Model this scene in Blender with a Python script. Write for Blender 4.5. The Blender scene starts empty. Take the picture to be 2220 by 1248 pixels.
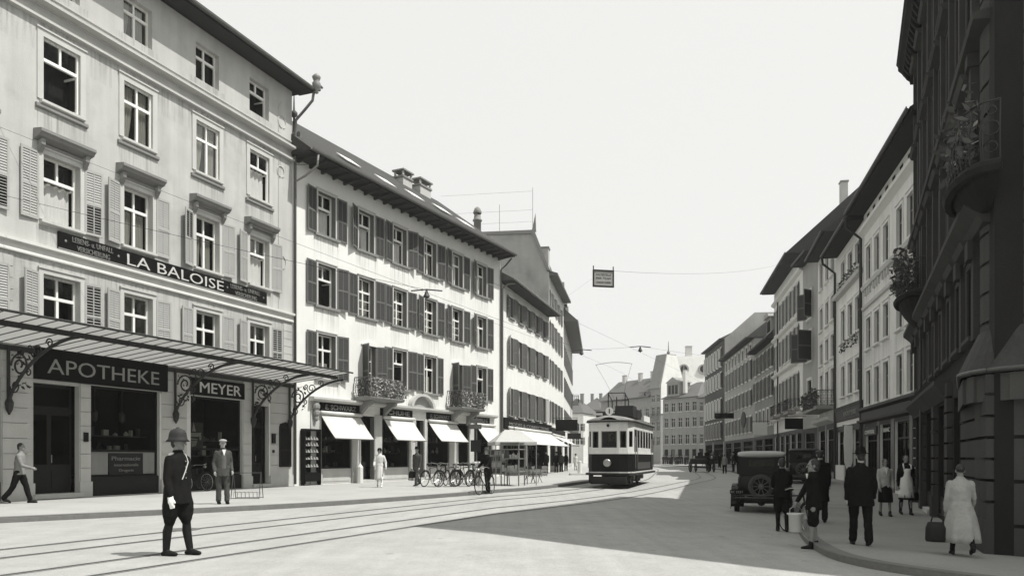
import bpy, bmesh, math, random
from mathutils import Vector, Matrix
random.seed(11)
PI = math.pi
C = bpy.context.scene.collection
scn = bpy.context.scene

# ------------------------------------------------------------------ camera, sky, sun, exposure
F, CX, HZ, H = 1700.0, 1110.0, 990.0, 1.4          # survey of the photograph: focal length in its pixels, centre, horizon row, eye height
cam_d = bpy.data.cameras.new('camera')
cam_d.sensor_width = 36; cam_d.lens = 36*F/2220; cam_d.clip_end = 6000; cam_d.clip_start = .1
cam_d.shift_y = (HZ*1024/2220 - 287.5)/1024
cam = bpy.data.objects.new('camera', cam_d); C.objects.link(cam)
cam.location = (0, 0, H); cam.rotation_euler = (PI/2, 0, 0)
scn.camera = cam
SUN_EL, SUN_AZ = math.radians(60.5), math.radians(104.0)      # azimuth clockwise from +Y
world = bpy.data.worlds.new("World"); scn.world = world; world.use_nodes = True
nt = world.node_tree
bg = nt.nodes['Background']; bg.inputs[1].default_value = .13
sky = nt.nodes.new('ShaderNodeTexSky'); sky.sky_type = 'NISHITA'; sky.sun_disc = False
sky.sun_elevation = SUN_EL; sky.sun_rotation = SUN_AZ; sky.dust_density = 4.0; sky.air_density = 1.0
bw = nt.nodes.new('ShaderNodeRGBToBW'); nt.links.new(sky.outputs[0], bw.inputs[0])
mx = nt.nodes.new('ShaderNodeMix'); mx.data_type = 'RGBA'; mx.inputs[0].default_value = .76      # bright even overcast-white of an orthochromatic plate
nt.links.new(bw.outputs[0], mx.inputs[6]); mx.inputs[7].default_value = (7.5, 7.5, 7.3, 1)
nt.links.new(mx.outputs[2], bg.inputs[0])
sd = bpy.data.lights.new('sun', 'SUN'); sd.energy = 5.0; sd.angle = math.radians(.5); sd.color = (1, .985, .95)
sun = bpy.data.objects.new('sun', sd); C.objects.link(sun); sun.location = (60, 0, 90)
S = Vector((math.sin(SUN_AZ)*math.cos(SUN_EL), math.cos(SUN_AZ)*math.cos(SUN_EL), math.sin(SUN_EL)))
sun.rotation_euler = S.to_track_quat('Z', 'Y').to_euler()
scn.view_settings.view_transform = 'Standard'; scn.view_settings.look = 'None'
scn.view_settings.gamma = 1; scn.view_settings.exposure = .12
scn.cycles.max_bounces = 6; scn.cycles.transparent_max_bounces = 12

# ------------------------------------------------------------------ mesh builder
class MB:
    def __init__(s): s.v = []; s.f = []; s.m = []
    def add(s, vs, fs, mi=0):
        o = len(s.v); s.v += [tuple(p) for p in vs]
        for f in fs: s.f.append(tuple(i+o for i in f)); s.m.append(mi)
        return s
    def quad(s, a, b, c, d, mi=0): return s.add([a, b, c, d], [(0, 1, 2, 3)], mi)
    def box(s, x0, x1, y0, y1, z0, z1, mi=0):
        return s.add([(x0,y0,z0),(x1,y0,z0),(x1,y1,z0),(x0,y1,z0),(x0,y0,z1),(x1,y0,z1),(x1,y1,z1),(x0,y1,z1)],
                     [(0,3,2,1),(4,5,6,7),(0,1,5,4),(1,2,6,5),(2,3,7,6),(3,0,4,7)], mi)
    def prism(s, poly, a, b, axis='x', mi=0):
        n = len(poly); P = []
        for t in (a, b):
            for (p, q) in poly:
                P.append((t, p, q) if axis == 'x' else ((p, t, q) if axis == 'y' else (p, q, t)))
        fs = [tuple(range(n)), tuple(range(2*n-1, n-1, -1))] + [(i, (i+1) % n + 0, (i+1) % n + n, i+n) for i in range(n)]
        return s.add(P, fs, mi)
    def tube(s, pts, r, n=6, mi=0, closed=False, caps=True):
        pts = [Vector(p) for p in pts]; k = len(pts)
        rs = r if isinstance(r, (list, tuple)) else [r]*k
        base = len(s.v); up = None
        for i in range(k):
            if closed: t = pts[(i+1) % k]-pts[i-1]
            else: t = pts[min(i+1, k-1)]-pts[max(i-1, 0)]
            if t.length < 1e-9: t = Vector((0, 0, 1))
            t.normalize()
            if up is None: up = t.orthogonal().normalized()
            up = up - t*up.dot(t)
            if up.length < 1e-6: up = t.orthogonal()
            up.normalize(); w = t.cross(up)
            for j in range(n):
                a = 2*PI*j/n; s.v.append(tuple(pts[i]+(up*math.cos(a)+w*math.sin(a))*rs[i]))
        for i in range(k if closed else k-1):
            for j in range(n):
                a, b = base+i*n+j, base+i*n+(j+1) % n
                i2 = (i+1) % k; c, d = base+i2*n+(j+1) % n, base+i2*n+j
                s.f.append((a, b, c, d)); s.m.append(mi)
        if caps and not closed:
            s.f.append(tuple(base+j for j in range(n-1, -1, -1))); s.m.append(mi)
            s.f.append(tuple(base+(k-1)*n+j for j in range(n))); s.m.append(mi)
        return s
    def limb(s, pts, rs, n=10, mi=0):
        """tube with rounded ends, for bodies"""
        pts = [Vector(p) for p in pts]
        d0 = (pts[0]-pts[1]).normalized(); d1 = (pts[-1]-pts[-2]).normalized()
        P, R = [], []
        for k in (1, .8, .45): P.append(pts[0]+d0*rs[0]*k); R.append(rs[0]*math.sqrt(max(.02, 1-k*k)))
        P += pts; R += list(rs)
        for k in (.45, .8, 1): P.append(pts[-1]+d1*rs[-1]*k); R.append(rs[-1]*math.sqrt(max(.02, 1-k*k)))
        return s.tube(P, R, n, mi)
    def rings(s, rr, n=18, mi=0, cap0=True, cap1=True, wave=None):
        """stack of ellipses (cx, cy, z, rx, ry)"""
        b = len(s.v)
        for i, (cx, cy, z, rx, ry) in enumerate(rr):
            for j in range(n):
                a = 2*PI*j/n; k = 1+(wave(i, a) if wave else 0)
                s.v.append((cx+rx*k*math.cos(a), cy+ry*k*math.sin(a), z))
        for i in range(len(rr)-1):
            for j in range(n):
                s.f.append((b+i*n+j, b+i*n+(j+1) % n, b+(i+1)*n+(j+1) % n, b+(i+1)*n+j)); s.m.append(mi)
        if cap0: s.f.append(tuple(b+j for j in range(n-1, -1, -1))); s.m.append(mi)
        if cap1: s.f.append(tuple(b+(len(rr)-1)*n+j for j in range(n))); s.m.append(mi)
        return s
    def ball(s, c, r, n=12, mi=0):
        rx, ry, rz = r if isinstance(r, tuple) else (r, r, r)
        k = max(5, n//2); rr = []
        for i in range(k+1):
            a = -PI/2+PI*i/k; q = max(.03, math.cos(a)); rr.append((c[0], c[1], c[2]+rz*math.sin(a), rx*q, ry*q))
        return s.rings(rr, n, mi)
    def lathe(s, prof, c=(0, 0, 0), n=16, mi=0, axis='z'):
        b = len(s.v)
        for (r, h) in prof:
            for j in range(n):
                a = 2*PI*j/n; p, q = r*math.cos(a), r*math.sin(a)
                if axis == 'z': s.v.append((c[0]+p, c[1]+q, c[2]+h))
                elif axis == 'x': s.v.append((c[0]+h, c[1]+p, c[2]+q))
                else: s.v.append((c[0]+q, c[1]+h, c[2]+p))
        for i in range(len(prof)-1):
            for j in range(n):
                s.f.append((b+i*n+j, b+i*n+(j+1) % n, b+(i+1)*n+(j+1) % n, b+(i+1)*n+j)); s.m.append(mi)
        return s
    def xf(s, M, start=0):
        for i in range(start, len(s.v)): s.v[i] = tuple(M @ Vector(s.v[i]))
        return s
    def mesh(s, name, mats, smooth=False):
        me = bpy.data.meshes.new(name); me.from_pydata(s.v, [], s.f)
        for m in (mats if isinstance(mats, (list, tuple)) else [mats]): me.materials.append(m)
        if any(s.m): me.polygons.foreach_set('material_index', s.m)
        bm = bmesh.new(); bm.from_mesh(me); bmesh.ops.recalc_face_normals(bm, faces=bm.faces); bm.to_mesh(me); bm.free()
        if smooth: me.polygons.foreach_set('use_smooth', [True]*len(me.polygons))
        me.update(); return me
    def build(s, name, mats, parent=None, smooth=False, loc=None):
        return put(name, s.mesh(name, mats, smooth), parent, loc)

def put(name, me, parent=None, loc=None):
    o = bpy.data.objects.new(name, me); C.objects.link(o)
    if parent is not None: o.parent = parent
    if loc is not None: o.location = loc
    return o
def tag(o, label, cat, group=None):
    o['label'] = label; o['category'] = cat
    if group: o['group'] = group
    return o
def thing(name, label, cat, loc=(0, 0, 0), rz=0, group=None):
    o = bpy.data.objects.new(name, None); C.objects.link(o); o.location = loc; o.rotation_euler = (0, 0, rz)
    o.empty_display_size = .2
    return tag(o, label, cat, group)
def struct(o): o['kind'] = 'structure'; return o
def copy_tree(o, parent=None):
    c = o.copy(); C.objects.link(c)
    if parent is not None: c.parent = parent
    for ch in list(o.children): copy_tree(ch, c)
    return c
def folds(o, s=.02, size=.11):
    if 'cloth_folds' not in bpy.data.textures: t = bpy.data.textures.new('cloth_folds', 'CLOUDS'); t.noise_scale = size; t.noise_depth = 3
    m = o.modifiers.new('folds', 'DISPLACE'); m.texture = bpy.data.textures['cloth_folds']; m.strength = s; m.mid_level = .5; m.texture_coords = 'LOCAL'
def remesh(o, vox=.012, smooth=3):
    m = o.modifiers.new('weld', 'REMESH'); m.mode = 'VOXEL'; m.voxel_size = vox; m.use_smooth_shade = True
    if smooth:
        k = o.modifiers.new('soften', 'SMOOTH'); k.iterations = smooth; k.factor = .5
    return o

# ------------------------------------------------------------------ materials (a monochrome plate, very slightly warm-green)
def tone(v): return (v, v*1.0, v*.955, 1)
MATS = {}
def mat(name, v, rough=.8, var=.12, scale=2.0, spec=.3, metal=0, bump=0, bscale=40, streak=0, fine=.06, fscale=30, alpha=None, coat=0, grime=0):
    if name in MATS: return MATS[name]
    m = bpy.data.materials.new(name); m.use_nodes = True; N = m.node_tree.nodes; L = m.node_tree.links
    b = N['Principled BSDF']; b.inputs['Roughness'].default_value = rough; b.inputs['Metallic'].default_value = metal
    b.inputs['Specular IOR Level'].default_value = spec; b.inputs['Coat Weight'].default_value = coat
    tc = N.new('ShaderNodeTexCoord')
    def noise(sc, det=4, st=None, w=.5):
        n = N.new('ShaderNodeTexNoise'); n.inputs['Scale'].default_value = sc; n.inputs['Detail'].default_value = det; n.inputs['Roughness'].default_value = .6
        if st:
            mp = N.new('ShaderNodeMapping'); mp.inputs['Scale'].default_value = st; L.new(tc.outputs['Object'], mp.inputs[0]); L.new(mp.outputs[0], n.inputs[0])
        else: L.new(tc.outputs['Object'], n.inputs[0])
        return n.outputs['Fac']
    def math_(op, a, bb):
        q = N.new('ShaderNodeMath'); q.operation = op
        for i, x in enumerate((a, bb)):
            if isinstance(x, (int, float)): q.inputs[i].default_value = x
            else: L.new(x, q.inputs[i])
        return q.outputs[0]
    def contrib(out, amt): return math_('MULTIPLY', math_('SUBTRACT', out, .5), amt*2.6)
    f = contrib(noise(scale, 5), var)
    if fine: f = math_('ADD', f, contrib(noise(fscale, 3), fine))
    if streak: f = math_('ADD', f, contrib(noise(1.0, 4, (2.2, 2.2, .18)), streak))
    if grime:
        g = N.new('ShaderNodeValToRGB'); L.new(noise(.55, 8), g.inputs[0]); g.color_ramp.elements[0].position = .5; g.color_ramp.elements[1].position = .74
        f = math_('SUBTRACT', f, math_('MULTIPLY', g.outputs[0], grime))
    fac = math_('MAXIMUM', math_('ADD', f, 1.0), .15)
    rgb = N.new('ShaderNodeRGB'); rgb.outputs[0].default_value = tone(v)
    vm = N.new('ShaderNodeVectorMath'); vm.operation = 'SCALE'; L.new(rgb.outputs[0], vm.inputs[0]); L.new(fac, vm.inputs['Scale'])
    L.new(vm.outputs[0], b.inputs['Base Color'])
    if bump:
        bp = N.new('ShaderNodeBump'); bp.inputs['Strength'].default_value = bump; bp.inputs['Distance'].default_value = .02
        L.new(noise(bscale, 4), bp.inputs['Height']); L.new(bp.outputs[0], b.inputs['Normal'])
    MATS[name] = m; return m
def glass(name, refl=.22, tint=.75, mul=.12):
    m = bpy.data.materials.new(name); m.use_nodes = True; N = m.node_tree.nodes; L = m.node_tree.links
    out = N['Material Output']; N.remove(N['Principled BSDF'])
    tr = N.new('ShaderNodeBsdfTransparent'); tr.inputs[0].default_value = tone(tint)
    gl = N.new('ShaderNodeBsdfGlossy'); gl.inputs['Roughness'].default_value = .03; gl.inputs[0].default_value = tone(.9)
    tc = N.new('ShaderNodeTexCoord'); nz = N.new('ShaderNodeTexNoise'); nz.inputs['Scale'].default_value = 1.7; L.new(tc.outputs['Object'], nz.inputs[0])
    bp = N.new('ShaderNodeBump'); bp.inputs['Strength'].default_value = .05; L.new(nz.outputs['Fac'], bp.inputs['Height']); L.new(bp.outputs[0], gl.inputs['Normal'])
    fr = N.new('ShaderNodeFresnel'); fr.inputs[0].default_value = 1.5
    ad = N.new('ShaderNodeMath'); ad.operation = 'MULTIPLY_ADD'; ad.inputs[1].default_value = mul; ad.inputs[2].default_value = refl*.03; L.new(fr.outputs[0], ad.inputs[0])
    mxs = N.new('ShaderNodeMixShader'); L.new(ad.outputs[0], mxs.inputs[0]); L.new(tr.outputs[0], mxs.inputs[1]); L.new(gl.outputs[0], mxs.inputs[2])
    L.new(mxs.outputs[0], out.inputs[0]); MATS[name] = m; return m
def translucent(name, v, amt=.5):
    m = mat(name, v, .7, .1, 3); N = m.node_tree.nodes; L = m.node_tree.links
    b = N['Principled BSDF']; t = N.new('ShaderNodeBsdfTranslucent'); t.inputs[0].default_value = tone(v)
    x = N.new('ShaderNodeMixShader'); x.inputs[0].default_value = amt
    L.new(b.outputs[0], x.inputs[1]); L.new(t.outputs[0], x.inputs[2]); L.new(x.outputs[0], N['Material Output'].inputs[0]); return m
M = dict(
    plaster_b1=mat('warm_grey_plaster', .45, .9, .12, .7, .1, bump=.3, bscale=25, streak=.16, fine=.07, grime=.22),
    plaster_w=mat('white_plaster', .72, .9, .07, .6, .1, bump=.25, bscale=25, streak=.06, fine=.05, grime=.10),
    plaster_r=mat('greyed_plaster', .64, .9, .08, .7, .1, bump=.2, streak=.14, fine=.05, grime=.18),
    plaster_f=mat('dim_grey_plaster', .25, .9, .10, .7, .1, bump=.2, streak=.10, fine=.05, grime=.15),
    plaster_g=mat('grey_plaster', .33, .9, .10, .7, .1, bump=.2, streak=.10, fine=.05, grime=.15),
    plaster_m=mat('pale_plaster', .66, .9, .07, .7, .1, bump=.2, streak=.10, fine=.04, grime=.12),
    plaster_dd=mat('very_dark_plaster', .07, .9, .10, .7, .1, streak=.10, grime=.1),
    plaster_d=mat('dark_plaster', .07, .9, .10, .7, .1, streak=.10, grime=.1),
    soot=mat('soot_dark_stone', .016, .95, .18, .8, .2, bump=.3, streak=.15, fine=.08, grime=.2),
    soot_l=mat('soot_dark_stone_trim', .055, .95, .18, .8, .1, bump=.3, streak=.15, fine=.08),
    stone=mat('grey_sandstone', .46, .85, .12, 1.2, .2, bump=.3, bscale=18, streak=.08, fine=.07, grime=.12),
    stone_d=mat('weathered_stone', .22, .85, .15, 1.2, .2, bump=.3, streak=.1),
    trim=mat('pale_stone_trim', .60, .8, .08, 1.5, .2, streak=.06, fine=.04),
    firewall=mat('weathered_firewall', .36, .95, .2, .5, .1, streak=.12, grime=.25, fine=.08),
    trim_b1=mat('weathered_window_trim', .48, .85, .1, 1.5, .15, streak=.1, fine=.06),
    white=mat('white_paint', .78, .5, .04, 3, .4),
    white_d=mat('aged_white_paint', .62, .55, .06, 3, .4),
    shut_l=mat('pale_shutter_paint', .36, .6, .10, 2, .3, fine=.06),
    shut_d=mat('dark_shutter_paint', .045, .6, .18, 2, .3, fine=.1),
    reveal=mat('dark_grey_reveal', .14, .85, .15, 2, .1),  # window reveals darker than the wall around them
    pier=mat('sooty_ashlar', .060, .95, .2, .8, .1, bump=.35, streak=.15, fine=.1),
    shut_e=mat('dark_shutter_frame_paint', .125, .55, .15, 2, .3),
    dark=mat('black_paint', .010, .5, .1, 3, .12),
    iron=mat('wrought_iron', .022, .55, .2, 6, .4),
    iron_l=mat('painted_iron_grey', .09, .5, .2, 6, .4),
    zinc=mat('zinc_gutter', .20, .5, .2, 2, .4),
    roof=mat('clay_roof_tiles', .10, .85, .25, 3, .2, bump=.6, bscale=9, fine=.2, fscale=14),
    roof_d=mat('dark_roof_tiles', .05, .85, .25, 3, .2, bump=.6, bscale=9, fine=.2, fscale=14),
    slate=mat('slate_roof', .10, .7, .2, 3, .3, fine=.15),
    soffit=mat('dark_timber_soffit', .035, .8, .2, 3, .2),
    soffit_l=mat('grey_timber_soffit', .12, .8, .15, 3, .2),
    sign=mat('black_sign_board', .007, .5, .15, 2, .08),
    sign_g=mat('dark_grey_sign_board', .022, .5, .2, 2, .1),
    letter=mat('gilt_letters', .52, .45, .1, 6, .4),
    letter_m=mat('tarnished_letters', .26, .5, .15, 6, .3),
    letter_d=mat('dull_letters', .16, .5, .1, 6, .4),
    room=mat('dark_room', .03, .95, .3, 1.5, 0),
    shop=mat('shop_interior', .022, .9, .5, 1.2, 0),
    goods=mat('shop_goods', .36, .8, .4, 4, .2),
    goods_d=mat('dim_shop_goods', .07, .8, .5, 4, .2),
    curtain=translucent('net_curtain', .72, .35),
    awning=translucent('white_awning_canvas', .80, .25),
    wood=mat('oiled_door_wood', .018, .6, .25, 4, .12),
    wood_l=mat('grey_timber', .22, .7, .2, 5, .2),
    brass=mat('brass', .5, .3, .1, 5, .5, metal=.8),
    steel=mat('nickel_steel', .45, .3, .1, 5, .5, metal=.9),
    rubber_d=mat('dusty_rubber', .06, .85, .2, 8, .1),
    rubber=mat('black_rubber', .012, .85, .2, 8, .1),
    carpaint=mat('black_coach_paint', .009, .42, .2, 2, .18, coat=.05),
    cream=mat('cream_tram_paint', .66, .45, .12, 2, .3, streak=.12, fine=.06),
    green=mat('dark_green_tram_paint', .012, .5, .3, 2, .1),
    panel=mat('tram_lower_panel', .07, .4, .12, 2, .5),
    under=mat('dusty_iron', .03, .8, .3, 5, .2),
    skin=mat('skin', .33, .6, .08, 9, .3), skin_sh=mat('shaded_skin', .20, .6, .08, 9, .3),  # second skin is a darker copy: shade on faces put into the colour
    hair=mat('dark_hair', .02, .6, .3, 30, .4), hair_g=mat('grey_hair', .12, .6, .3, 30, .4),
    uni=mat('dark_uniform_wool', .013, .95, .25, 6, .03, bump=.3, bscale=60),
    leather=mat('black_leather', .010, .55, .2, 9, .15),
    helmet=mat('dark_felt_helmet', .022, .7, .2, 6, .3),
    suit_d=mat('black_suit_cloth', .010, .95, .25, 6, .03, bump=.3, bscale=60),
    suit_g=mat('grey_suit_cloth', .06, .9, .25, 6, .15, bump=.3, bscale=60),
    suit_v=mat('checked_waistcoat', .11, .9, .4, 30, .05),
    suit_l=mat('light_grey_cloth', .20, .9, .2, 6, .15, bump=.3, bscale=60),
    cloth_w=mat('white_linen', .78, .9, .08, 6, .15, bump=.3, bscale=30),
    cloth_s=mat('washed_grey_dress', .30, .9, .25, 8, .1, bump=.4, bscale=20),
    cloth_l=mat('pale_dress_cotton', .55, .9, .15, 6, .15, bump=.4, bscale=20),
    cloth_m=mat('patterned_dress', .36, .9, .3, 14, .15, bump=.3, bscale=30),
    glove=mat('white_glove', .82, .8, .05, 9, .2),
    leaf=mat('balcony_leaves', .07, .8, .4, 5, .3), leaf_l=mat('pale_balcony_flowers', .34, .8, .5, 9, .2),
    enamel=mat('white_enamel', .52, .25, .05, 4, .5),
    horse=mat('bay_horse_coat', .03, .7, .25, 4, .3),
    kerb=mat('granite_kerb', .15, .85, .2, 3, .2, fine=.15, fscale=20),
    rail=mat('worn_tram_rail', .12, .5, .25, 3, .4),
    canopy=translucent('frosted_wired_glass', .27, .75),
)
M['canvas_g'] = mat('grey_tent_canvas', .42, .9, .1, 3, .1); M['goods_p'] = mat('faded_notice_paper', .40, .8, .12, 5, .2)
GL = glass('window_glass', .2, .6); GLS = glass('shop_glass', .10, .6, .09); GLT = glass('tram_glass', .2, .6, .2)

def stain_mat():
    m = bpy.data.materials.new('rain_stain'); m.use_nodes = True; N = m.node_tree.nodes; L = m.node_tree.links; N.remove(N['Principled BSDF'])
    tc = N.new('ShaderNodeTexCoord'); mp = N.new('ShaderNodeMapping'); mp.inputs['Scale'].default_value = (7, 1, .35); L.new(tc.outputs['Object'], mp.inputs[0])
    oi = N.new('ShaderNodeObjectInfo'); n = N.new('ShaderNodeTexNoise'); n.noise_dimensions = '4D'; n.inputs['Scale'].default_value = 1.5; n.inputs['Detail'].default_value = 6; L.new(mp.outputs[0], n.inputs['Vector'])
    w = N.new('ShaderNodeMath'); w.operation = 'MULTIPLY'; w.inputs[1].default_value = 40; L.new(oi.outputs['Random'], w.inputs[0]); L.new(w.outputs[0], n.inputs['W'])
    r = N.new('ShaderNodeMapRange'); r.inputs[1].default_value = .46; r.inputs[2].default_value = .72; L.new(n.outputs['Fac'], r.inputs[0])
    sx = N.new('ShaderNodeSeparateXYZ'); L.new(tc.outputs['Object'], sx.inputs[0])
    f = N.new('ShaderNodeMapRange'); f.inputs[1].default_value = -1.3; f.inputs[2].default_value = -.05; f.inputs[3].default_value = 0; f.inputs[4].default_value = .34; L.new(sx.outputs['Z'], f.inputs[0])
    q = N.new('ShaderNodeMath'); q.operation = 'MULTIPLY'; L.new(r.outputs[0], q.inputs[0]); L.new(f.outputs[0], q.inputs[1])
    d = N.new('ShaderNodeBsdfDiffuse'); d.inputs[0].default_value = tone(.10); t = N.new('ShaderNodeBsdfTransparent'); x = N.new('ShaderNodeMixShader')
    L.new(q.outputs[0], x.inputs[0]); L.new(t.outputs[0], x.inputs[1]); L.new(d.outputs[0], x.inputs[2]); L.new(x.outputs[0], N['Material Output'].inputs[0]); return m
M['stain'] = stain_mat()
def stain(parent, u0, u1, zt, h=1.3, p=.004):
    w = round(u1-u0, 2); return put('rain_stain', cached(('stain', w, h, p), lambda: MB().quad((0, -p, -h), (w, -p, -h), (w, -p, 0), (0, -p, 0)).mesh('rain_stain', M['stain'])), parent, (u0, 0, zt))
# ------------------------------------------------------------------ survey helpers
def g(X, Y):
    """height of the roadway: it falls away towards the right in the foreground"""
    t = min(1, max(0, (Y-24)/22)); t = t*t*(3-2*t)
    return -.04*min(max(X+.5, 0), 8.5)*(1-t)
def at(x, y, Y): return ((x-CX)/F*Y, Y, H+(HZ-y)/F*Y)
class Wall:
    """a vertical facade plane; u runs left to right as seen from the street, v is outward"""
    def __init__(s, p, q):
        s.p = Vector(p); d = Vector(q)-s.p; s.len = d.length; s.d = d.normalized(); s.n = Vector((s.d.y, -s.d.x))
        s.rz = math.atan2(s.d.y, s.d.x)
    def u(s, x, v=0):
        k = (x-CX)/F; P = s.p+s.n*v
        return (k*P.y-P.x)/(s.d.x-k*s.d.y)
    def z(s, x, y, v=0):
        P = s.p+s.n*v+s.d*s.u(x, v); return H+(HZ-y)/F*P.y
    def v_of(s, u, x):
        P = s.p+s.d*u; k = (x-CX)/F
        return (k*P.y-P.x)/(s.n.x-k*s.n.y)
    def zz(s, u, v, y): return H+(HZ-y)/F*(s.p+s.d*u+s.n*v).y
    def pt(s, u, v=0): return s.p+s.d*u+s.n*v
    def thing(s, name, label, cat, group=None): return thing(name, label, cat, (s.p.x, s.p.y, 0), s.rz, group)
def text_mesh(name, body, size, mats, parent, M4, depth=.02, align='LEFT', spacing=1.0, width=None, bold=0):
    cu = bpy.data.curves.new(name, 'FONT'); cu.body = body; cu.size = size; cu.extrude = depth/2; cu.align_x = align; cu.space_character = spacing; cu.offset = bold
    cu.resolution_u = 3
    o = bpy.data.objects.new(name, cu); C.objects.link(o)
    dg = bpy.context.evaluated_depsgraph_get(); me = bpy.data.meshes.new_from_object(o.evaluated_get(dg))
    bpy.data.objects.remove(o); bpy.data.curves.remove(cu); me.name = name
    if width:
        xs = [v.co.x for v in me.vertices]; k = width/(max(xs)-min(xs)); x0 = min(xs)
        for v in me.vertices: v.co.x = (v.co.x-x0)*k
    me.materials.clear(); me.materials.append(mats)
    t = put(name, me, parent); t.matrix_local = M4; return t
def wall_text(body, u0, u1, z, size, v, parent, m, name='lettering', bold=0, slope=0):
    """raised letters on a facade: local x = u, z up, outward = -y"""
    R = Matrix(((1, 0, 0, u0), (0, 0, -1, -v), (slope, 1, 0, z), (0, 0, 0, 1)))
    return text_mesh(name, body, size, m, parent, R, .03, width=u1-u0, bold=bold)
# ------------------------------------------------------------------ ground, road, pavements, kerbs, rails
def cat(P, n=8):
    P = [Vector(p) for p in P]; out = []
    for i in range(len(P)-1):
        a, b, c, d = P[max(i-1, 0)], P[i], P[i+1], P[min(i+2, len(P)-1)]
        for k in range(n):
            t = k/n; out.append(.5*((2*b)+(c-a)*t+(2*a-5*b+4*c-d)*t*t+(3*b-a-3*c+d)*t**3))
    out.append(P[-1]); return out
def road_mat():
    m = mat('dusty_macadam', .325, .9, .07, .5, .15, fine=.14, fscale=16, bump=.35, bscale=45)
    N = m.node_tree.nodes; L = m.node_tree.links; b = N['Principled BSDF']
    src = b.inputs['Base Color'].links[0].from_socket
    tc = N.new('ShaderNodeTexCoord'); mp = N.new('ShaderNodeMapping'); mp.inputs['Rotation'].default_value = (0, 0, math.radians(24)); mp.inputs['Scale'].default_value = (2.6, .10, 1)
    L.new(tc.outputs['Object'], mp.inputs[0]); n = N.new('ShaderNodeTexNoise'); n.inputs['Scale'].default_value = 1.3; n.inputs['Detail'].default_value = 6; L.new(mp.outputs[0], n.inputs[0])
    n2 = N.new('ShaderNodeTexNoise'); n2.inputs['Scale'].default_value = .35; n2.inputs['Detail'].default_value = 6; L.new(tc.outputs['Object'], n2.inputs[0])
    a = N.new('ShaderNodeMath'); a.operation = 'ADD'; L.new(n.outputs['Fac'], a.inputs[0]); L.new(n2.outputs['Fac'], a.inputs[1])
    r = N.new('ShaderNodeMapRange'); r.inputs[1].default_value = .75; r.inputs[2].default_value = 1.25; r.inputs[3].default_value = .92; r.inputs[4].default_value = 1.07; L.new(a.outputs[0], r.inputs[0])
    v = N.new('ShaderNodeVectorMath'); v.operation = 'SCALE'; L.new(src, v.inputs[0]); L.new(r.outputs[0], v.inputs['Scale']); L.new(v.outputs[0], b.inputs['Base Color'])
    # worn crust: speckle, stains and oil drips that belong to the surface
    n3 = N.new('ShaderNodeTexNoise'); n3.inputs['Scale'].default_value = 55; n3.inputs['Detail'].default_value = 2; L.new(tc.outputs['Object'], n3.inputs[0])
    n4 = N.new('ShaderNodeTexNoise'); n4.inputs['Scale'].default_value = 1.6; n4.inputs['Detail'].default_value = 8; n4.inputs['Roughness'].default_value = .7; L.new(tc.outputs['Object'], n4.inputs[0])
    vo = N.new('ShaderNodeTexVoronoi'); vo.inputs['Scale'].default_value = 1.1; L.new(tc.outputs['Object'], vo.inputs[0])
    r3 = N.new('ShaderNodeMapRange'); r3.inputs[1].default_value = .3; r3.inputs[2].default_value = .7; r3.inputs[3].default_value = .86; r3.inputs[4].default_value = 1.14; L.new(n3.outputs['Fac'], r3.inputs[0])
    r4 = N.new('ShaderNodeMapRange'); r4.inputs[1].default_value = .3; r4.inputs[2].default_value = .62; r4.inputs[3].default_value = .88; r4.inputs[4].default_value = 1.04; L.new(n4.outputs['Fac'], r4.inputs[0])
    r5 = N.new('ShaderNodeMapRange'); r5.inputs[1].default_value = .03; r5.inputs[2].default_value = .09; r5.inputs[3].default_value = .68; r5.inputs[4].default_value = 1.0; L.new(vo.outputs['Distance'], r5.inputs[0])
    q1 = N.new('ShaderNodeMath'); q1.operation = 'MULTIPLY'; L.new(r3.outputs[0], q1.inputs[0]); L.new(r4.outputs[0], q1.inputs[1])
    q2 = N.new('ShaderNodeMath'); q2.operation = 'MULTIPLY'; L.new(q1.outputs[0], q2.inputs[0]); L.new(r5.outputs[0], q2.inputs[1])
    v2 = N.new('ShaderNodeVectorMath'); v2.operation = 'SCALE'; L.new(v.outputs[0], v2.inputs[0]); L.new(q2.outputs[0], v2.inputs['Scale']); L.new(v2.outputs[0], b.inputs['Base Color'])
    return m
M['road'] = road_mat()
M['pave'] = mat('asphalt_pavement', .35, .9, .10, .6, .15, fine=.12, fscale=18, bump=.3, bscale=50, grime=.14)
M['pave_shade'] = mat('shade_darkened_asphalt', .26, .9, .12, .6, .15, fine=.14, fscale=18, bump=.3, bscale=50, grime=.18)  # same asphalt as on the left, right-hand shade put into its colour
M['earth'] = mat('bare_ground', .25, .95, .2, .05, .1)
mb = MB(); mb.quad((-1500, -300, -.9), (1500, -300, -.9), (1500, 2500, -.9), (-1500, 2500, -.9))
struct(mb.build('ground', M['earth']))
mb = MB(); xs = [-60, -40, -25, -15, -8, -4, -2, -.5]+[i for i in range(0, 9)]+[8.5, 10, 12, 15, 20, 30, 45, 70]; ys = [-30, -10, 0, 8]+list(range(12, 50, 2))+[55, 60, 70, 80, 100, 130, 170, 230, 320]
for j, Y in enumerate(ys):
    for X in xs: mb.v.append((X, Y, g(X, Y)))
for j in range(len(ys)-1):
    for i in range(len(xs)-1):
        k = len(xs); mb.f.append((j*k+i, j*k+i+1, (j+1)*k+i+1, (j+1)*k+i)); mb.m.append(0)
struct(mb.build('road', M['road'], smooth=True))

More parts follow.
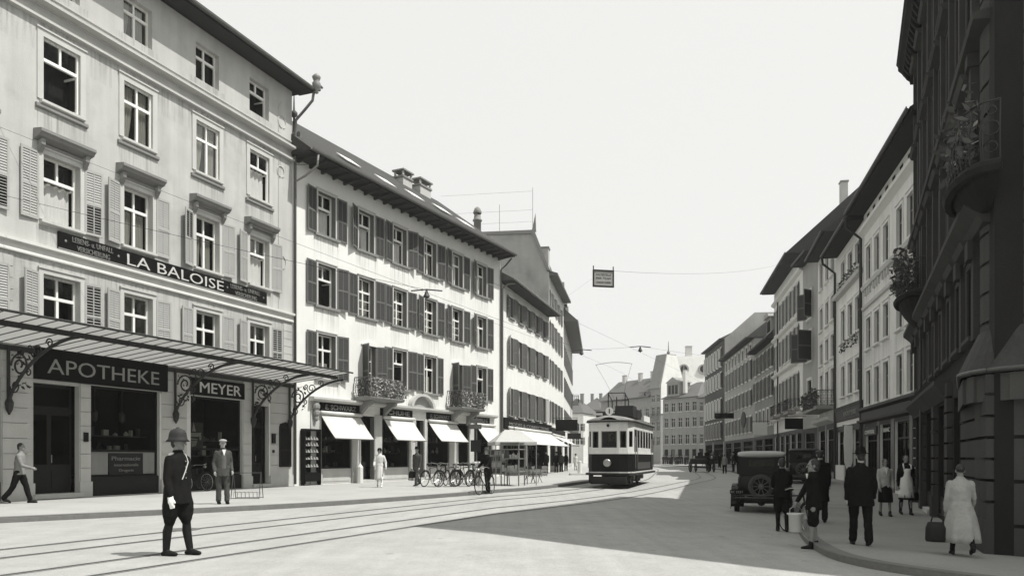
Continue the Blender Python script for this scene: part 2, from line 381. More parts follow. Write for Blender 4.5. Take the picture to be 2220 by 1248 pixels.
KL = cat([(-40, -14), (-28, 0), (-18, 10), (-10.9, 16.7), (-6.2, 21.4), (-3.6, 25.2), (-1.0, 30), (1.6, 36), (4.2, 43), (7.4, 52), (10.4, 64), (13.6, 80), (16.5, 98), (18.4, 120), (17.5, 150), (12, 190)], 8)
KR = cat([(30, 2.5), (18, 5.2), (11, 7.6), (7.6, 9.2), (5.9, 10.5), (5.15, 11.9), (5.35, 13.9), (6.3, 17.2), (8.7, 24.2), (11.6, 33), (15.0, 46), (18.2, 62), (21.2, 77), (23.6, 92), (25.4, 110), (26.5, 130), (26, 160)], 8)
def pavement(K, side, h, far):
    mb = MB(); ts = [0, .3, 1.2, 2.5, 5, 9, 16, 30]
    for p in K:
        for t in ts:
            X, Y = p.x+side*t*(1 if t < 16 else far), p.y
            mb.v.append((X, Y, g(X, Y)+h))
    k = len(ts)
    for j in range(len(K)-1):
        for i in range(k-1):
            mb.f.append((j*k+i, j*k+i+1, (j+1)*k+i+1, (j+1)*k+i)); mb.m.append(0)
    return struct(mb.build('pavement', M['pave'], smooth=False))
def kerb(K, side, h):
    mb = MB(); n = len(K)
    for j, p in enumerate(K):
        t = (K[min(j+1, n-1)]-K[max(j-1, 0)]); t.normalize(); nn = Vector((t.y, -t.x))*side
        a, b = p, p+nn*.26
        za, zb = g(a.x, a.y), g(b.x, b.y)
        mb.v += [(a.x, a.y, za-.05), (a.x, a.y, za+h-.02), (a.x+nn.x*.02, a.y+nn.y*.02, za+h+.006), (b.x, b.y, zb+h+.006), (b.x, b.y, zb-.05)]
    for j in range(n-1):
        for i in range(4): mb.f.append((j*5+i, j*5+i+1, (j+1)*5+i+1, (j+1)*5+i)); mb.m.append(0)
    return struct(mb.build('kerb', M['kerb']))
PAV_L, PAV_R = .12, .11
pavement(KL, -1, PAV_L, 1.5); kerb(KL, -1, PAV_L)
# the right-hand pavement runs on behind its kerb; near the corner the kerb doubles back, so it is a fan
def pavement_right():
    mb = MB()
    core = [(9.5, 12.2)]*1
    ks = KR; n = len(ks)
    outer = []
    for p in ks:
        if p.y < 12: outer.append(Vector((max(p.x+2, 30), 14)))
        else: outer.append(Vector((p.x+40, p.y+2)))
    steps = [0, .03, .08, .16, .3, .55, 1]
    for p, q in zip(ks, outer):
        for t in steps:
            r = p.lerp(q, t); mb.v.append((r.x, r.y, g(r.x, r.y)+PAV_R))
    k = len(steps)
    for j in range(n-1):
        for i in range(k-1): mb.f.append((j*k+i, j*k+i+1, (j+1)*k+i+1, (j+1)*k+i)); mb.m.append(0)
    return struct(mb.build('pavement', M['pave_shade'], smooth=True))
pavement_right(); kerb(KR, 1, PAV_R)

def track(cx0, y_bend0, y_bend1):
    """centre line of one metre-gauge track"""
    P = []; Y = -8.0; X = (cx0+.408*Y)/.913
    while Y < 150:
        t = min(1, max(0, (Y-y_bend0)/(y_bend1-y_bend0))); s = .447+(.205-.447)*(t*t*(3-2*t))
        if Y > 82: s -= (Y-82)*.006
        P.append(Vector((X, Y))); st = .5 if Y < 80 else 1.5; X += s*st; Y += st
    return P
TA = track(-11.42, 30, 56); TB = track(-8.8, 40, 60)
def rails(T, off):
    a, gmb = MB(), None
    def strip(o0, o1, dz, mi):
        b = len(a.v)
        for j, p in enumerate(T):
            t = (T[min(j+1, len(T)-1)]-T[max(j-1, 0)]).normalized(); nn = Vector((t.y, -t.x))
            for o in (o0, o1):
                q = p+nn*(off+o); a.v.append((q.x, q.y, g(q.x, q.y)+dz))
        for j in range(len(T)-1): a.f.append((b+2*j, b+2*j+1, b+2*j+3, b+2*j+2)); a.m.append(mi)
    strip(-.07, .07, .006, 0); strip(-.04, .012, .011, 1); strip(.012, .036, .0105, 2)
    return struct(a.build('tram_rail', [M['seam'], M['rail'], M['groove']]))
M['seam'] = mat('tarred_rail_seam', .26, .9, .25, 1.2, .2, fine=.2, fscale=9)
M['groove'] = mat('rail_groove', .03, .9, .2, 3, .1)
for T in (TA, TB):
    for o in (-.5, .5): rails(T, o)
# drain covers and scuffs of the roadway
for (X, Y, r) in ((3.3, 12.6, .0), (-6.4, 15.2, .3)):
    if r: tag(MB().lathe([(0, .012), (r, .012), (r+.04, .008)], (X, Y, g(X, Y)), 20).build('manhole_cover', M['rail']), 'round iron manhole cover in the sunlit road near the tram rails', 'manhole cover')
# ------------------------------------------------------------------ building kit: local x = along the facade, -y = towards the street, z = up
CACHE = {}
def cached(key, fn):
    if key not in CACHE: CACHE[key] = fn()
    return CACHE[key]
def facade(parent, u0, u1, z0, z1, holes, m, depth=9, rev=.24, revm=None, name='wall'):
    mb = MB()
    us = sorted({u0, u1} | {h[0] for h in holes} | {h[1] for h in holes}); zs = sorted({z0, z1} | {h[2] for h in holes} | {h[3] for h in holes})
    us = [u for u in us if u0 <= u <= u1]; zs = [z for z in zs if z0 <= z <= z1]
    for i in range(len(us)-1):
        for j in range(len(zs)-1):
            cx, cz = (us[i]+us[i+1])/2, (zs[j]+zs[j+1])/2
            if any(h[0] < cx < h[1] and h[2] < cz < h[3] for h in holes): continue
            mb.quad((us[i], 0, zs[j]), (us[i+1], 0, zs[j]), (us[i+1], 0, zs[j+1]), (us[i], 0, zs[j+1]))
    for (a, b, c, d) in [h[:4] for h in holes]:
        mb.quad((a, 0, c), (a, rev, c), (a, rev, d), (a, 0, d), 1); mb.quad((b, 0, c), (b, rev, c), (b, rev, d), (b, 0, d), 1)
        mb.quad((a, 0, d), (b, 0, d), (b, rev, d), (a, rev, d), 1); mb.quad((a, 0, c), (b, 0, c), (b, rev, c), (a, rev, c), 1)
    mb.quad((u0, 0, z0), (u0, depth, z0), (u0, depth, z1), (u0, 0, z1)); mb.quad((u1, 0, z0), (u1, depth, z0), (u1, depth, z1), (u1, 0, z1))
    mb.quad((u0, depth, z0), (u1, depth, z0), (u1, depth, z1), (u0, depth, z1)); mb.quad((u0, 0, z1), (u1, 0, z1), (u1, depth, z1), (u0, depth, z1))
    return mb.build(name, [m, revm or m], parent)
def curtain_mesh(w, z0, z1, seed, gap):
    r = random.Random(seed); mb = MB(); n = 22
    spans = [(0.04, w*(.5-gap)), (w*(.5+gap), w-.04)] if gap else [(.04, w-.04)]
    for (a, b) in spans:
        base = len(mb.v); rows = 5
        for j in range(rows):
            t = j/(rows-1)
            for i in range(n):
                s = i/(n-1); x = a+(b-a)*s
                if gap: x = (a if a < .1 else b)+(x-(a if a < .1 else b))*(1-.45*t*t*(1 if gap > .03 else .3))
                mb.v.append((x, .03*math.sin(s*26+seed)+.012*math.sin(s*61), z1-(z1-z0)*t))
        for j in range(rows-1):
            for i in range(n-1): mb.f.append((base+j*n+i, base+j*n+i+1, base+(j+1)*n+i+1, base+(j+1)*n+i)); mb.m.append(0)
    return mb.mesh('curtain', M['curtain'], True)
def window(parent, u0, u1, z0, z1, style='cross', rev=.14, fm=None, cur=None, sill=True, sm=None, surround=None, seed=0, label=None, far=False):
    w, h = round(u1-u0, 3), round(z1-z0, 3); fm = fm or M['white_d']; zt = h*.66; open_ = style == 'open'
    gz0 = zt if open_ else 0
    def mk():
        mb = MB(); y = rev+.5
        for q in (((0, y, 0), (w, y, 0), (w, y, h), (0, y, h)), ((0, rev+.07, 0), (0, y, 0), (0, y, h), (0, rev+.07, h)), ((w, rev+.07, 0), (w, y, 0), (w, y, h), (w, rev+.07, h)),
                  ((0, rev+.07, h), (w, rev+.07, h), (w, y, h), (0, y, h)), ((0, rev+.07, 0), (w, rev+.07, 0), (w, y, 0), (0, y, 0))): mb.quad(*q)
        mb.quad((.02, rev+.045, gz0), (w-.02, rev+.045, gz0), (w-.02, rev+.045, h), (.02, rev+.045, h), 1)
        return mb.mesh('window', [M['room'], GL])
    o = put('window', cached(('win', w, h, rev, open_), mk), parent, (u0, 0, z0))
    if label: o['label'] = label
    def fr():
        mb = MB(); a, b = rev, rev+.075; t = .065
        mb.box(0, t, a, b, 0, h); mb.box(w-t, w, a, b, 0, h); mb.box(t, w-t, a, b, 0, t); mb.box(t, w-t, a, b, h-t, h)
        if style in ('cross', 'open', 'six'):
            mb.box(t, w-t, a-.015, b-.005, zt-.05, zt+.045); mb.box(w/2-.035, w/2+.035, a+.004, b-.004, zt+.045, h-t)
            if not open_: mb.box(w/2-.045, w/2+.045, a-.008, b-.003, t, zt-.05)
            if style == 'six':
                for k in (.33, .66): mb.box(t, w/2-.045, a+.012, b-.012, zt*k-.015, zt*k+.015); mb.box(w/2+.045, w-t, a+.012, b-.012, zt*k-.015, zt*k+.015)
            if open_:
                for sx in (t+.01, w-t-.05):
                    mb.box(sx, sx+.04, b, b+w*.42, t, t+.06); mb.box(sx, sx+.04, b, b+w*.42, zt-.12, zt-.06); mb.box(sx, sx+.04, b+w*.42-.06, b+w*.42, t+.06, zt-.12)
        elif style == 'simple':
            mb.box(t, w-t, a+.01, b-.01, h*.64-.03, h*.64+.03); mb.box(w/2-.03, w/2+.03, a+.012, b-.012, t, h*.64-.03); mb.box(w/2-.03, w/2+.03, a+.012, b-.012, h*.64+.03, h-t)
        elif style == 'door':
            mb.box(w/2-.04, w/2+.04, a-.008, b-.004, t, h-t)
            for k in (.25, .5, .72): mb.box(t, w/2-.04, a+.01, b-.01, h*k-.02, h*k+.02); mb.box(w/2+.04, w-t, a+.01, b-.01, h*k-.02, h*k+.02)
        return mb.mesh('frame', fm)
    put('frame', cached(('fr', w, h, rev, style, fm.name), fr), o)
    if sill:
        put('sill', cached(('sill', w, (sm or M['trim']).name), lambda: MB().prism([(rev, 0), (-.13, -.02), (-.13, -.10), (-.09, -.13), (-.001, -.16), (-.001, -.03), (rev, -.03)], -.12, w+.12).mesh('sill', sm or M['trim'])), o, (0, 0, 0))
    if surround:
        def su():
            mb = MB(); t = surround; p = -.035; b0 = .0 if sill else 0
            for (x0, x1, q0, q1) in ((-t, 0, 0, h+t), (w, w+t, 0, h+t), (0, w, h, h+t)): mb.box(x0, x1, p, .006, q0, q1)
            mb.box(-t-.03, w+t+.03, -.07, .004, h+t, h+t+.05)
            return mb.mesh('surround', sm or M['trim'])
        put('surround', cached(('sur', w, h, surround, (sm or M['trim']).name), su), o)
    if cur:
        gap, top, sd = cur
        c = put('curtain', cached(('cur', w, h, gap, top, sd), lambda: curtain_mesh(w-.14, .04, (zt if open_ else h*top)-.05, sd, gap)), o, (.07, rev+.17, 0))
    return o
def shutter_mesh(w, h, me, ms, slats, gaps):
    mb = MB(); t = .065; ya, yb = -.05, -.012
    mb.box(0, t, ya, yb, 0, h); mb.box(w-t, w, ya, yb, 0, h)
    for z in (0, h*.46, h-.08): mb.box(t, w-t, ya, yb, z, z+.08)
    if slats:
        mb.box(w/2-.015, w/2+.015, ya+.004, yb-.004, .08, h*.46); mb.box(w/2-.015, w/2+.015, ya+.004, yb-.004, h*.46+.08, h-.08)
    for (z0, z1, op) in ((.08, h*.46, gaps & 1), (h*.46+.08, h-.08, gaps & 2)):
        n = max(4, int((z1-z0)/(.075 if not op else .085)))
        if not slats: mb.box(t, w-t, ya+.012, yb-.008, z0, z1, 1); continue
        for k in range(n):
            z = z0+(z1-z0)*(k+.1)/n; dz = (z1-z0)/n*.8
            if op: P = [(ya+.008, z+dz*.5), (ya+.008, z+dz*.5+.012), (yb-.006, z+dz*.7+.012), (yb-.006, z+dz*.7)]
            else: P = [(ya+.004, z), (ya+.01, z-.004), (yb-.006, z+dz), (yb-.012, z+dz+.006)]
            mb.prism(P, t, w/2-.015, 'x', 1); mb.prism(P, w/2+.015, w-t, 'x', 1)
        if not op: mb.quad((t, yb-.003, z0), (w-t, yb-.003, z0), (w-t, yb-.003, z1), (t, yb-.003, z1), 1)
        else: mb.quad((t, yb-.001, z0), (w-t, yb-.001, z0), (w-t, yb-.001, z1), (t, yb-.001, z1), 2)
    return mb.mesh('shutter', [me, ms, M['room']])
def shutter(parent, side, uh, z, w, h, me, ms, ang=0, slats=True, gaps=0, label=None):
    """hinged at uh; ang = how far it stands off the wall"""
    w, h = round(w, 3), round(h, 3)
    me_ = cached(('shut', w, h, me.name, ms.name, slats, gaps), lambda: shutter_mesh(w, h, me, ms, slats, gaps))
    o = put('shutter', me_, parent)
    if side > 0: o.location = (uh, 0, z); o.rotation_euler = (0, 0, -ang)
    else: o.location = (uh-w*math.cos(ang), -w*math.sin(ang), z); o.rotation_euler = (0, 0, ang)
    if label: o['label'] = label
    return o
def sweep_u(prof, u0, u1, mi=0, mb=None):
    mb = mb or MB(); return mb.prism(prof, u0, u1, 'x', mi)
def eaves(parent, u0, u1, ze, ov, slope=.55, depth=9, rm=None, sm=None, rafter=.9, gut=True, ridge=None, zinc=None, hip=0):
    zr = ze+.16+(depth/2+ov)*slope
    mb = MB()
    A = [(-ov, ze+.1), (-ov, ze+.2), (depth/2, zr), (depth+ov, ze+.2), (depth+ov, ze+.1)]
    if hip:
        x0, x1 = u0, u1
        v = [(x0-.3, -ov, ze+.1), (x1+.3, -ov, ze+.1), (x1+.3, depth+ov, ze+.1), (x0-.3, depth+ov, ze+.1), (x0+hip, depth/2, zr), (x1-hip, depth/2, zr)]
        mb.add(v, [(0, 1, 5, 4), (1, 2, 5), (2, 3, 4, 5), (3, 0, 4), (3, 2, 1, 0)])
    else: mb.prism(A, u0, u1, 'x')
    r = mb.build('roof', rm or M['roof'], parent)
    s = MB(); s.box(u0+.01, u1-.01, -ov+.03, -.001, ze+.04, ze+.098)
    n = int((u1-u0)/rafter) if rafter else 0
    for k in range(n):
        u = u0+(k+.5)*(u1-u0)/n; s.prism([(-ov+.08, ze+.04), (-ov+.08, ze-.04), (-.01, ze-.16), (-.01, ze+.04)], u-.06, u+.06, 'x')
    s.build('eaves_soffit', sm or M['soffit'], parent)
    if gut:
        G = MB(); P = [(-ov-.16, ze+.20), (-ov-.15, ze+.12), (-ov-.08, ze+.07), (-ov-.01, ze+.11), (-ov-.002, ze+.20), (-ov-.03, ze+.19), (-ov-.08, ze+.11), (-ov-.13, ze+.14), (-ov-.14, ze+.2)]
        G.prism(P, u0, u1, 'x'); G.build('gutter', zinc or M['zinc'], parent)
    return r
def chimney(roof, u, y, z0, z1, w=.8, d=.6, m=None, cap=True):
    mb = MB(); mb.box(u-w/2, u+w/2, y-d/2, y+d/2, z0, z1)
    mb.box(u-w/2-.06, u+w/2+.06, y-d/2-.06, y+d/2+.06, z1, z1+.12, 1)
    if cap:
        for sx in (-1, 1):
            for sy in (-1, 1): mb.box(u+sx*(w/2-.05)-.06, u+sx*(w/2-.05)+.06, y+sy*(d/2-.05)-.05, y+sy*(d/2-.05)+.05, z1+.12, z1+.42, 0)
        mb.box(u-w/2-.1, u+w/2+.1, y-d/2-.1, y+d/2+.1, z1+.42, z1+.52, 1)
    return mb.build('chimney', [m or M['stone_d'], M['zinc']], roof)
def downpipe(parent, u, y, z0, z1, ov, m=None, r=.055):
    mb = MB(); mb.tube([(u, -ov-.08, z1+.1), (u, -ov-.08, z1-.15), (u, -ov*.55, z1-.55), (u, -y, z1-.95), (u, -y, z1-1.3), (u, -y, z0+.05)], r, 8)
    z = z0+1.5
    while z < z1-1.5: mb.lathe([(r+.002, -.03), (r+.02, -.03), (r+.02, .03), (r+.002, .03)], (u, -y, z), 8); z += 2.6
    return mb.build('downpipe', m or M['zinc'], parent, True)
def blocks(mb, u0, u1, z0, z1, step, p=-.03, gap=.022, mi=0, stagger=None):
    z = z0
    while z < z1-.05:
        t = min(z+step, z1); mb.box(u0, u1, p, .004, z, t-gap, mi); z = t
    return mb
def shopfront(parent, u0, u1, z0, z1, depth=1.6, frame=None, mull=(), tr=None, bulk=.0, bm=None, gm=None, name='shop_window', inside=True, fy=.16, seed=1):
    """glazed shop opening: dark interior with shelves, frame, glass"""
    mb = MB(); zb = z0+bulk; y = fy+depth
    for q in (((u0, y, zb), (u1, y, zb), (u1, y, z1), (u0, y, z1)), ((u0, fy, zb), (u0, y, zb), (u0, y, z1), (u0, fy, z1)), ((u1, fy, zb), (u1, y, zb), (u1, y, z1), (u1, fy, z1)),
              ((u0, fy, z1), (u1, fy, z1), (u1, y, z1), (u0, y, z1)), ((u0, fy, zb), (u1, fy, zb), (u1, y, zb), (u0, y, zb))): mb.quad(*q)
    mb.quad((u0+.03, fy-.01, zb), (u1-.03, fy-.01, zb), (u1-.03, fy-.01, z1), (u0+.03, fy-.01, z1), 1)
    o = mb.build(name, [M['shop'], GLS], parent)
    f = MB(); t = .07
    f.box(u0, u0+t, fy-.05, fy+.05, zb, z1); f.box(u1-t, u1, fy-.05, fy+.05, zb, z1); f.box(u0+t, u1-t, fy-.05, fy+.05, zb, zb+t); f.box(u0+t, u1-t, fy-.05, fy+.05, z1-t, z1)
    for k in mull: f.box(k-.03, k+.03, fy-.045, fy+.04, zb+t, z1-t)
    if tr: f.box(u0+t, u1-t, fy-.06, fy+.045, tr-.04, tr+.04)
    f.build('frame', frame or M['dark'], o)
    if bulk:
        b = MB(); b.box(u0, u1, .03, .3, z0, zb); b.box(u0+.15, u1-.15, .01, .03, z0+.12, zb-.1); b.build('stall_riser', bm or M['stone'], o)
    if inside:
        r = random.Random(seed); k = MB()
        for zz in (zb+.02, zb+.75, zb+1.35):
            if zz > z1-.5: continue
            k.box(u0+.12, u1-.12, fy+.3, fy+.75, zz, zz+.03, 0); x = u0+.2
            while x < u1-.35:
                w, h = r.uniform(.06, .22), r.uniform(.08, .4); yy = fy+r.uniform(.35, .55)
                if r.random() < .6: k.box(x, x+w, yy, yy+.12, zz+.03, zz+.03+h, r.choice((0, 0, 1)))
                else: k.lathe([(w*.4, 0), (w*.5, h*.5), (w*.2, h*.8), (w*.2, h)], (x+w/2, yy, zz+.03), 8, r.choice((0, 1)))
                x += w+r.uniform(.05, .3)
        k.build('display', [M['goods_d'], M['goods']], o)
    return o
def awning(W, label, u0, u1, zt, zb, v0, v1, group, poles=True, sag=.05, du=0):
    t = W.thing('awning', label, 'awning', group); c = MB(); n = 10
    for i in range(n+1):
        s = i/n; y = -(v0+(v1-v0)*s); z = zt+(zb-zt)*s-sag*math.sin(PI*s)
        for u in (u0, (u0+u1)/2, u1): c.v.append((u+du*s, y, z-(.02*math.sin(PI*s) if u not in (u0, u1) else 0)))
    for i in range(n):
        for k in range(2): c.f.append((i*3+k, i*3+k+1, i*3+k+4, i*3+k+3)); c.m.append(0)
    cl = c.build('canvas', M['awning'], t, True)
    sm = cl.modifiers.new('thick', 'SOLIDIFY'); sm.thickness = .008
    MB().tube([(u0-.05, -v0-.06, zt+.08), (u1+.05, -v0-.06, zt+.08)], .085, 12).build('roller', M['white_d'], t, True)
    MB().tube([(u0+du-.03, -v1, zb), (u1+du+.03, -v1, zb)], .022, 8).build('front_rail', M['iron_l'], t)
    if poles:
        for u, d in ((u0, du), (u1, du)):
            MB().tube([(u+d, -v1, zb), (u+.02, -.06, zb-.05)], .014, 6).build('arm', M['iron'], t)
    return t
def railing_panel(mb, P, z0, z1, n, bulge=.12):
    """wrought-iron basket balustrade along polyline P (x, y)"""
    for i in range(len(P)-1):
        a, b = Vector(P[i]), Vector(P[i+1]); d = b-a; nn = Vector((d.y, -d.x)).normalized(); k = max(1, int(d.length*n))
        for z in (z0+.05, z1): mb.tube([(a.x, a.y, z), (b.x, b.y, z)], .02, 6)
        for j in range(k+1):
            p = a+d*j/k; pts = []
            for s in range(7):
                t = s/6; q = p+nn*bulge*math.sin(PI*min(1, t*1.25))*(1 if t < .8 else .0); pts.append((q.x, q.y, z0+(z1-z0)*t))
            mb.tube(pts, .012, 5)
            if j < k:
                m_ = p+d*.5/k
                for (zz, r) in ((z0+.25, .09), (z0+.55, .12), (z0+.85, .07)):
                    if zz < z1-.05:
                        q = m_+nn*bulge*math.sin(PI*min(1, (zz-z0)/(z1-z0)*1.25)); dd = d.normalized()
                        mb.tube([(q.x+dd.x*r*math.cos(t*PI/4), q.y+dd.y*r*math.cos(t*PI/4), zz+r*math.sin(t*PI/4)) for t in range(8)], .01, 4, closed=True)
    return mb
def leaves(mb, boxes, n, s, seed, mi=0, mi2=1, p2=.3):
    r = random.Random(seed)
    for (x0, x1, y0, y1, z0, z1) in boxes:
        for k in range(n):
            c = Vector((r.uniform(x0, x1), r.uniform(y0, y1), r.uniform(z0, z1))); a, b = Vector((r.gauss(0, 1), r.gauss(0, 1), r.gauss(0, 1))).normalized(), Vector((r.gauss(0, 1), r.gauss(0, 1), r.gauss(0, 1)))
            b = (b-a*b.dot(a)).normalized(); q = s*r.uniform(.6, 1.3)
            mb.add([c-a*q, c+b*q*.5, c+a*q, c-b*q*.5], [(0, 1, 2, 3)], mi2 if r.random() < p2 else mi)
    return mb
# ------------------------------------------------------------------ left side of the street
PB = (-9.85, 35.1)
W1 = Wall((PB[0]-.3643*24, PB[1]-.9313*24), PB); L1 = W1.len
def d1(d): return L1-d
b1 = W1.thing('apartment_house', 'tall warm grey house with pale louvred shutters and a black gilt-lettered sign band', 'building')
cols1 = [(15.25, 13.98), (12.10, 10.82), (9.13, 7.90), (5.82, 4.58), (2.81, 1.58)]
rowz = {1: (5.05, 6.98), 2: (8.62, 10.62), 3: (12.25, 14.18), 4: (15.78, 17.15)}
holes = [(d1(a), d1(b), *rowz[r]) for r in rowz for (a, b) in cols1]
shop1 = [(12.42, 10.84, .14, 3.66), (10.42, 7.58, .14, 3.74), (6.10, 3.26, .14, 3.72), (2.68, 1.58, .14, 3.58), (17.2, 13.4, .14, 3.7)]
holes += [(d1(a), d1(b), z0, z1) for (a, b, z0, z1) in shop1]
facade(b1, 0, L1-.0, 0, 17.75, holes, M['plaster_b1'], depth=11, rev=.2, revm=M['plaster_b1'])
styles = {3: ['cross', 'open', 'cross', 'cross', 'open'], 2: ['cross', 'open', 'cross', 'cross', 'open'], 1: ['cross']*5, 4: ['cross', 'open', 'cross', 'cross', 'open']}
curt = {(3, 2): (.06, 1, 3), (3, 3): (.05, 1, 5), (2, 1): (0, 1, 2), (2, 2): (.03, .66, 4), (2, 3): (.03, .66, 7), (2, 4): (0, 1, 9), (4, 2): (.05, 1, 6), (4, 1): (.09, 1, 8), (3, 4): (0, 1, 1)}
for r in (1, 2, 3, 4):
    for i, (a, b) in enumerate(cols1):
        z0, z1 = rowz[r]
        o = window(b1, d1(a), d1(b), z0, z1, styles[r][i], rev=.06 if r == 3 else .2, fm=M['white'], cur=curt.get((r, i)), surround=(None, .15, .15, .2, None)[r], sm=M['trim_b1'], sill=r != 4)
        if r != 1: stain(b1, d1(a)-.3, d1(b)+.3, z0-.31 if r == 3 else z0-.17 if r == 2 else z0-.01, 1.3 if r != 4 else .5)
        if r == 2:      # hood mould on brackets
            hm = MB(); zt = z1+.5; u0, u1 = d1(a)-.32, d1(b)+.32
            hm.prism([(0, zt+.16), (-.36, zt+.13), (-.36, zt+.04), (-.30, zt), (-.26, zt-.07), (-.12, zt-.11), (0, zt-.18)], u0, u1, 'x')
            for uu in (u0+.12, u1-.26): hm.prism([(-.06, zt-.18), (-.22, zt-.12), (-.2, zt-.3), (-.08, zt-.5), (-.06, zt-.5)], uu, uu+.14, 'x')
            hm.box(d1(a)-.1, d1(b)+.1, -.055, -.041, z1+.17, zt-.2)
            hm.build('window_hood', M['stone_d'], b1)
        if r in (1, 2):
            h = z1-z0+.08; gl = {(2, 1): (0, 1), (2, 3): (2, 0), (1, 1): (0, 3), (1, 4): (0, 3), (2, 0): (0, 1)}.get((r, i), (0, 0))
            shutter(b1, -1, d1(a)-.16, z0-.06, .60, h, M['shut_l'], M['shut_l'], ang=random.uniform(.03, .3), gaps=gl[0])
            shutter(b1, 1, d1(b)+.16, z0-.06, .60, h, M['shut_l'], M['shut_l'], ang=random.uniform(.03, .22), gaps=gl[1])
        if r == 3:
            k = MB(); u0, u1 = d1(a)-.26, d1(b)+.26
            for (p, q) in ((-.05, .22), (-.02, .1)): pass
            k.prism([(-.0, z0-.16), (-.08, z0-.17), (-.08, z0-.26), (-.02, z0-.30), (0, z0-.30)], u0, u1, 'x'); k.build('apron_moulding', M['stone_d'], b1)
# cornices and string courses
c = MB()
c.prism([(0, 15.24), (-.30, 15.2), (-.30, 15.11), (-.05, 15.09), (-.05, 15.06), (0, 15.05)], 0, L1+.02, 'x')
c.prism([(0, 14.72), (-.15, 14.70), (-.15, 14.62), (0, 14.60)], 0, L1+.02, 'x')
c.prism([(0, 15.52), (-.04, 15.515), (-.04, 15.46), (0, 15.45)], 0, L1+.02, 'x')
c.build('cornice', M['stone'], b1)
c = MB(); c.prism([(0, 7.84), (-.17, 7.81), (-.17, 7.72), (-.06, 7.66), (-.06, 7.52), (-.09, 7.49), (-.09, 7.43), (0, 7.41)], 0, L1+.02, 'x')
c.prism([(0, 4.95), (-.08, 4.93), (-.08, 4.80), (0, 4.78)], 0, d1(.0), 'x')
c.build('string_course', M['trim'], b1)
q = MB()      # ashlar jointing of the first floor and of the ground-floor piers
blocks(MB(), d1(.62), d1(.02), 4.98, 7.32, .335, -.02).build('quoin', M['plaster_b1'], b1); blocks(MB(), d1(13.9), d1(13.05), 4.98, 7.32, .335, -.02).build('quoin', M['plaster_b1'], b1)
for (a, b) in ((13.38, 12.44), (10.82, 10.44), (7.5, 6.3), (3.22, 2.72), (1.5, .02), (19, 17.25)):
    e = MB(); blocks(e, d1(a), d1(b), .62, 4.75, .45, -.035); e.box(d1(a)-.04, d1(b)+.04, -.07, .002, .0, .62); e.build('ashlar_pier', M['stone'], b1)
for (a, b) in ((12.62, 12.44), (7.58, 7.5), (6.3, 6.1), (1.6, 1.5)): MB().box(d1(a), d1(b), -.02, .002, .60, 3.7).build('door_jamb', M['trim'], b1)

for uu, zz, r in ((d1(13.95), 12.45, .42), (d1(.75), 9.95, .3), (d1(.72), 16.1, .26), (d1(.8), 13.9, .24)):
    MB().tube([(uu+r*math.cos(t*PI/8), -.012, zz+r*math.sin(t*PI/8)) for t in range(-3, 13)], .025, 6).build('plaster_scroll', M['plaster_b1'], b1)
MB().tube([(d1(14.6)+t*.12, -.012, 11.5+.5*(t/8)**2) for t in range(9)], .03, 6).build('plaster_scroll', M['plaster_b1'], b1)
MB().tube([(d1(.95), -.012, 15.6), (d1(.95), -.012, 16.7), (d1(.75), -.012, 16.95)], .02, 5).build('plaster_panel_edge', M['plaster_b1'], b1); MB().tube([(d1(.95), -.012, 7.9), (d1(.95), -.012, 14.4)], .018, 5).build('plaster_panel_edge', M['plaster_b1'], b1)
r1 = eaves(b1, -.3, L1+.55, 17.75, .78, .6, 11, M['roof_d'], M['soffit'], 0, zinc=M['iron_l'])
for uu in (4, 9, 14, 18): chimney(r1, uu, 6.5, 20.5, 22.8)
k = MB()        # cast ornament closing the gutter
k.lathe([(.02, -.55), (.10, -.5), (.06, -.4), (.16, -.3), (.2, -.1), (.12, .02), (.16, .1), (.2, .2), (.1, .32), (.04, .36)], (L1+.5, -.95, 18.25), 10); k.ball((L1+.85, -.9, 18.2), (.22, .09, .07), 8); k.ball((L1+.62, -.95, 18.0), (.2, .1, .12), 8)
k.build('gutter_finial', M['zinc'], b1, True)
MB().tube([(L1+.45, -.86, 17.85), (L1+.42, -.8, 17.4), (L1+.25, -.5, 16.95), (L1+.12, -.12, 16.5), (L1+.1, -.1, 15.9), (L1+.1, -.1, .2)], .06, 8).build('downpipe', M['iron_l'], b1, True)
stain(b1, d1(13.6), d1(.05), 14.58, .9); stain(b1, d1(13.6), d1(.05), 7.36, .8)
# fascia and house signs
MB().box(d1(11.62), d1(1.80), -.07, .002, 7.87, 8.40).build('sign_band', M['sign'], b1)
k = MB(); k.box(d1(11.64), d1(1.78), -.085, -.07, 7.86, 7.895); k.build('sign_moulding', M['stone_d'], b1)
wall_text('LA BALOISE', d1(9.05), d1(4.42), 7.95, .54, .075, b1, M['letter'], bold=-.003)
wall_text('LEBENS- u. UNFALL', d1(11.15), d1(9.62), 8.175, .235, .075, b1, M['letter_d']); wall_text('VERSICHERUNG', d1(10.98), d1(9.75), 7.93, .235, .075, b1, M['letter_d'])
wall_text('LEBENS- u. UNFALL', d1(4.02), d1(2.25), 8.175, .235, .075, b1, M['letter_d']); wall_text('VERSICHERUNG', d1(3.75), d1(2.45), 7.93, .235, .075, b1, M['letter_d'])
for dd in (11.38, 9.4, 4.2, 2.02):
    k = MB(); k.lathe([(0, .02), (.05, .0), (0, -.02)], (d1(dd), -.08, 8.14), 5, axis='y'); k.build('sign_star', M['letter_d'], b1)
MB().box(d1(12.43), d1(7.30), -.12, .003, 3.76, 4.72).build('shop_fascia', M['sign'], b1)
MB().box(d1(6.10), d1(3.22), -.10, .003, 3.76, 4.40).build('shop_fascia', M['sign'], b1)
wall_text('APOTHEKE', d1(12.05), d1(7.72), 3.96, .66, .125, b1, M['letter_m'], bold=-.003)
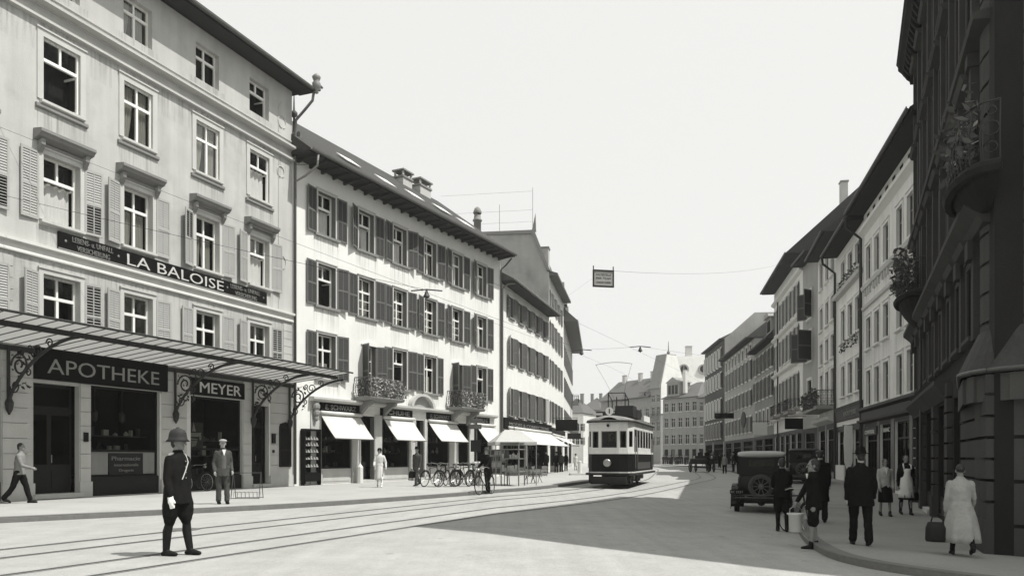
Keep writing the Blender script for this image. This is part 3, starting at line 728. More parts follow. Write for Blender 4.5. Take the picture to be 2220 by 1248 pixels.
wall_text('MEYER', d1(5.72), d1(3.45), 3.87, .58, .105, b1, M['letter'], bold=0)
def door(parent, u0, u1, z0, z1, y=.35, m=None, tr=.8, name='entrance_door'):
    mb = MB(); m = m or M['wood']; zt = z1-tr
    mb.box(u0, u1, y, y+.08, z0, z1); w = (u1-u0)
    mb.box(u0, u1, y-.03, y, zt-.06, zt+.06, 0)
    for k in (0, 1):
        a = u0+.08+k*(w/2); b = a+w/2-.16
        mb.box(a, b, y-.02, y, z0+.15, z0+.75); mb.box(a, b, y-.012, y, z0+.9, zt-.15, 1)
    mb.box(u0+.1, u1-.1, y-.012, y, zt+.12, z1-.1, 1)
    o = mb.build(name, [m, GLS], parent)
    MB().tube([(u0+w/2+.05, y-.06, z0+.95), (u0+w/2+.05, y-.06, z0+1.2)], .015, 6).build('handle', M['brass'], o)
    MB().box(u0-.05, u1+.05, -.16, y, z0-.14, z0).build('doorstep', M['stone'], o); return o
door(b1, d1(12.42), d1(10.84), .28, 3.66); door(b1, d1(2.68), d1(1.58), .28, 3.58)
s = shopfront(b1, d1(10.42), d1(7.58), .14, 3.74, 1.8, M['dark'], bulk=.62, bm=M['wood'], tr=1.62, seed=3)
k = MB(); k.box(d1(9.6), d1(8.2), .13, .146, .82, 1.55); pn = k.build('advert_panel', M['sign_g'], s)
k = MB(); k.box(d1(9.63), d1(8.17), .125, .13, 1.55, 1.58); k.box(d1(9.63), d1(8.17), .125, .13, .79, .82); k.build('panel_edge', M['stone_d'], s)
for (a, b) in ((10.34, 9.63), (8.17, 7.66)): MB().box(d1(a), d1(b), .146, .15, .8, 1.58).build('frosted_panel', M['stone_d'], s)
wall_text('Pharmacie', d1(9.5), d1(8.32), 1.30, .2, -.125, s, M['letter_d']); wall_text('internationale', d1(9.4), d1(8.4), 1.1, .14, -.125, s, M['letter_d']); wall_text('Drogerie', d1(9.2), d1(8.6), .92, .13, -.125, s, M['letter_d'])
for dd in (9.75, 8.65):
    k = MB(); k.tube([(d1(dd), .6, 3.7), (d1(dd), .6, 2.9)], .01, 4); k.lathe([(.02, .1), (.1, 0), (.09, -.25), (.02, -.32)], (d1(dd), .6, 2.9), 8); k.build('hanging_lamp', M['goods_d'], s)
s = shopfront(b1, d1(6.10), d1(3.26), .14, 3.72, 1.8, M['dark'], bulk=.55, bm=M['wood'], tr=1.72, seed=5)
k = MB(); k.box(d1(6.0), d1(4.9), .5, .52, 1.7, 2.75, 0); k.build('show_card', M['goods_d'], s)
k = MB(); k.prism([(d1(5.85), 2.35), (d1(5.0), 2.35), (d1(5.15), 2.2), (d1(5.7), 2.2)], .48, .5, 'y'); k.prism([(d1(5.5), 2.4), (d1(5.3), 2.4), (d1(5.42), 2.75)], .48, .5, 'y'); k.prism([(d1(5.6), 2.15), (d1(5.2), 2.1), (d1(5.3), 1.85), (d1(5.5), 1.8)], .48, .5, 'y'); k.build('card_picture', M['goods'], s)
shopfront(b1, d1(17.2), d1(13.4), .14, 3.7, 1.8, M['dark'], bulk=.55, bm=M['wood'], tr=1.72, seed=6)
k = MB(); k.box(d1(.95), d1(.14), -.09, -.04, .98, 2.72); k.prism([(d1(.95), 2.72), (d1(.14), 2.72), (d1(.2), 2.86), (d1(.54), 2.95), (d1(.89), 2.86)], -.09, -.04, 'y'); nb = k.build('notice_case', M['dark'], b1)
k = MB(); k.box(d1(.88), d1(.21), -.096, -.09, 1.75, 2.66); k.box(d1(.88), d1(.21), -.096, -.09, 1.04, 1.68); k.build('glazing', M['sign'], nb)
k = MB(); k.box(d1(1.46), d1(1.24), -.10, -.035, 2.0, 2.42); k.box(d1(1.40), d1(1.28), -.07, -.02, 1.6, 1.72); k.build('letter_box', M['dark'], b1)
k = MB(); k.box(d1(10.72), d1(10.56), -.08, -.03, 1.9, 2.2); k.build('bell_plate', M['dark'], b1)
# iron and glass canopy
cp = W1.thing('glass_canopy', 'long iron and glass canopy sloping out over the pharmacy shopfronts on scrolled brackets', 'canopy')
def cz(v): return 4.72+.115*v
VO = 3.15
k = MB(); k.add([(d1(19), -.02, cz(0)), (d1(-.02), -.02, cz(0)), (d1(-.02), -VO, cz(VO)), (d1(19), -VO, cz(VO))], [(0, 1, 2, 3)])
gl = k.build('glass', M['canopy'], cp)
k = MB(); n = 38
for i in range(n+1):
    u = d1(19)+(18.95)*i/n; k.prism([(-.03, cz(0)-.028), (-.03, cz(0)-.006), (-VO-.05, cz(VO)-.006), (-VO-.05, cz(VO)-.028)], u-.013, u+.013, 'x')
k.build('glazing_bars', M['iron_l'], cp)
k = MB(); v = 2.35
k.box(d1(19), d1(-.03), -v-.05, -v+.05, cz(v)-.19, cz(v)-.05); k.tube([(d1(19), -VO, cz(VO)-.03), (d1(-.05), -VO, cz(VO)-.03)], .035, 6); k.box(d1(19), d1(-.01), -.10, -.06, cz(0)-.22, cz(0)-.06)
for i in range(60): k.ball((d1(18.7)+i*.316, -v-.05, cz(v)-.15), .028, 6)
k.build('beam', M['iron'], cp)
for dd in (13.25, 6.92, 2.7, .28):
    k = MB(); u = d1(dd); A = []
    for i in range(15):
        t = i/14; A.append((u, -(.12+2.75*t**1.25), 3.05+1.75*(1-(1-t)**1.8)*.96))
    k.tube(A, .05, 7); k.tube([(u, -.09, 2.95), (u, -.09, 4.6)], .05, 6)
    k.lathe([(.02, -.35), (.09, -.2), (.12, 0), (.07, .12)], (u, -.12, 2.98), 8)
    def scroll(cy, cz_, r, turns=1.6, s=1, th=.022):
        k.tube([(u, cy+r*(1-t/26*.8)*math.cos(s*t*turns*2*PI/26), cz_+r*(1-t/26*.8)*math.sin(s*t*turns*2*PI/26)) for t in range(26)], th, 5)
    scroll(-.55, 4.05, .36, 1.7, 1, .03); scroll(-1.25, 4.42, .24, 1.6, -1); scroll(-.36, 3.45, .2, 1.5, -1); scroll(-1.75, 4.62, .14, 1.4); scroll(-.9, 3.82, .13, 1.4); scroll(-.95, 4.52, .12, 1.4, -1)
    leaves(k, [(u-.05, u+.05, -1.0, -.2, 3.4, 4.5)], 40, .09, int(dd*10), 0, 0)
    k.build('bracket', M['iron'], cp)
# ---- second house
W2 = Wall(PB, (-.78, 53.3)); L2 = W2.len
b2 = W2.thing('apartment_house', 'long white house with dark shutters, two bulging iron balconies and shops with lowered awnings', 'building')
cols2 = [(1.73, 3.0), (4.80, 6.07), (7.80, 9.05), (10.85, 12.12), (13.95, 15.2), (17.04, 18.3)]
rz = {1: (5.12, 7.2), 2: (8.53, 10.48), 3: (11.88, 13.86)}
holes = [(a, b, rz[r][0], rz[r][1]) for r in (2, 3) for (a, b) in cols2]+[(a, b, 5.12, 7.2) for i, (a, b) in enumerate(cols2) if i not in (1, 4)]
doors2 = [(5.15, 6.25), (14.05, 15.15)]
holes += [(a, b, 4.42, 7.1) for (a, b) in doors2]
shops2 = [(1.95, 4.25), (4.95, 6.1), (6.75, 9.3), (9.95, 10.8), (11.15, 13.6), (14.4, 16.0), (16.6, 18.95)]
holes += [(a, b, .14, 3.5) for (a, b) in shops2]
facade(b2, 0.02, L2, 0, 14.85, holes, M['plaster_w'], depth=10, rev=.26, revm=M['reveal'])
sty = {1: ['cross', '', 'open', 'cross', '', 'open'], 2: ['open', 'six', 'six', 'six', 'six', 'cross'], 3: ['open', 'open', 'open', 'cross', 'cross', 'cross']}
cu2 = {(2, 1): (0, 1, 11), (2, 2): (0, 1, 12), (2, 3): (0, 1, 13), (3, 0): (0, 1, 14), (3, 1): (.02, .66, 15), (3, 3): (0, .8, 16), (3, 4): (.03, 1, 17), (3, 2): (0, 1, 18), (1, 3): (0, .5, 19), (1, 0): (0, .4, 20), (2, 5): (.04, 1, 21), (2, 4): (0, .66, 22), (3, 5): (0, .7, 23)}
for r in (1, 2, 3):
    for i, (a, b) in enumerate(cols2):
        z0, z1 = rz[r]
        if r == 1 and i in (1, 4): continue
        window(b2, a, b, z0, z1, sty[r][i], rev=.24, fm=M['white'], cur=cu2.get((r, i)), surround=.09, sm=M['stone'], sill=False)
        k = MB(); k.box(a-.25, b+.25, -.12, -.001, z0-.13, z0-.02); k.build('sill', M['stone_d'], b2); stain(b2, a-.3, b+.3, z0-.14, 1.2)
        for s_, uh in ((-1, a-.11), (1, b+.11)):
            w = .72 if not (s_ > 0 and r == 1 and i == 3) else .62
            shutter(b2, s_, uh, z0-.05, w, z1-z0+.1, M['shut_e'], M['shut_d'], ang=random.choice((.03, .06, .1, .14, .2, .32)))
for j, (a, b) in enumerate(doors2):
    window(b2, a, b, 4.42, 7.1, 'door', rev=.26, fm=M['white'], cur=(0, .45, 30+j), sill=False)
    k = MB(); N = 9      # segmental head over the balcony door
    k.prism([(a-.16, 7.1), (a-.16, 7.16)]+[(a-.16+(b-a+.32)*t/N, 7.16+.16*math.sin(PI*t/N)) for t in range(N+1)]+[(b+.16, 7.1)], -.06, .004, 'y'); k.build('door_head', M['plaster_w'], b2)
    shutter(b2, -1, a-.04, 4.5, .62, 2.62, M['shut_e'], M['shut_d'], ang=1.15); shutter(b2, 1, b+.04, 4.5, .62, 2.62, M['shut_e'], M['shut_d'], ang=.5)
    c0, c1 = a-.75, b+1.05
    sl = MB(); sl.prism([(-.001, 4.2), (-1.0, 4.26), (-1.08, 4.34), (-1.08, 4.42), (-.001, 4.42)], c0, c1, 'x')
    for uu in (c0+.35, c1-.55): sl.prism([(-.001, 4.2), (-.85, 4.22), (-.8, 4.06), (-.5, 3.92), (-.25, 3.7), (-.001, 3.4)], uu, uu+.22, 'x')
    bal = sl.build('balcony', M['stone_d'], b2)
    k = MB(); P = [(c0+.06, -.02), (c0+.06, -.98), (c1-.06, -.98), (c1-.06, -.02)]; railing_panel(k, P, 4.42, 5.38, 7.5); k.build('railing', M['iron_l'], bal)
    k = leaves(MB(), [(c0+.0, c1-.0, -1.22, -.9, 4.45, 5.35), (c1-.2, c1+.1, -1.0, -.2, 4.5, 5.2)], 620, .07, 40+j, 0, 1, .8); leaves(k, [(c0-.1, c0+.1, -1.0, -.3, 4.45, 5.3)], 160, .08, 50+j, 0, 1, .1); k.build('flower_boxes', [M['leaf'], M['leaf_l']], bal)
k = MB()      # shop cornice with the segmental pediment over the house door
k.prism([(0, 4.22), (-.32, 4.2), (-.32, 4.1), (-.22, 4.02), (0, 3.98)], 1.1, L2-.9, 'x')
N = 14; zc = 4.22
for rr0, rr1, dep in ((1.0, 1.22, -.28),):
    P = [(10.4+rr1*math.cos(PI*t/N), zc+.62*rr1*math.sin(PI*t/N)) for t in range(N+1)]+[(10.4+rr0*math.cos(PI*t/N), zc+.62*rr0*math.sin(PI*t/N)) for t in range(N, -1, -1)]
    for t in range(N):
        k.prism([P[t], P[t+1], P[2*N-t], P[2*N+1-t]], dep, .0, 'y')
k.build('shop_cornice', M['stone'], b2)
MB().prism([(9.5, 4.23)]+[(10.4+.98*math.cos(PI*t/N), zc+.6*math.sin(PI*t/N)) for t in range(N, -1, -1)][1:-1]+[(11.3, 4.23)], -.02, .003, 'y').build('tympanum', M['plaster_g'], b2)
for (a, b, txt) in ((1.85, 4.75, 'E. SCHWARZ'), (6.6, 9.5, 'SCHUHE'), (11.05, 13.75, 'E. SCHWARZ'), (16.5, 18.6, 'SCHUHE')):
    MB().box(a, b, -.10, .003, 3.6, 3.975).build('shop_fascia', M['sign'], b2); wall_text(txt, a+.3, b-.3, 3.67, .33, .105, b2, M['letter_d'], bold=.003)
k = MB()
for (a, b) in ((1.2, 1.93), (4.27, 4.93), (6.12, 6.73), (9.32, 9.93), (10.82, 11.13), (13.62, 14.38), (16.02, 16.58), (18.97, 19.5)):
    k = MB(); k.box(a, b, -.05, .002, .75, 3.58); k.box(a-.03, b+.03, -.09, .002, 0, .75); k.build('shop_pier', M['stone'], b2)
for i, (a, b) in enumerate(shops2):
    if b-a < 1.7 and i != 5: door(b2, a, b, .26, 3.4, .5, M['wood'], .7)
    else: shopfront(b2, a, b, .14, 3.5, 1.5, M['dark'], bulk=.72, bm=M['stone'], seed=20+i)
k = MB()
for uu in (4.45, 9.5, 14.0): k = MB(); k.tube([(uu, -.35, 2.3), (uu, -.35, .95)], .045, 8); k.lathe([(.16, 0), (.16, .8), (.05, .95)], (uu, -.35, .12), 8); k.build('awning_winder_post', M['white_d'], b2)
k = MB(); k.ball((1.45, -.16, 3.75), (.22, .14, .2), 8); k.ball((1.45, -.16, 3.45), (.16, .12, .2), 8); k.ball((1.45, -.14, 3.2), (.12, .1, .14), 8); k.build('carved_corbel', M['stone_d'], b2)
r2 = eaves(b2, -.05, L2+.05, 14.85, 1.1, .74, 10, M['roof_d'], M['soffit'], .8, zinc=M['iron_l'])
k = MB(); k.tube([(.42, -1.15, 14.9), (.42, -1.1, 14.4), (.3, -.5, 14.0), (.12, -.1, 13.75), (.12, -.1, 13.0)], .05, 8); k.build('downpipe', M['zinc'], b2, True)
MB().tube([(L2-.1, -.9, 14.8), (L2-.1, -.5, 14.4), (L2-.1, -.09, 14.1), (L2-.1, -.09, .3)], .06, 8).build('downpipe', M['iron_l'], b2, True)
sl_ = .74
def on_roof(x, y):
    v = 0.0
    for k in range(60):
        v = k*.1
        if W2.z(x, y, -v) <= 14.85+.2+(v+1.1)*sl_: break
    return v
for (x0, x1, yy) in ((740, 771, 350), (823, 849, 393), (887, 911, 424), (946, 970, 456), (998, 1020, 484)):
    vv = min(3.6, on_roof((x0+x1)/2, yy)); y0, y1 = vv-.35, vv+.35; z0 = 14.85+.2+(y0+1.1)*sl_+.05; z1 = 14.85+.2+(y1+1.1)*sl_+.05; ux, uy = W2.u(x0, -vv), W2.u(x1, -vv)
    k = MB(); k.add([(ux, y0, z0), (uy, y0, z0), (uy, y1, z1), (ux, y1, z1)], [(0, 1, 2, 3)]); o = k.build('roof_light', M['white'], r2); o.modifiers.new('thick', 'SOLIDIFY').thickness = .05  # white paint stands in for sky reflected by the panes
ua, ub, uc = W2.u(874, -4.2), W2.u(912, -4.4), W2.u(1035, -4.2)
chimney(r2, ua, 4.2, 17.2, W2.z(874, 372, -4.2)-.52, 1.0, .7, M['stone']); chimney(r2, ub, 4.4, 17.3, W2.z(912, 392, -4.4)-.52, 1.3, .8, M['stone'])
k = MB(); k.lathe([(.28, 0), (.28, 1.9), (.36, 1.95), (.36, 2.05), (.28, 2.1), (.25, 2.4)], (uc, 4.2, W2.z(1035, 447, -4.2)-3.05), 10); k.lathe([(.3, 2.5), (.34, 2.6), (.22, 2.9), (.02, 3.05)], (uc, 4.2, W2.z(1035, 447, -4.2)-3.05), 10); k.lathe([(.06, 2.35), (.06, 2.55)], (uc-.2, 4.2, W2.z(1035, 447, -4.2)-3.05), 6); k.lathe([(.06, 2.35), (.06, 2.55)], (uc+.2, 4.2, W2.z(1035, 447, -4.2)-3.05), 6); k.build('chimney', M['stone_d'], r2, True)
k = MB(); k.prism([(0, 0), (.9, 0), (.45, .7)], .0, 1.2, 'y'); k.xf(Matrix.Translation((.35, .3, 15.7)))
k.lathe([(.05, 0), (.05, .7), (.16, .8), (.16, .95), (.05, 1.05), (.03, 1.5), (.015, 2.0)], (.8, .6, 16.3), 8); k.tube([(.8, .6, 18.1), (.74, .6, 18.3), (.82, .6, 18.45)], .02, 5); k.build('dormer_finial', M['roof'], r2, True)
for i, (u0, u1, v1, zt, zb) in enumerate(((1.83, 4.79, .98, 3.42, 2.27), (6.82, 9.54, .98, 3.42, 2.29), (11.15, 14.26, 1.0, 3.42, 2.31), (16.8, 19.19, .98, 3.42, 2.33))):
    lab = ['white shop awning next to the shoe display case', 'white shop awning above the man with a black bag', 'white shop awning above the row of leaning bicycles', 'white shop awning behind the signpost, beside the drainpipe'][i]
    awning(W2, lab, u0, u1, zt, zb, .1, v1, 'awnings on the white house')
# shoe display case on the pavement wall
dc = W2.thing('display_case', 'tall glazed case with rows of pale shoes left of the first awning', 'display case')
k = MB(); u0, u1 = .52, 1.62
k.box(u0, u1, -.04, -.02, .35, 2.62); k.box(u0, u0+.06, -.3, -.04, .2, 2.7); k.box(u1-.06, u1, -.3, -.04, .2, 2.7); k.box(u0+.06, u1-.06, -.3, -.04, 2.62, 2.7); k.box(u0+.06, u1-.06, -.3, -.04, .3, .72); k.box(u0-.03, u0+.02, -.26, -.08, .0, .35); k.box(u1-.02, u1+.03, -.26, -.08, .0, .35)
k.build('case', M['sign'], dc)
k = MB(); r = random.Random(3)
for row, zz in enumerate((.95, 1.3, 1.62, 1.92, 2.2)):
    k.box(u0+.07, u1-.07, -.24, -.05, zz-.02, zz, 1)
    for j in range(5):
        x = u0+.13+j*.19; h = .1+.08*r.random()
        k.prism([(x, zz), (x+.14, zz), (x+.14, zz+.035), (x+.08, zz+.06), (x+.05, zz+h), (x, zz+h)], -.2, -.13, 'y', 0)
k.build('shoes', [M['goods'], M['dark']], dc)
# ---- third and fourth houses, then the row that closes the left side
W3 = Wall((-.78, 53.3), (3.14, 66.9)); L3 = W3.len
b3 = W3.thing('shop_house', 'lower white house with closely set grey shutters above a wide black shop fascia', 'building')
rz3 = [(4.35, 6.3), (7.98, 9.92), (11.3, 12.75)]
cols3 = [(2.0, 3.1), (4.5, 5.6), (7.0, 8.1), (9.5, 10.6), (12.0, 13.0)]
hol = [(a, b, z0, z1) for (z0, z1) in rz3 for (a, b) in cols3]+[(.5, 6.6, .14, 3.3), (7.2, 13.6, .14, 3.3)]
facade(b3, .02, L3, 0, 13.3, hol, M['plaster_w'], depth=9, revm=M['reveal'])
for r, (z0, z1) in enumerate(rz3):
    for i, (a, b) in enumerate(cols3):
        window(b3, a, b, z0, z1, 'simple', rev=.2, fm=M['white_d'], cur=(.04, 1, 60+i+r) if (i+r) % 2 else None, sill=True, sm=M['stone_d'])
        pale = r < 2 and i == 0
        shutter(b3, -1, a-.04, z0, .58, z1-z0, M['shut_l' if pale else 'shut_e'], M['shut_l' if pale else 'iron_l'], ang=.5 if pale else .12, slats=i < 2); shutter(b3, 1, b+.04, z0, .58, z1-z0, M['shut_e'] if not (r == 0 and i == 4) else M['shut_l'], M['iron_l'] if not (r == 0 and i == 4) else M['shut_l'], ang=.15, slats=i < 2)
MB().prism([(0, 4.15), (-.3, 4.12), (-.18, 3.4), (0, 3.36)], .2, L3-.1, 'x').build('shop_fascia', M['sign'], b3)
wall_text('MODES & CONFECTIONS', 1.2, 13.0, 3.6, .36, .27, b3, M['letter_d'])
for (a, b) in ((.5, 6.6), (7.2, 13.6)): shopfront(b3, a, b, .14, 3.3, 1.2, M['dark'], mull=((a+b)/2,), bulk=.5, seed=int(a*7))
r3 = eaves(b3, 0, L3, 13.3, .95, .55, 9, M['slate'], M['soffit'], 0)
MB().tube([(.2, -.08, .3), (.2, -.08, 12.9), (.25, -.5, 13.2), (1.4, -1.0, 13.5)], .06, 8).build('downpipe', M['zinc'], b3, True)
awning(W3, 'very wide white awning over the black shop fascia beyond the kiosk', 1.2, 13.9, 3.4, 2.3, .2, 1.9, 'awnings of the far shops')
W4 = Wall((3.14, 66.9), (5.2, 79.1)); L4 = W4.len
b4 = W4.thing('town_house', 'tall house whose bare weathered grey side wall rises above the lower white house', 'building')
rz4 = [(4.4, 6.3), (7.8, 9.9), (11.2, 13.2), (14.2, 15.8)]; cols4 = [(1.0, 2.2), (3.6, 4.8), (6.2, 7.4), (8.8, 10.0)]
facade(b4, .02, L4, 0, 16.9, [(a, b, z0, z1) for (z0, z1) in rz4 for (a, b) in cols4]+[(1, 5.5, .14, 3.2), (6.5, 11, .14, 3.2)], M['plaster_w'], depth=8)
for r, (z0, z1) in enumerate(rz4):
    for i, (a, b) in enumerate(cols4):
        window(b4, a, b, z0, z1, 'simple', rev=.2, sill=False); shutter(b4, -1, a, z0, .6, z1-z0, M['shut_e'], M['shut_d' if r == 0 else 'iron_l'], .1, False); shutter(b4, 1, b, z0, .6, z1-z0, M['shut_e'], M['shut_d' if r == 0 else 'iron_l'], .1, False)
for (a, b) in ((1, 5.5), (6.5, 11)): shopfront(b4, a, b, .14, 3.2, 1.2, M['dark'], bulk=.5, inside=False)
MB().box(.3, L4-.2, -.2, .0, 3.35, 4.0).build('shop_fascia', M['sign_g'], b4)
k = MB(); k.prism([(-.02, 13.0), (-.02, 17.2), (.15, 17.25), (1.35, 20.5), (8.0, 20.6), (8.0, 13.0)], -.12, .019, 'x'); k.build('firewall', M['firewall'], b4)
k = MB(); k.prism([(-.75, 16.9), (-.75, 17.1), (-.1, 17.3), (1.3, 20.6), (8, 20.75), (8, 20.5), (1.4, 20.4), (.1, 17.0), (.1, 16.9)], .03, L4, 'x'); r4 = k.build('roof', M['slate'], b4)
k = MB(); k.prism([(-.12, 17.3), (.12, 17.3), (1.45, 20.5), (8, 20.6), (8, 20.85), (1.25, 20.8)], -.22, .025, 'x'); k.add([(-.1, 1.1, 20.7), (.2, 1.1, 20.7), (.05, 1.5, 20.7), (.05, 1.15, 22.3)], [(0, 1, 3), (1, 2, 3), (2, 0, 3)]); k.build('parapet_coping', M['zinc'], r4)
chimney(r4, 1.0, .5, 17.6, 19.4, .9, .8, M['stone'], False)
k = MB()
for y in (1.4, 4.3): k.tube([(.1, y, 20.7), (.1, y, 24.5 if y < 2 else 23.2)], .018, 5)
for z in (21.6, 22.6, 24.2): k.tube([(.1, 1.4, z), (.1, 9.5, z)], .008, 4)
k.build('roof_aerial', M['iron_l'], r4)
awning(W4, 'white awning lowered over the next shop beyond the black fascia', .8, 7.0, 3.3, 2.5, .2, 2.0, 'awnings of the far shops')
awning(W4, 'small far awning at the end of the left pavement', 7.6, 11.5, 3.3, 2.5, .2, 1.7, 'awnings of the far shops')
W5 = Wall((5.2, 79.1), (8.0, 104)); L5 = W5.len
b5 = W5.thing('town_house', 'last tall house on the sunny side with a dormered roof and a deep projecting eave', 'building')
rz5 = [(4.4, 6.3), (7.6, 9.6), (10.8, 12.8)]; cols5 = [(1.5+i*2.6, 2.6+i*2.6) for i in range(9)]
facade(b5, .02, L5, 0, 15.1, [(a, b, z0, z1) for (z0, z1) in rz5 for (a, b) in cols5]+[(2, 11, .14, 3.2), (13, 23, .14, 3.2)], M['plaster_m'], depth=9)
for r, (z0, z1) in enumerate(rz5):
    for i, (a, b) in enumerate(cols5):
        window(b5, a, b, z0, z1, 'simple', sill=False); shutter(b5, -1, a, z0, .55, z1-z0, M['shut_e'], M['iron_l'], .1, False); shutter(b5, 1, b, z0, .55, z1-z0, M['shut_e'], M['iron_l'], .1, False)
for (a, b) in ((2, 11), (13, 23)): shopfront(b5, a, b, .14, 3.2, 1.2, M['dark'], bulk=.5, inside=False)
r5 = eaves(b5, 0, L5, 15.1, 1.3, .9, 9, M['slate'], M['soffit_l'], 0)
for uu, h in ((1.5, 1.8), (5, 1.5), (8.5, 1.5), (12, 1.3)):
    k = MB(); k.box(uu-.7, uu+.7, .2, 2.4, 16.2, 16.2+h+.6); k.prism([(uu-.9, 16.8+h), (uu+.9, 16.8+h), (uu, 17.6+h)], .0, 2.6, 'y'); k.build('dormer', M['roof'], r5)
chimney(r5, 3, 1.5, 17, 20.2, .8, .7, M['stone_d'], False)
for uu, z in ((18, 4.6), (20, 8.2)):
    sl = MB(); sl.box(uu-1.2, uu+1.2, -1.0, -.01, z-.2, z); bal = sl.build('balcony', M['stone_d'], b5)
    k = MB(); railing_panel(k, [(uu-1.15, -.02), (uu-1.15, -.95), (uu+1.15, -.95), (uu+1.15, -.02)], z, z+1, 5, .05); k.build('railing', M['iron'], bal)
def hanging_sign(W, u, v0, v1, z0, z1, label, m, mt=.06, arm=True):
    t = W.thing('hanging_sign', label, 'shop sign'); MB().box(u-mt/2, u+mt/2, -v1, -v0, z0, z1).build('board', m, t)
    if arm: MB().tube([(u, 0, z1+.15), (u, -v1, z1+.15)], .025, 6).tube([(u, -v0-.05, z1+.15), (u, -v0-.05, z1)], .012, 4).tube([(u, -v1+.05, z1+.15), (u, -v1+.05, z1)], .012, 4).build('bracket', M['iron'], t)
    return t
hanging_sign(W4, 3.0, .25, 2.2, 3.75, 4.75, 'large black projecting shop sign on the left above the far awnings', M['sign'])
hanging_sign(W5, 2.0, .3, 1.7, 3.3, 3.9, 'small dark projecting sign beyond the last left awning', M['sign_g'])
# small houses that close the view on the far left
for i, (x0, x1, Y, ze, lab) in enumerate(((1205, 1262, 175, 11.0, 'small pale far house left of the tram with a low grey roof'), (1256, 1300, 205, 13.5, 'grey far house just behind the left edge of the tram roof'), (1296, 1378, 235, 14.5, 'wide grey far house hidden mostly behind the tram'))):
    X0, X1 = at(x0, 0, Y)[0], at(x1, 0, Y)[0]; W = Wall((X0, Y), (X1, Y-3)); b = W.thing('far_house', lab, 'building'); L = W.len
    cc = [(L*(k+.3)/6, L*(k+.3)/6+.9) for k in range(6)]; rr = [(z, z+1.6) for z in (4.2, 7.2, 10.0) if z < ze-1.8]
    facade(b, 0, L, 0, ze, [(a, c_, z0, z1) for (a, c_) in cc for (z0, z1) in rr], M['plaster_m' if i != 1 else 'plaster_g'], depth=9)
    for (a, c_) in cc:
        for (z0, z1) in rr: window(b, a, c_, z0, z1, 'simple', sill=False)
    r_ = eaves(b, 0, L, ze, .5, .7, 9, M['slate'], M['soffit_l'], 0, gut=False, hip=3)
    for uu in (L*.3, L*.7): chimney(r_, uu, 4.2, ze+2, ze+4.6, .7, .6, M['stone_d'], False)
# ------------------------------------------------------------------ right side of the street, all in its own shade
R1 = Wall((14.67, 28.5), (8.06, 13.1)); LR = R1.len
c1 = R1.thing('corner_house', 'dark soot-stained corner house with pilasters and two carved balconies, nearest on the right', 'building')
rzR = [(3.75, 5.15), (6.05, 8.35), (9.4, 11.6), (12.6, 14.6)]
cxR = [(1.2+i*1.78, 2.1+i*1.78) for i in range(9) if i < 8]
shR = [(.6, 3.4, -.1, 2.75), (4.3, 7.2, -.1, 2.75), (8.0, 10.4, -.1, 2.75), (11.3, 13.4, -.1, 2.75)]
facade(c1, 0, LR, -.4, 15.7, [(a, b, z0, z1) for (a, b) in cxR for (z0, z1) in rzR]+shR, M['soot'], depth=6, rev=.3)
for (a, b) in cxR:
    for r, (z0, z1) in enumerate(rzR):
        window(c1, a, b, z0, z1, 'simple', rev=.28, fm=M['soot_l'], surround=.14, sm=M['soot_l'], sill=True)
        k = MB(); k.prism([(0, z1+.4), (-.28, z1+.38), (-.22, z1+.26), (0, z1+.2)], a-.2, b+.2, 'x'); k.build('window_hood', M['soot_l'], c1)
for i in range(9):
    u = .72+i*1.78; k = MB(); k.box(u-.16, u+.16, -.10, .003, 3.6, 5.45); k.box(u-.12, u+.12, -.14, .003, 5.95, 8.7); k.box(u-.12, u+.12, -.12, .003, 9.15, 12.2); k.box(u-.12, u+.12, -.12, .003, 12.4, 15.0); k.box(u-.2, u+.2, -.2, -.1, 5.1, 5.45); k.box(u-.17, u+.17, -.2, .003, 8.7, 8.95)
    k.build('pilaster', M['soot_l'], c1)
k = MB()
k.prism([(0, 5.95), (-.40, 5.9), (-.40, 5.78), (-.2, 5.6), (-.12, 5.46), (0, 5.44)], -.05, LR-.4, 'x')
k.prism([(0, 9.12), (-.28, 9.1), (-.26, 8.98), (0, 8.94)], -.05, LR-.4, 'x'); k.prism([(0, 3.58), (-.22, 3.5), (0, 3.3)], -.02, 7, 'x')
k.build('string_course', M['soot_l'], c1)
k = MB(); k.prism([(0, 16.05), (-.60, 16.05), (-.62, 15.9), (-.56, 15.8), (-.56, 15.68), (-.44, 15.55), (-.36, 15.42), (-.2, 15.36), (-.16, 15.1), (0, 15.08)], -.35, LR-.2, 'x')
for i in range(40): u = .1+i*.41; k.prism([(-.18, 15.36), (-.42, 15.46), (-.42, 15.3), (-.3, 15.1), (-.18, 15.0)], u, u+.14, 'x')
k.build('cornice', M['soot'], c1)
for i, (a, b, z0, z1) in enumerate(shR):
    if i == 1: door(c1, a+.7, b-.7, -.1, 2.6, .5, M['wood'], .6)
    shopfront(c1, a, b, -.1, z1, 1.5, M['dark'], mull=((a+b)/2,), tr=2.2, bulk=.45, bm=M['soot'], seed=70+i)
k = MB()
for u in (.05, 3.45, 7.25, 10.45, 13.45): k = MB(); blocks(k, u, u+.55 if u < 13 else LR-.02, -.4, 3.2, .36, -.12, .05); k.box(u-.06, u+.6 if u < 13 else LR-.01, -.16, .002, -.4, .35); k.build('rusticated_pier', M['soot_l'], c1)
MB().prism([(0, 3.3), (-.35, 3.25), (-.35, 3.15), (-.08, 2.8), (0, 2.8)], .3, 10.6, 'x').build('shop_cornice', M['soot_l'], c1)
MB().box(.5, 3.5, -.09, .002, 2.78, 3.14).build('shop_fascia', M['sign'], c1)
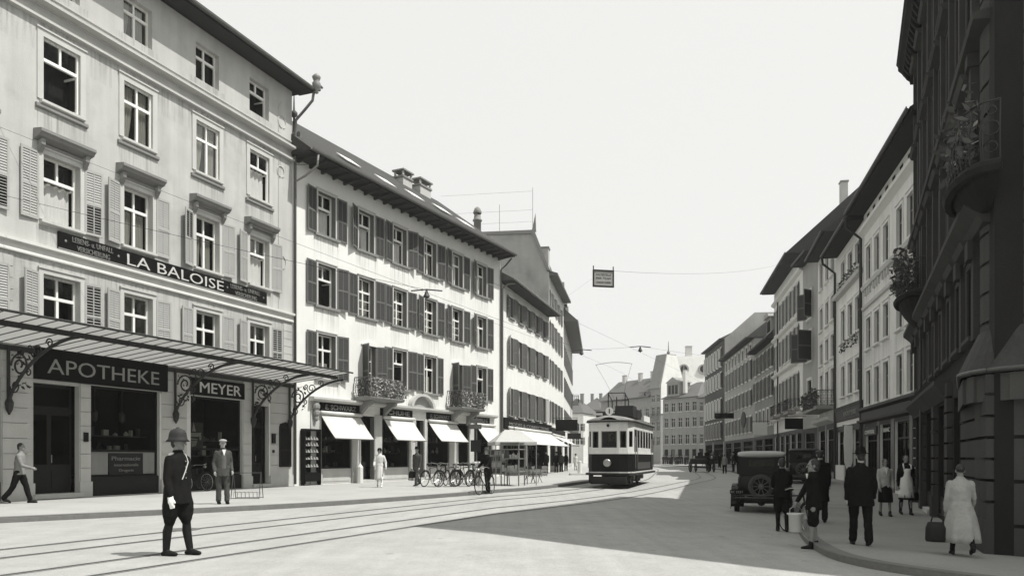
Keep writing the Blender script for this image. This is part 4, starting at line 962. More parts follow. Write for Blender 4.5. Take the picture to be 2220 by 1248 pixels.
# rounded corner, side-street front, attic
inv = Matrix.Rotation(-R1.rz, 4, 'Z') @ Matrix.Translation((-R1.p.x, -R1.p.y, 0))
def w2l(p): q = inv @ Vector((p[0], p[1], 0)); return (q.x, q.y)
sdir = Vector((.87, -.49)); C0 = Vector((8.06, 13.1))
def corner_poly(off, r):
    a = R1.pt(LR-r, off); nS = Vector((sdir.y, -sdir.x)); b = C0+sdir*r+nS*off; m = C0+(R1.n+nS).normalized()*off*1.1-(R1.d*-1+sdir)*0
    P = []
    for i in range(9):
        t = i/8; P.append(a*(1-t)**2+m*2*t*(1-t)+b*t*t)
    return P
k = MB(); z = -.45; i = 0
while z < 15.0:
    st = .74 if z < 3.2 else .52
    P = [w2l(p) for p in corner_poly(.16 if z < 3.2 else .08, 1.0)]+[w2l(C0+sdir*1.2-R1.d*1.2*0+Vector((.6, 1.0))), w2l(R1.pt(LR-1.2, -.8))]
    k.prism(P, z, z+st-.06, 'z'); P2 = [w2l(p) for p in corner_poly(.02, 1.0)]+P[-2:]
    k.prism(P2, z+st-.06, z+st, 'z'); z += st
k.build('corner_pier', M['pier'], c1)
S1 = Wall(C0, C0+sdir*14)
k = MB(); Q = [w2l(S1.pt(1.0)), w2l(S1.pt(14)), w2l(S1.pt(14, -6)), w2l(S1.pt(4, -6))]; k.prism(Q, -.6, 15.6, 'z'); k.build('side_wall', M['soot'], c1)
top = [w2l(p) for p in ((14.75, 28.3), (8.35, 13.35), (9.9, 11.95), (11.9, 10.2), (14.3, 8.3), (19.5, 5.4), (22, 12), (22, 26))]  # unseen attic, outline shaped to cast the shadow across the road
ba = [w2l(p) for p in ((14.7, 28.4), (8.25, 13.3), (9.8, 12.2), (11.8, 11.1), (14.2, 9.7), (19.6, 6.7), (22, 12), (22, 26))]
k = MB(); n = len(top); k.add([(x, y, 15.6) for x, y in ba]+[(x, y, 19.0) for x, y in top], [tuple(range(n, 2*n))]+[(i, (i+1) % n, (i+1) % n+n, i+n) for i in range(n)]); k.build('roof', M['slate'], c1)
# skirt roof and fascia over the corner shop
k = MB(); P0 = [w2l(R1.pt(13.0, .1))]+[w2l(p) for p in corner_poly(.42, 1.0)]+[w2l(S1.pt(6, .5))]; P1 = [w2l(R1.pt(13.2, .02))]+[w2l(p) for p in corner_poly(.10, 1.0)]+[w2l(S1.pt(6, .02))]; n = len(P0)
k.add([(x, y, 2.9) for x, y in P0]+[(x, y, 3.6 if i else 3.3) for i, (x, y) in enumerate(P1)]+[(x, y, 2.82) for x, y in P0], [(i, i+1, n+i+1, n+i) for i in range(n-1)]+[(2*n+i, 2*n+i+1, i+1, i) for i in range(n-1)])
o = k.build('skirt_roof', M['roof_d'], c1); o.modifiers.new('thick', 'SOLIDIFY').thickness = .04
k = MB(); k.tube([(x, y, 2.87) for x, y in P0], .03, 6); k.build('gutter', M['iron_l'], c1)
k = MB(); P2 = [w2l(R1.pt(13.0, .06))]+[w2l(p) for p in corner_poly(.30, 1.0)]+[w2l(S1.pt(6, .36))]
for i in range(n-1): k.add([(*P2[i], 2.35), (*P2[i+1], 2.35), (*P2[i+1], 2.8), (*P2[i], 2.8)], [(0, 1, 2, 3)])
o = k.build('shop_fascia', M['plaster_d'], c1); o.modifiers.new('thick', 'SOLIDIFY').thickness = .05
def curved_balcony(parent, u0, u1, z, dep, m, plants=0, seed=1, corb=1.0):
    sl = MB(); N = 10; n = 7
    for j in range(n):
        t = j/(n-1); s = 1-.75*t**1.6; zz = z-corb*t**.9
        for i in range(N+1):
            a = PI*i/N; sl.v.append((((u0+u1)/2)-(u1-u0)/2*s*math.cos(a), -.02-dep*s*math.sin(a)**.7, zz))
    for j in range(n-1):
        for i in range(N): b = j*(N+1)+i; sl.f.append((b, b+1, b+N+2, b+N+1)); sl.m.append(0)
    sl.f.append(tuple(range(N+1))); sl.m.append(0); sl.f.append(tuple((n-1)*(N+1)+i for i in range(N+1))); sl.m.append(0)
    sl.tube([(((u0+u1)/2)-(u1-u0)/2*1.05*math.cos(PI*i/N), -.02-dep*1.05*math.sin(PI*i/N)**.7, z-.08) for i in range(N+1)], .1, 6)
    bal = sl.build('balcony', m, parent, False)
    k = MB(); P = [(((u0+u1)/2)-(u1-u0)/2*.97*math.cos(PI*i/N), -.02-dep*.97*math.sin(PI*i/N)**.7) for i in range(N+1)]; railing_panel(k, P, z, z+1.0, 6, .06); k.build('railing', M['iron'], bal)
    if plants: leaves(MB(), [(u0-.1, u1+.1, -dep-.2, -dep+.35, z+.3, z+1.35), (u0-.2, u0+.7, -dep, -.1, z+.5, z+1.6)], plants, .1, seed, 0, 1, .1).build('balcony_plants', [M['leaf'], M['leaf_l']], bal)
    return bal
curved_balcony(c1, 2.0, 5.2, 6.5, .75, M['soot'], 300, 5, 1.0); curved_balcony(c1, 14.9, 17.5, 6.1, .55, M['soot'], 120, 6, .5)
MB().tube([(3.95, -.12, .2), (3.95, -.12, 12.2)], .06, 7).build('downpipe', M['iron'], c1)
# --- the pale and dark houses that follow
def right_house(p, q, name, label, ze, rows, cols, wm, shops, fascia=None, ov=.8, slope=.7, shut=None, styles='simple', zmin=-.4, sur=.14, ssm=None, roofm=None, sof=None, sill=True, depth=10, dark_shop=True, eav=True):
    W = Wall(p, q); b = W.thing(name, label, 'building')
    hol = [(a, bb, z0, z1) for (z0, z1) in rows for (a, bb) in cols]+[(a, bb, 0, z1) for (a, bb, z1) in shops]
    facade(b, .01, W.len-.01, zmin, ze, hol, wm, depth=depth, rev=.12)
    for r, (z0, z1) in enumerate(rows):
        for i, (a, bb) in enumerate(cols):
            window(b, a, bb, z0, z1, styles, rev=.09, fm=M['shut_e'], surround=sur, sm=ssm or M['trim'], sill=sill, cur=(.05, 1, r*7+i) if (i*3+r) % 6 == 0 else None)
            if sill: stain(b, a-.2, bb+.2, z0-.17, 1.0)
            if shut and shut[r] is not None:
                me, ms, ang, w = shut[r]
                shutter(b, -1, a-.03, z0-.02, w, z1-z0+.04, me, ms, ang, False); shutter(b, 1, bb+.03, z0-.02, w, z1-z0+.04, me, ms, ang, False)
    for i, (a, bb, z1) in enumerate(shops): shopfront(b, a, bb, .0, z1, 1.3, M['dark'], mull=((a+bb)/2,) if bb-a > 1.6 else (), tr=z1-.7, bulk=.45, bm=M['stone_d'], seed=int(p[0]*10)+i)
    edges = [0.02]+[e_ for (a, bb, z1) in shops for e_ in (a, bb)]+[W.len-.02]; zt = max(s_[2] for s_ in shops)+.3
    for j in range(0, len(edges), 2):
        if edges[j+1]-edges[j] > .05: MB().box(edges[j], edges[j+1], -.03, .003, -.3, zt).build('shop_pier', M[('iron_l', 'stone_d', 'sign_g')[int(p[1]) % 3]], b)
    for (a, bb, z1) in shops: MB().box(a, bb, -.025, .003, z1, zt).build('shop_header', M['sign_g'], b)
    r_ = eaves(b, -.02, W.len+.02, ze, ov, slope, depth, roofm or M['roof_d'], sof or M['soffit'], 0, zinc=M['iron']) if eav else None
    return W, b, r_
P_ = lambda s: (19.4+.238*s, 46.7+s)
Wa, ra, roa = right_house((17.67, 39.4), (14.76, 27.3), 'town_house', 'pale house right next to the dark corner house, with five tall windows per floor', 13.5, [(3.97, 5.62), (6.7, 8.2), (10.0, 11.7)],
    [(.74, 1.75), (2.63, 3.6), (4.45, 5.42), (6.9, 7.82), (8.6, 9.52)], M['plaster_r'], [(.5, 3.2, 2.9), (3.7, 5.9, 2.9), (6.5, 9.0, 2.9), (9.4, 11.8, 2.9)])
k = MB(); L = Wa.len
k.prism([(0, 12.75), (-.3, 12.72), (-.26, 12.6), (-.1, 12.5), (0, 12.42)], .02, L-.02, 'x'); k.build('cornice', M['white_d'], ra)
k = MB(); k.prism([(0, 9.9), (-.16, 9.88), (-.12, 9.7), (0, 9.66)], .02, L-.02, 'x'); k.prism([(0, 8.9), (-.12, 8.88), (-.1, 8.74), (0, 8.72)], .02, L-.02, 'x'); k.build('string_course', M['stone'], ra)
for u in [x+.5*j for x in (.7, 2.6, 4.4, 6.85, 8.55) for j in (0, 1, 2)]: MB().box(u-.06, u+.06, -.1, .002, 9.35, 9.66).build('corbel', M['stone'], ra)
for u in (.9, 2.2, 3.5, 4.8, 6.1, 7.4, 8.7, 10): MB().box(u, u+.5, -.015, .003, 12.85, 13.3).build('attic_window', M['room'], ra)
k = MB(); k.prism([(0, 3.85), (-.3, 3.82), (-.3, 3.7), (-.14, 3.6), (-.14, 3.25), (-.35, 3.22), (-.33, 3.12), (0, 3.05)], .05, L-.1, 'x'); k.build('shop_cornice', M['sign_g'], ra)
MB().box(.7, 3.4, -.12, .0, 2.45, 2.85).build('shop_fascia', M['goods_d'], ra); wall_text('COIFFEUR', 1.0, 3.1, 2.52, .26, .13, ra, M['letter']); wall_text('TABAC', 4.1, 5.7, 2.52, .26, .02, ra, M['letter'])
Wb, rb, rob = right_house((19.48, 47.05), (17.67, 39.4), 'town_house', 'narrow white house with three windows per floor between two dark downpipes', 13.3, [(4.89, 6.6), (8.0, 9.8), (11.35, 12.6)],
    [(1.6, 2.75), (3.75, 4.95), (5.8, 6.95)], M['plaster_m'], [(.5, 3.0, 2.9), (3.4, 4.7, 2.9), (5.2, 7.4, 2.9)])
k = MB(); k.prism([(0, 10.95), (-.3, 10.92), (-.24, 10.74), (0, 10.7)], .1, Wb.len-.1, 'x'); k.build('string_course', M['stone'], rb)
k = leaves(MB(), [(1.4, 7.2, -.3, -.1, 10.95, 11.45)], 150, .09, 3, 0, 1, .3); leaves(k, [(1.4, 7.2, -.2, -.02, 7.35, 7.95)], 120, .09, 4, 0, 1, .1); k.build('window_box_plants', [M['leaf'], M['leaf_l']], rb)
MB().prism([(0, 4.3), (-.2, 4.28), (-.12, 4.1), (-.08, 3.5), (0, 3.46)], .1, Wb.len-.1, 'x').build('shop_fascia', M['goods_d'], rb); wall_text('BIJOUTERIE', 3.0, 6.6, 3.7, .34, .12, rb, M['letter_d'])
for u in (.12, Wb.len-.1): MB().tube([(u, -.85, 13.35), (u, -.8, 13.0), (u, -.12, 12.4), (u, -.12, .1)], .075, 7).build('downpipe', M['iron'], rb)
MB().box(.2, 2.9, -.1, .0, 0, .95).build('plinth', M['white_d'], rb)
Wc, rc, roc = right_house((21.26, 54.5), (19.48, 47.05), 'town_house', 'pale flat-fronted house with small paired windows and a planted dark balcony', 14.9, [(4.75, 6.9), (6.3+1.3, 9.0), (9.9, 11.4), (12.7, 14.5)],
    [(1.04, 2.3), (3.5, 4.7), (5.6, 6.8)], M['plaster_r'], [(.5, 3.4, 3.2), (4.0, 7.0, 3.2)], ov=.75)
MB().prism([(0, 4.1), (-.5, 3.9), (-.45, 3.7), (0, 3.5)], .2, Wc.len-.2, 'x').build('shop_canopy', M['stone'], rc)
sl = MB().box(.4, 7.2, -1.1, -.001, 4.35, 4.55); bal = sl.build('balcony', M['stone_d'], rc); k = MB(); railing_panel(k, [(.45, -.02), (.45, -1.05), (7.15, -1.05), (7.15, -.02)], 4.55, 5.5, 5, .0); k.build('railing', M['iron'], bal)
leaves(MB(), [(.3, 7.3, -1.25, -.95, 4.5, 5.6)], 260, .13, 8, 0, 1, .1).build('balcony_plants', [M['leaf'], M['leaf_l']], bal)
Wd, rd, rod = right_house((22, 59.3), (21.26, 54.5), 'town_house', 'very narrow grey house with big dark open shutters', 15.7, [(5.0, 7.0), (8.4, 10.5), (11.5, 13.4)],
    [(1.6, 3.0)], M['plaster_g'], [(.6, 4.0, 3.2)], shut=[None, (M['shut_e'], M['shut_d'], 1.1, 1.2), (M['shut_e'], M['shut_d'], .9, .8)], ov=.75)
hanging_sign(Wd, 1.0, .2, 1.5, 3.5, 4.3, 'dark projecting sign under the planted balcony on the right', M['sign'])
Wr, rr, ror = right_house((24.9, 74.5), (22, 59.3), 'town_house', 'tall ornate house with a deep cornice and six dark shuttered windows per floor', 16.8, [(5.4, 8.0), (9.5, 11.7), (12.75, 15.0)],
    [(1.0, 2.1), (4.4, 5.5), (6.4, 7.5), (8.4, 9.5), (10.4, 11.5), (12.4, 13.5)], M['plaster_r'], [(.5, 3, 3.3), (3.6, 6, 3.3), (6.5, 9, 3.3), (9.5, 12, 3.3), (12.4, 15, 3.3)],
    shut=[(M['shut_e'], M['shut_d'], .12, .5)]*3, ov=1.15, slope=.9)
k = MB()
for z in (4.6, 8.7, 12.1, 15.5): k.prism([(0, z+.35), (-.3, z+.3), (-.25, z+.15), (0, z)], .02, Wr.len-.02, 'x')
k.build('string_course', M['trim'], rr)
for j, u in enumerate((4.95, 9.0, 13.0)):
    z = 5.0; sl = MB().box(u-1.1, u+1.1, -.9, -.001, z-.2, z); bal = sl.build('balcony', M['stone_d'], rr); k = MB(); railing_panel(k, [(u-1.05, -.02), (u-1.05, -.85), (u+1.05, -.85), (u+1.05, -.02)], z, z+.95, 4, .0); k.build('railing', M['iron'], bal)
MB().tube([(3.2, -.12, .2), (3.2, -.12, 15.5)], .07, 6).build('downpipe', M['iron'], rr)
uq = Wr.u(1829, -4.5); chimney(ror, uq, 4.5, 20.5, Wr.z(1829, 396, -4.5), .65, .55, M['stone'], False)
We, re_, roe = right_house((26.7, 86.3), (24.9, 74.5), 'town_house', 'low dark house with hanging signs and a dormer in its steep roof', 12.6, [(4.6, 6.2), (7.4, 9.4), (10.2, 12.0)],
    [(.8, 1.9), (3.2, 4.3), (5.6, 6.7), (8.0, 9.1), (10.2, 11.2)], M['plaster_f'], [(.5, 5.5, 3.3), (6.2, 11.4, 3.3)], shut=[None, (M['shut_e'], M['shut_d'], .3, .55), (M['shut_e'], M['shut_d'], .3, .55)], slope=1.0)
k = MB(); k.box(6, 8.4, .3, 3.0, 13.6, 15.4); k.prism([(5.7, 15.4), (8.7, 15.4), (8.4, 15.7), (6.0, 15.9)], .0, 3.4, 'y'); k.box(6.3, 8.1, .28, .3, 14.0, 15.1, 1); k.build('dormer', [M['plaster_g'], M['room'], ], roe)
chimney(roe, 8.5, 5.0, 18, 21.2, 1.6, .9, M['white_d'])
tag(MB().lathe([(0, -.06), (.75, -.06), (.85, -.03), (.85, .03), (.75, .06), (0, .06)], (0, 0, 0), 20, axis='x').build('hanging_sign', M['sign_g'], None, False, (*We.pt(3.0, 1.6), 5.4)), 'round dark disc sign hanging out over the shops far right', 'shop sign')
hanging_sign(We, 9.5, .2, 1.6, 3.6, 4.8, 'small white shop sign below the round dark disc', M['white_d'])
Wf, rf, rof = right_house((29.2, 107.7), (26.7, 86.3), 'town_house', 'long pale house with grey shutters between the low dark house and the tall dark one', 14.5, [(4.3, 6.0), (7.3, 9.0), (10.2, 12.4), (12.9, 14.1)],
    [(1.2+i*2.5, 2.2+i*2.5) for i in range(8)], M['plaster_g'], [(.6, 6, 3.3), (7, 13, 3.3), (14, 20.5, 3.3)], shut=[(M['iron_l'], M['shut_e'], .2, .6)]*3+[None], ov=.8, slope=.8, roofm=M['slate'])
hanging_sign(Wf, 9.0, .2, 2.6, 6.3, 7.0, 'dark flat sign board sticking out high over the far shops', M['sign'])
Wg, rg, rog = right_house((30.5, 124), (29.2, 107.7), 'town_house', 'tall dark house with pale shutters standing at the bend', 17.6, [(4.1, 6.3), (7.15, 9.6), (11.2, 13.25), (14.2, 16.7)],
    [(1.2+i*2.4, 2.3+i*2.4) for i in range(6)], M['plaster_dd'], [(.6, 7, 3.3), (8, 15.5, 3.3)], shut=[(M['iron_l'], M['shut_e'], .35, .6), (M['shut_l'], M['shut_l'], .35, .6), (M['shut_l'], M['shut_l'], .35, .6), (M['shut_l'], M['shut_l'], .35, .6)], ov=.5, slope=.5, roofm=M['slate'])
k = MB(); k.prism([(.01, 10), (.01, 17.7), (4, 21.2), (9.5, 21.2), (9.5, 10)], Wg.len, Wg.len+.15, 'x'); k.build('firewall', M['firewall'], rg)
# --- houses that close the street
def far_house(p, q, label, ze, rows, n, wm, hip=0, slope=.7, ov=.5, shut=None, shops=True, depth=11, w=1.1):
    W = Wall(p, q); b = W.thing('far_house', label, 'building'); L = W.len; st = L/n
    cols = [(st*(i+.5)-w/2, st*(i+.5)+w/2) for i in range(n)]
    facade(b, .01, L-.01, 0, ze, [(a, c_, z0, z1) for (a, c_) in cols for (z0, z1) in rows]+([(st*i+.4, st*i+st-.4, .1, 3.0) for i in range(n)] if shops else []), wm, depth=depth)
    for (a, c_) in cols:
        for (z0, z1) in rows: window(b, a, c_, z0, z1, 'simple', sill=True, sm=M['stone'])
    if shops:
        for i in range(n): shopfront(b, st*i+.4, st*i+st-.4, .1, 3.0, 1, M['dark'], bulk=.5, inside=False)
    r_ = eaves(b, 0, L, ze, ov, slope, depth, M['slate'], M['soffit_l'], 0, gut=False, hip=hip)
    return W, b, r_
A1, A2 = at(1437, 0, 158), at(1513, 0, 150)
Wh, rh, roh = far_house(A1[:2], A2[:2], 'grey hipped house facing down the street beyond the horse cart', 13.0, [(4.0, 5.9), (7.3, 9.2), (10.4, 12.2)], 5, M['plaster_f'], hip=4, slope=.55)
k = MB(); k.box(1.2, 4.6, -.05, 3, 13.5, 16.2); k.prism([(.9, 16.2), (4.9, 16.2), (2.9, 17.3)], -.2, 3.3, 'y'); k.box(1.6, 2.3, -.07, -.05, 13.9, 15.7, 1); k.box(2.55, 3.25, -.07, -.05, 13.9, 15.7, 1); k.box(3.5, 4.2, -.07, -.05, 13.9, 15.7, 1); k.build('dormer', [M['plaster_f'], M['room']], roh)
chimney(roh, 5.2, 1.0, 14, 18.5, .7, .6, M['white_d'], False)
B1_, B2_ = at(1513, 0, 150), at(1535, 0, 143)
Wi, ri, roi = far_house(B1_[:2], (B2_[0]+1.5, 146.5), 'narrow grey house at the foot of the tall dark one', 12.6, [(4.0, 5.9), (7.3, 9.2), (10.2, 12)], 2, M['plaster_f'], slope=.5)
# tall mansard house with the bright gable
A, B = at(1452, 0, 176), at(1545, 0, 176)
Wj = Wall(A[:2], B[:2]); rj = Wj.thing('far_house', 'white mansard house with round attic windows rising behind the hipped house', 'building'); L = Wj.len
facade(rj, 0, L, 0, 17.2, [], M['plaster_w'], depth=9)
k = MB(); k.prism([(0, 17.2), (.0, 17.5), (1.0, 24.2), (8, 24.4), (9, 17.2)], .3, L, 'x'); roj = k.build('roof', M['plaster_w'], rj)
for u in (3.2, 7.6):
    k = MB(); k.lathe([(0, -.15), (.8, -.15), (.8, .5)], (u, .35, 21.2), 16, 1, axis='y'); k.lathe([(.8, -.25), (1.15, -.25), (1.15, .8), (.8, .8)], (u, .35, 21.2), 16, 0, axis='y'); k.box(u-.07, u+.07, .12, .2, 20.4, 22.0); k.build('round_dormer', [M['plaster_g'], M['room']], roj)
chimney(roj, 4.9, 3, 24, 26.6, 1.4, .9, M['stone'], False)
k = MB(); k.lathe([(.3, 0), (.2, .6), (.4, 1.0), (.12, 1.5), (.04, 3.6)], (.2, 2.5, 24.2), 8); k.build('finial', M['iron_l'], roj)
QX, QY = 32.6, 172.0; dq = Vector((.5, -.866))
Wk = Wall((QX-dq.x*3.4, QY-dq.y*3.4), (QX, QY)); rk = Wk.thing('far_house', 'tall dim house with a steep roof and sunlit white gable beside the mansard house', 'building'); L = Wk.len
far_rows = [(4, 6), (7.2, 9.3), (10.5, 12.6), (13.6, 15.2)]; cc = [(L*(i+.5)/2-.5, L*(i+.5)/2+.5) for i in range(2)]
facade(rk, 0, L, 0, 16.6, [(a, b, z0, z1) for (a, b) in cc for (z0, z1) in far_rows], M['plaster_f'], depth=7)
for (a, b) in cc:
    for (z0, z1) in far_rows: window(rk, a, b, z0, z1, 'simple', sill=False)
k = MB(); k.prism([(-.5, 16.6), (-.2, 17.4), (1.6, 24.2), (4.5, 24.2), (7, 16.6)], 0, L, 'x'); rok = k.build('roof', M['stone_d'], rk)
k = MB(); k.prism([(.0, 11), (.0, 17.2), (1.7, 24.0), (4.4, 24.0), (7, 16.6), (7, 11)], L+.005, L+.2, 'x'); k.build('gable_wall', M['plaster_w'], rk)
for j, u in enumerate((1.7,)): 
    k = MB(); k.box(u-1.2, u+1.2, -1.0, -.01, 9.8, 10.0); bal = k.build('balcony', M['stone_d'], rk); k = MB(); railing_panel(k, [(u-1.15, -.02), (u-1.15, -.95), (u+1.15, -.95), (u+1.15, -.02)], 10, 11, 3, .0); k.build('railing', M['iron'], bal)
Wl, rl, rol = far_house((QX-dq.x*22, QY-dq.y*22), (QX-dq.x*3.45, QY-dq.y*3.45), 'long dim row house with chimneys on the far bend behind the tram', 14.8, [(4, 6), (7.2, 9.2), (10.4, 12.4)], 8, M['plaster_f'], slope=.8, ov=.7)
for u in (3, 9, 13.5): chimney(rol, u, 5.0, 18, 21.2, .9, .7, M['stone'], False)
# ------------------------------------------------------------------ tram, cars, cart, bicycles
def face_dir(dx, dy): return math.atan2(-dx, dy)            # rotation that turns local +y into (dx, dy)
def loft_y(mb, secs, n=20, mi=0, p=3.2, caps=True):
    """superelliptic sections (y, half width, z0, z1)"""
    b = len(mb.v)
    for (y, w, z0, z1) in secs:
        for j in range(n):
            a = 2*PI*(j+.5)/n; c, s = math.cos(a), math.sin(a)
            mb.v.append((w*math.copysign(abs(c)**(2/p), c), y, (z0+z1)/2+(z1-z0)/2*math.copysign(abs(s)**(2/p), s)))
    for i in range(len(secs)-1):
        for j in range(n): mb.f.append((b+i*n+j, b+i*n+(j+1) % n, b+(i+1)*n+(j+1) % n, b+(i+1)*n+j)); mb.m.append(mi)
    if caps: mb.f.append(tuple(b+j for j in range(n))); mb.m.append(mi); mb.f.append(tuple(b+(len(secs)-1)*n+j for j in range(n))); mb.m.append(mi)
    return mb
def wheel(parent, c, r, w, spokes=12, name='wheel', rim=None, disc=False):
    o = MB().lathe([(r*.78, -w/2), (r*.93, -w/2), (r, -w/4), (r, w/4), (r*.93, w/2), (r*.78, w/2), (r*.78, -w/2)], (0, 0, 0), 24, axis='x').build(name, M['rubber'], parent, True, c)
    k = MB(); k.lathe([(.02, -w*.5), (r*.2, -w*.5), (r*.2, w*.5), (.02, w*.5)], (0, 0, 0), 12, axis='x')
    k.lathe([(r*.7, -w*.3), (r*.8, -w*.3), (r*.8, w*.3), (r*.7, w*.3), (r*.7, -w*.3)], (0, 0, 0), 24, axis='x')
    for i in range(spokes):
        a = 2*PI*i/spokes; k.tube([(0, r*.18*math.cos(a), r*.18*math.sin(a)), (0, r*.72*math.cos(a), r*.72*math.sin(a))], r*.05, 5)
    k.build('rim', rim or M['carpaint'], o); return o
# tram
ta = math.atan(.312); TX, TY = 4.58, 37.0
tm = thing('tram', 'cream and dark single-deck tram with a bow collector on its roof', 'tram', (TX, TY, 0), face_dir(math.sin(ta), math.cos(ta)))
def xsec(y0, y1, plan, z0, z1, m, name, parent): return MB().prism(plan, z0, z1, 'z').build(name, m, parent)
TL = 8.2
def tram_plan(e=0):
    a = 1.09+e
    return [(-.46-e*.4, -.0-e), (.46+e*.4, -.0-e), (.86+e, .12-e*.8), (a, .55), (a, TL-.55), (.86+e, TL-.12+e*.8), (.46, TL+e), (-.46, TL+e), (-.86-e, TL-.12+e*.8), (-a, TL-.55), (-a, .55), (-.86-e, .12-e*.8)]
MB().prism(tram_plan(), .70, 1.56, 'z').build('lower_panel', M['green'], tm)
k = MB(); k.prism(tram_plan(.025), 1.56, 1.66, 'z'); k.prism(tram_plan(.02), .66, .72, 'z'); k.build('belt_rail', M['cream'], tm)
k = MB()           # cream upper body built from posts and panels so that the windows are open glass
pl = tram_plan(); n = len(pl)
def edge_pts(i): return Vector(pl[i]), Vector(pl[(i+1) % n])
def on_edge(mb, i, t0, t1, z0, z1, th=.06, mi=0):
    a, b = edge_pts(i); d = b-a; nn = Vector((-d.y, d.x)).normalized(); p, q = a+d*t0, a+d*t1
    P = [p, q, q+nn*th, p+nn*th]; mb.prism([(v.x, v.y) for v in P], z0, z1, 'z', mi)
wins = []
for i in (0, 6): on_edge(k, i, 0, .1, 1.66, 3.1); on_edge(k, i, .9, 1, 1.66, 3.1); on_edge(k, i, .1, .9, 1.66, 1.86); on_edge(k, i, .1, .9, 2.64, 3.1); wins.append((i, .1, .9, 1.86, 2.64))
for i in (1, 11, 5, 7): on_edge(k, i, 0, .12, 1.66, 3.1); on_edge(k, i, .88, 1, 1.66, 3.1); on_edge(k, i, .12, .88, 1.66, 1.86); on_edge(k, i, .12, .88, 2.64, 3.1); wins.append((i, .12, .88, 1.86, 2.64))
for i in (2, 10, 4, 8): on_edge(k, i, 0, .2, 1.66, 3.1); on_edge(k, i, .8, 1, 1.66, 3.1); on_edge(k, i, .2, .8, 1.66, 1.9); on_edge(k, i, .2, .8, 2.64, 3.1); wins.append((i, .2, .8, 1.9, 2.64))
for i in (3, 9):
    Ls = TL-1.1
    def t_(y): return (y-.55)/Ls if i == 3 else (TL-.55-y)/Ls
    for (ya, yb, za, zb) in ((.55, TL-.55, 2.74, 3.1),): on_edge(k, i, *sorted((t_(ya), t_(yb))), za, zb)
    on_edge(k, i, *sorted((t_(1.55), t_(TL-1.55))), 1.66, 1.88)
    ys = [1.55+j*(TL-3.1)/5 for j in range(6)]
    for j, y in enumerate(ys): on_edge(k, i, *sorted((t_(y-.09), t_(y+.09))), 1.66, 2.74)
    for j in range(5): wins.append((i, *sorted((t_(ys[j]+.09), t_(ys[j+1]-.09))), 1.88, 2.74))
    for (ya, yb) in ((.55, .68), (TL-.68, TL-.55)): on_edge(k, i, *sorted((t_(ya), t_(yb))), 1.66, 2.74)
k.build('upper_body', M['cream'], tm)
for (i, t0, t1, z0, z1) in wins:
    f = MB(); on_edge(f, i, t0, t1, z0, z1, .015); o = f.xf(Matrix.Translation((0, 0, 0))).build('window', GLT, tm)
k = MB()
for (i, t0, t1, z0, z1) in wins:
    e = .04/max(.1, (edge_pts(i)[1]-edge_pts(i)[0]).length)
    on_edge(k, i, t0, t0+e, z0, z1, .03); on_edge(k, i, t1-e, t1, z0, z1, .03); on_edge(k, i, t0+e, t1-e, z1-.04, z1, .03)
k.build('window_frames', M['wood_l'], tm)
k = MB()
for sx in (-1, 1):
    for (y0, y1) in ((.72, 1.42), (TL-1.42, TL-.72)): MB().box(sx*1.06-.03, sx*1.06+.045, y0, y1, .74, 2.72).build('doorway_shade', M['room'], tm)  # dark panel stands in for the shade inside the open doorway
k = MB()
for sx in (-1, 1):
    for (y0, y1) in ((.66, .72), (1.42, 1.5), (TL-.72, TL-.66), (TL-1.5, TL-1.42)): MB().tube([(sx*1.14, (y0+y1)/2, .9), (sx*1.14, (y0+y1)/2, 2.4)], .018, 6).build('grab_rail', M['brass'], tm)
for sx in (-1, 1): MB().box(sx*1.07-.03, sx*1.07+.03, 1.7, TL-1.7, .82, 1.16).build('side_panel', M['panel'], tm)
MB().box(-1.0, 1.0, .3, TL-.3, .62, .70).build('floor', M['under'], tm)
k = MB(); 
for (y0, y1) in ((1.5, 1.56), (TL-1.56, TL-1.5)): k.box(-1.0, -.35, y0, y1, .7, 3.0); k.box(.35, 1.0, y0, y1, .7, 3.0)
for sx in (-1, 1): k.box(sx*.75-.25, sx*.75+.25, 1.7, TL-1.7, .7, 1.2)
k.build('interior', M['wood_l'], tm)
k = MB(); loft = []          # cambered roof
N = 12; P = tram_plan(.10)
prof = [(x*1.0, 3.17+.22*(1-(x/1.2)**2)) for x in [-1.2+2.4*i/N for i in range(N+1)]]
k.prism(P, 3.10, 3.17, 'z'); rb = len(k.v)
for j, y in enumerate((-.12, .05, .5, TL-.5, TL-.05, TL+.12)):
    s = (.35, .78, 1, 1, .78, .35)[j]
    for (x, z) in prof: k.v.append((x*s*.985, y, 3.17+(z-3.17)*(.55 if j in (0, 5) else 1)))
for j in range(5):
    for i in range(N): k.f.append((rb+j*(N+1)+i, rb+j*(N+1)+i+1, rb+(j+1)*(N+1)+i+1, rb+(j+1)*(N+1)+i)); k.m.append(0)
k.build('roof', M['stone_d'], tm, False)
MB().prism(tram_plan(.12), 3.06, 3.11, 'z').build('roof_edge', M['dark'], tm)
k = MB(); k.lathe([(0, -.02), (.19, -.02), (.19, .02), (0, .02)], (-.12, .75, 3.62), 20, axis='y'); k.tube([(-.12, .75, 3.35), (-.12, .75, 3.5)], .03, 6); nb = k.build('route_disc', M['white'], tm)
MB().box(-.145, -.095, .72, .727, 3.51, 3.73).build('route_numeral', M['dark'], nb)
k = MB(); k.box(-.85, -.42, .5, .56, 3.42, 3.52); k.build('destination_board', M['white_d'], tm)
for q in ((-.8, -.2, .9, 1.7, 3.36, 3.62), (.08, .95, 1.2, 2.4, 3.36, 3.9), (.1, .9, 2.9, 4.4, 3.36, 3.8), (-.6, .0, 2.5, 4.6, 3.36, 3.6)): MB().box(*q).build('resistor_box', M['iron'], tm)
k = MB(); 
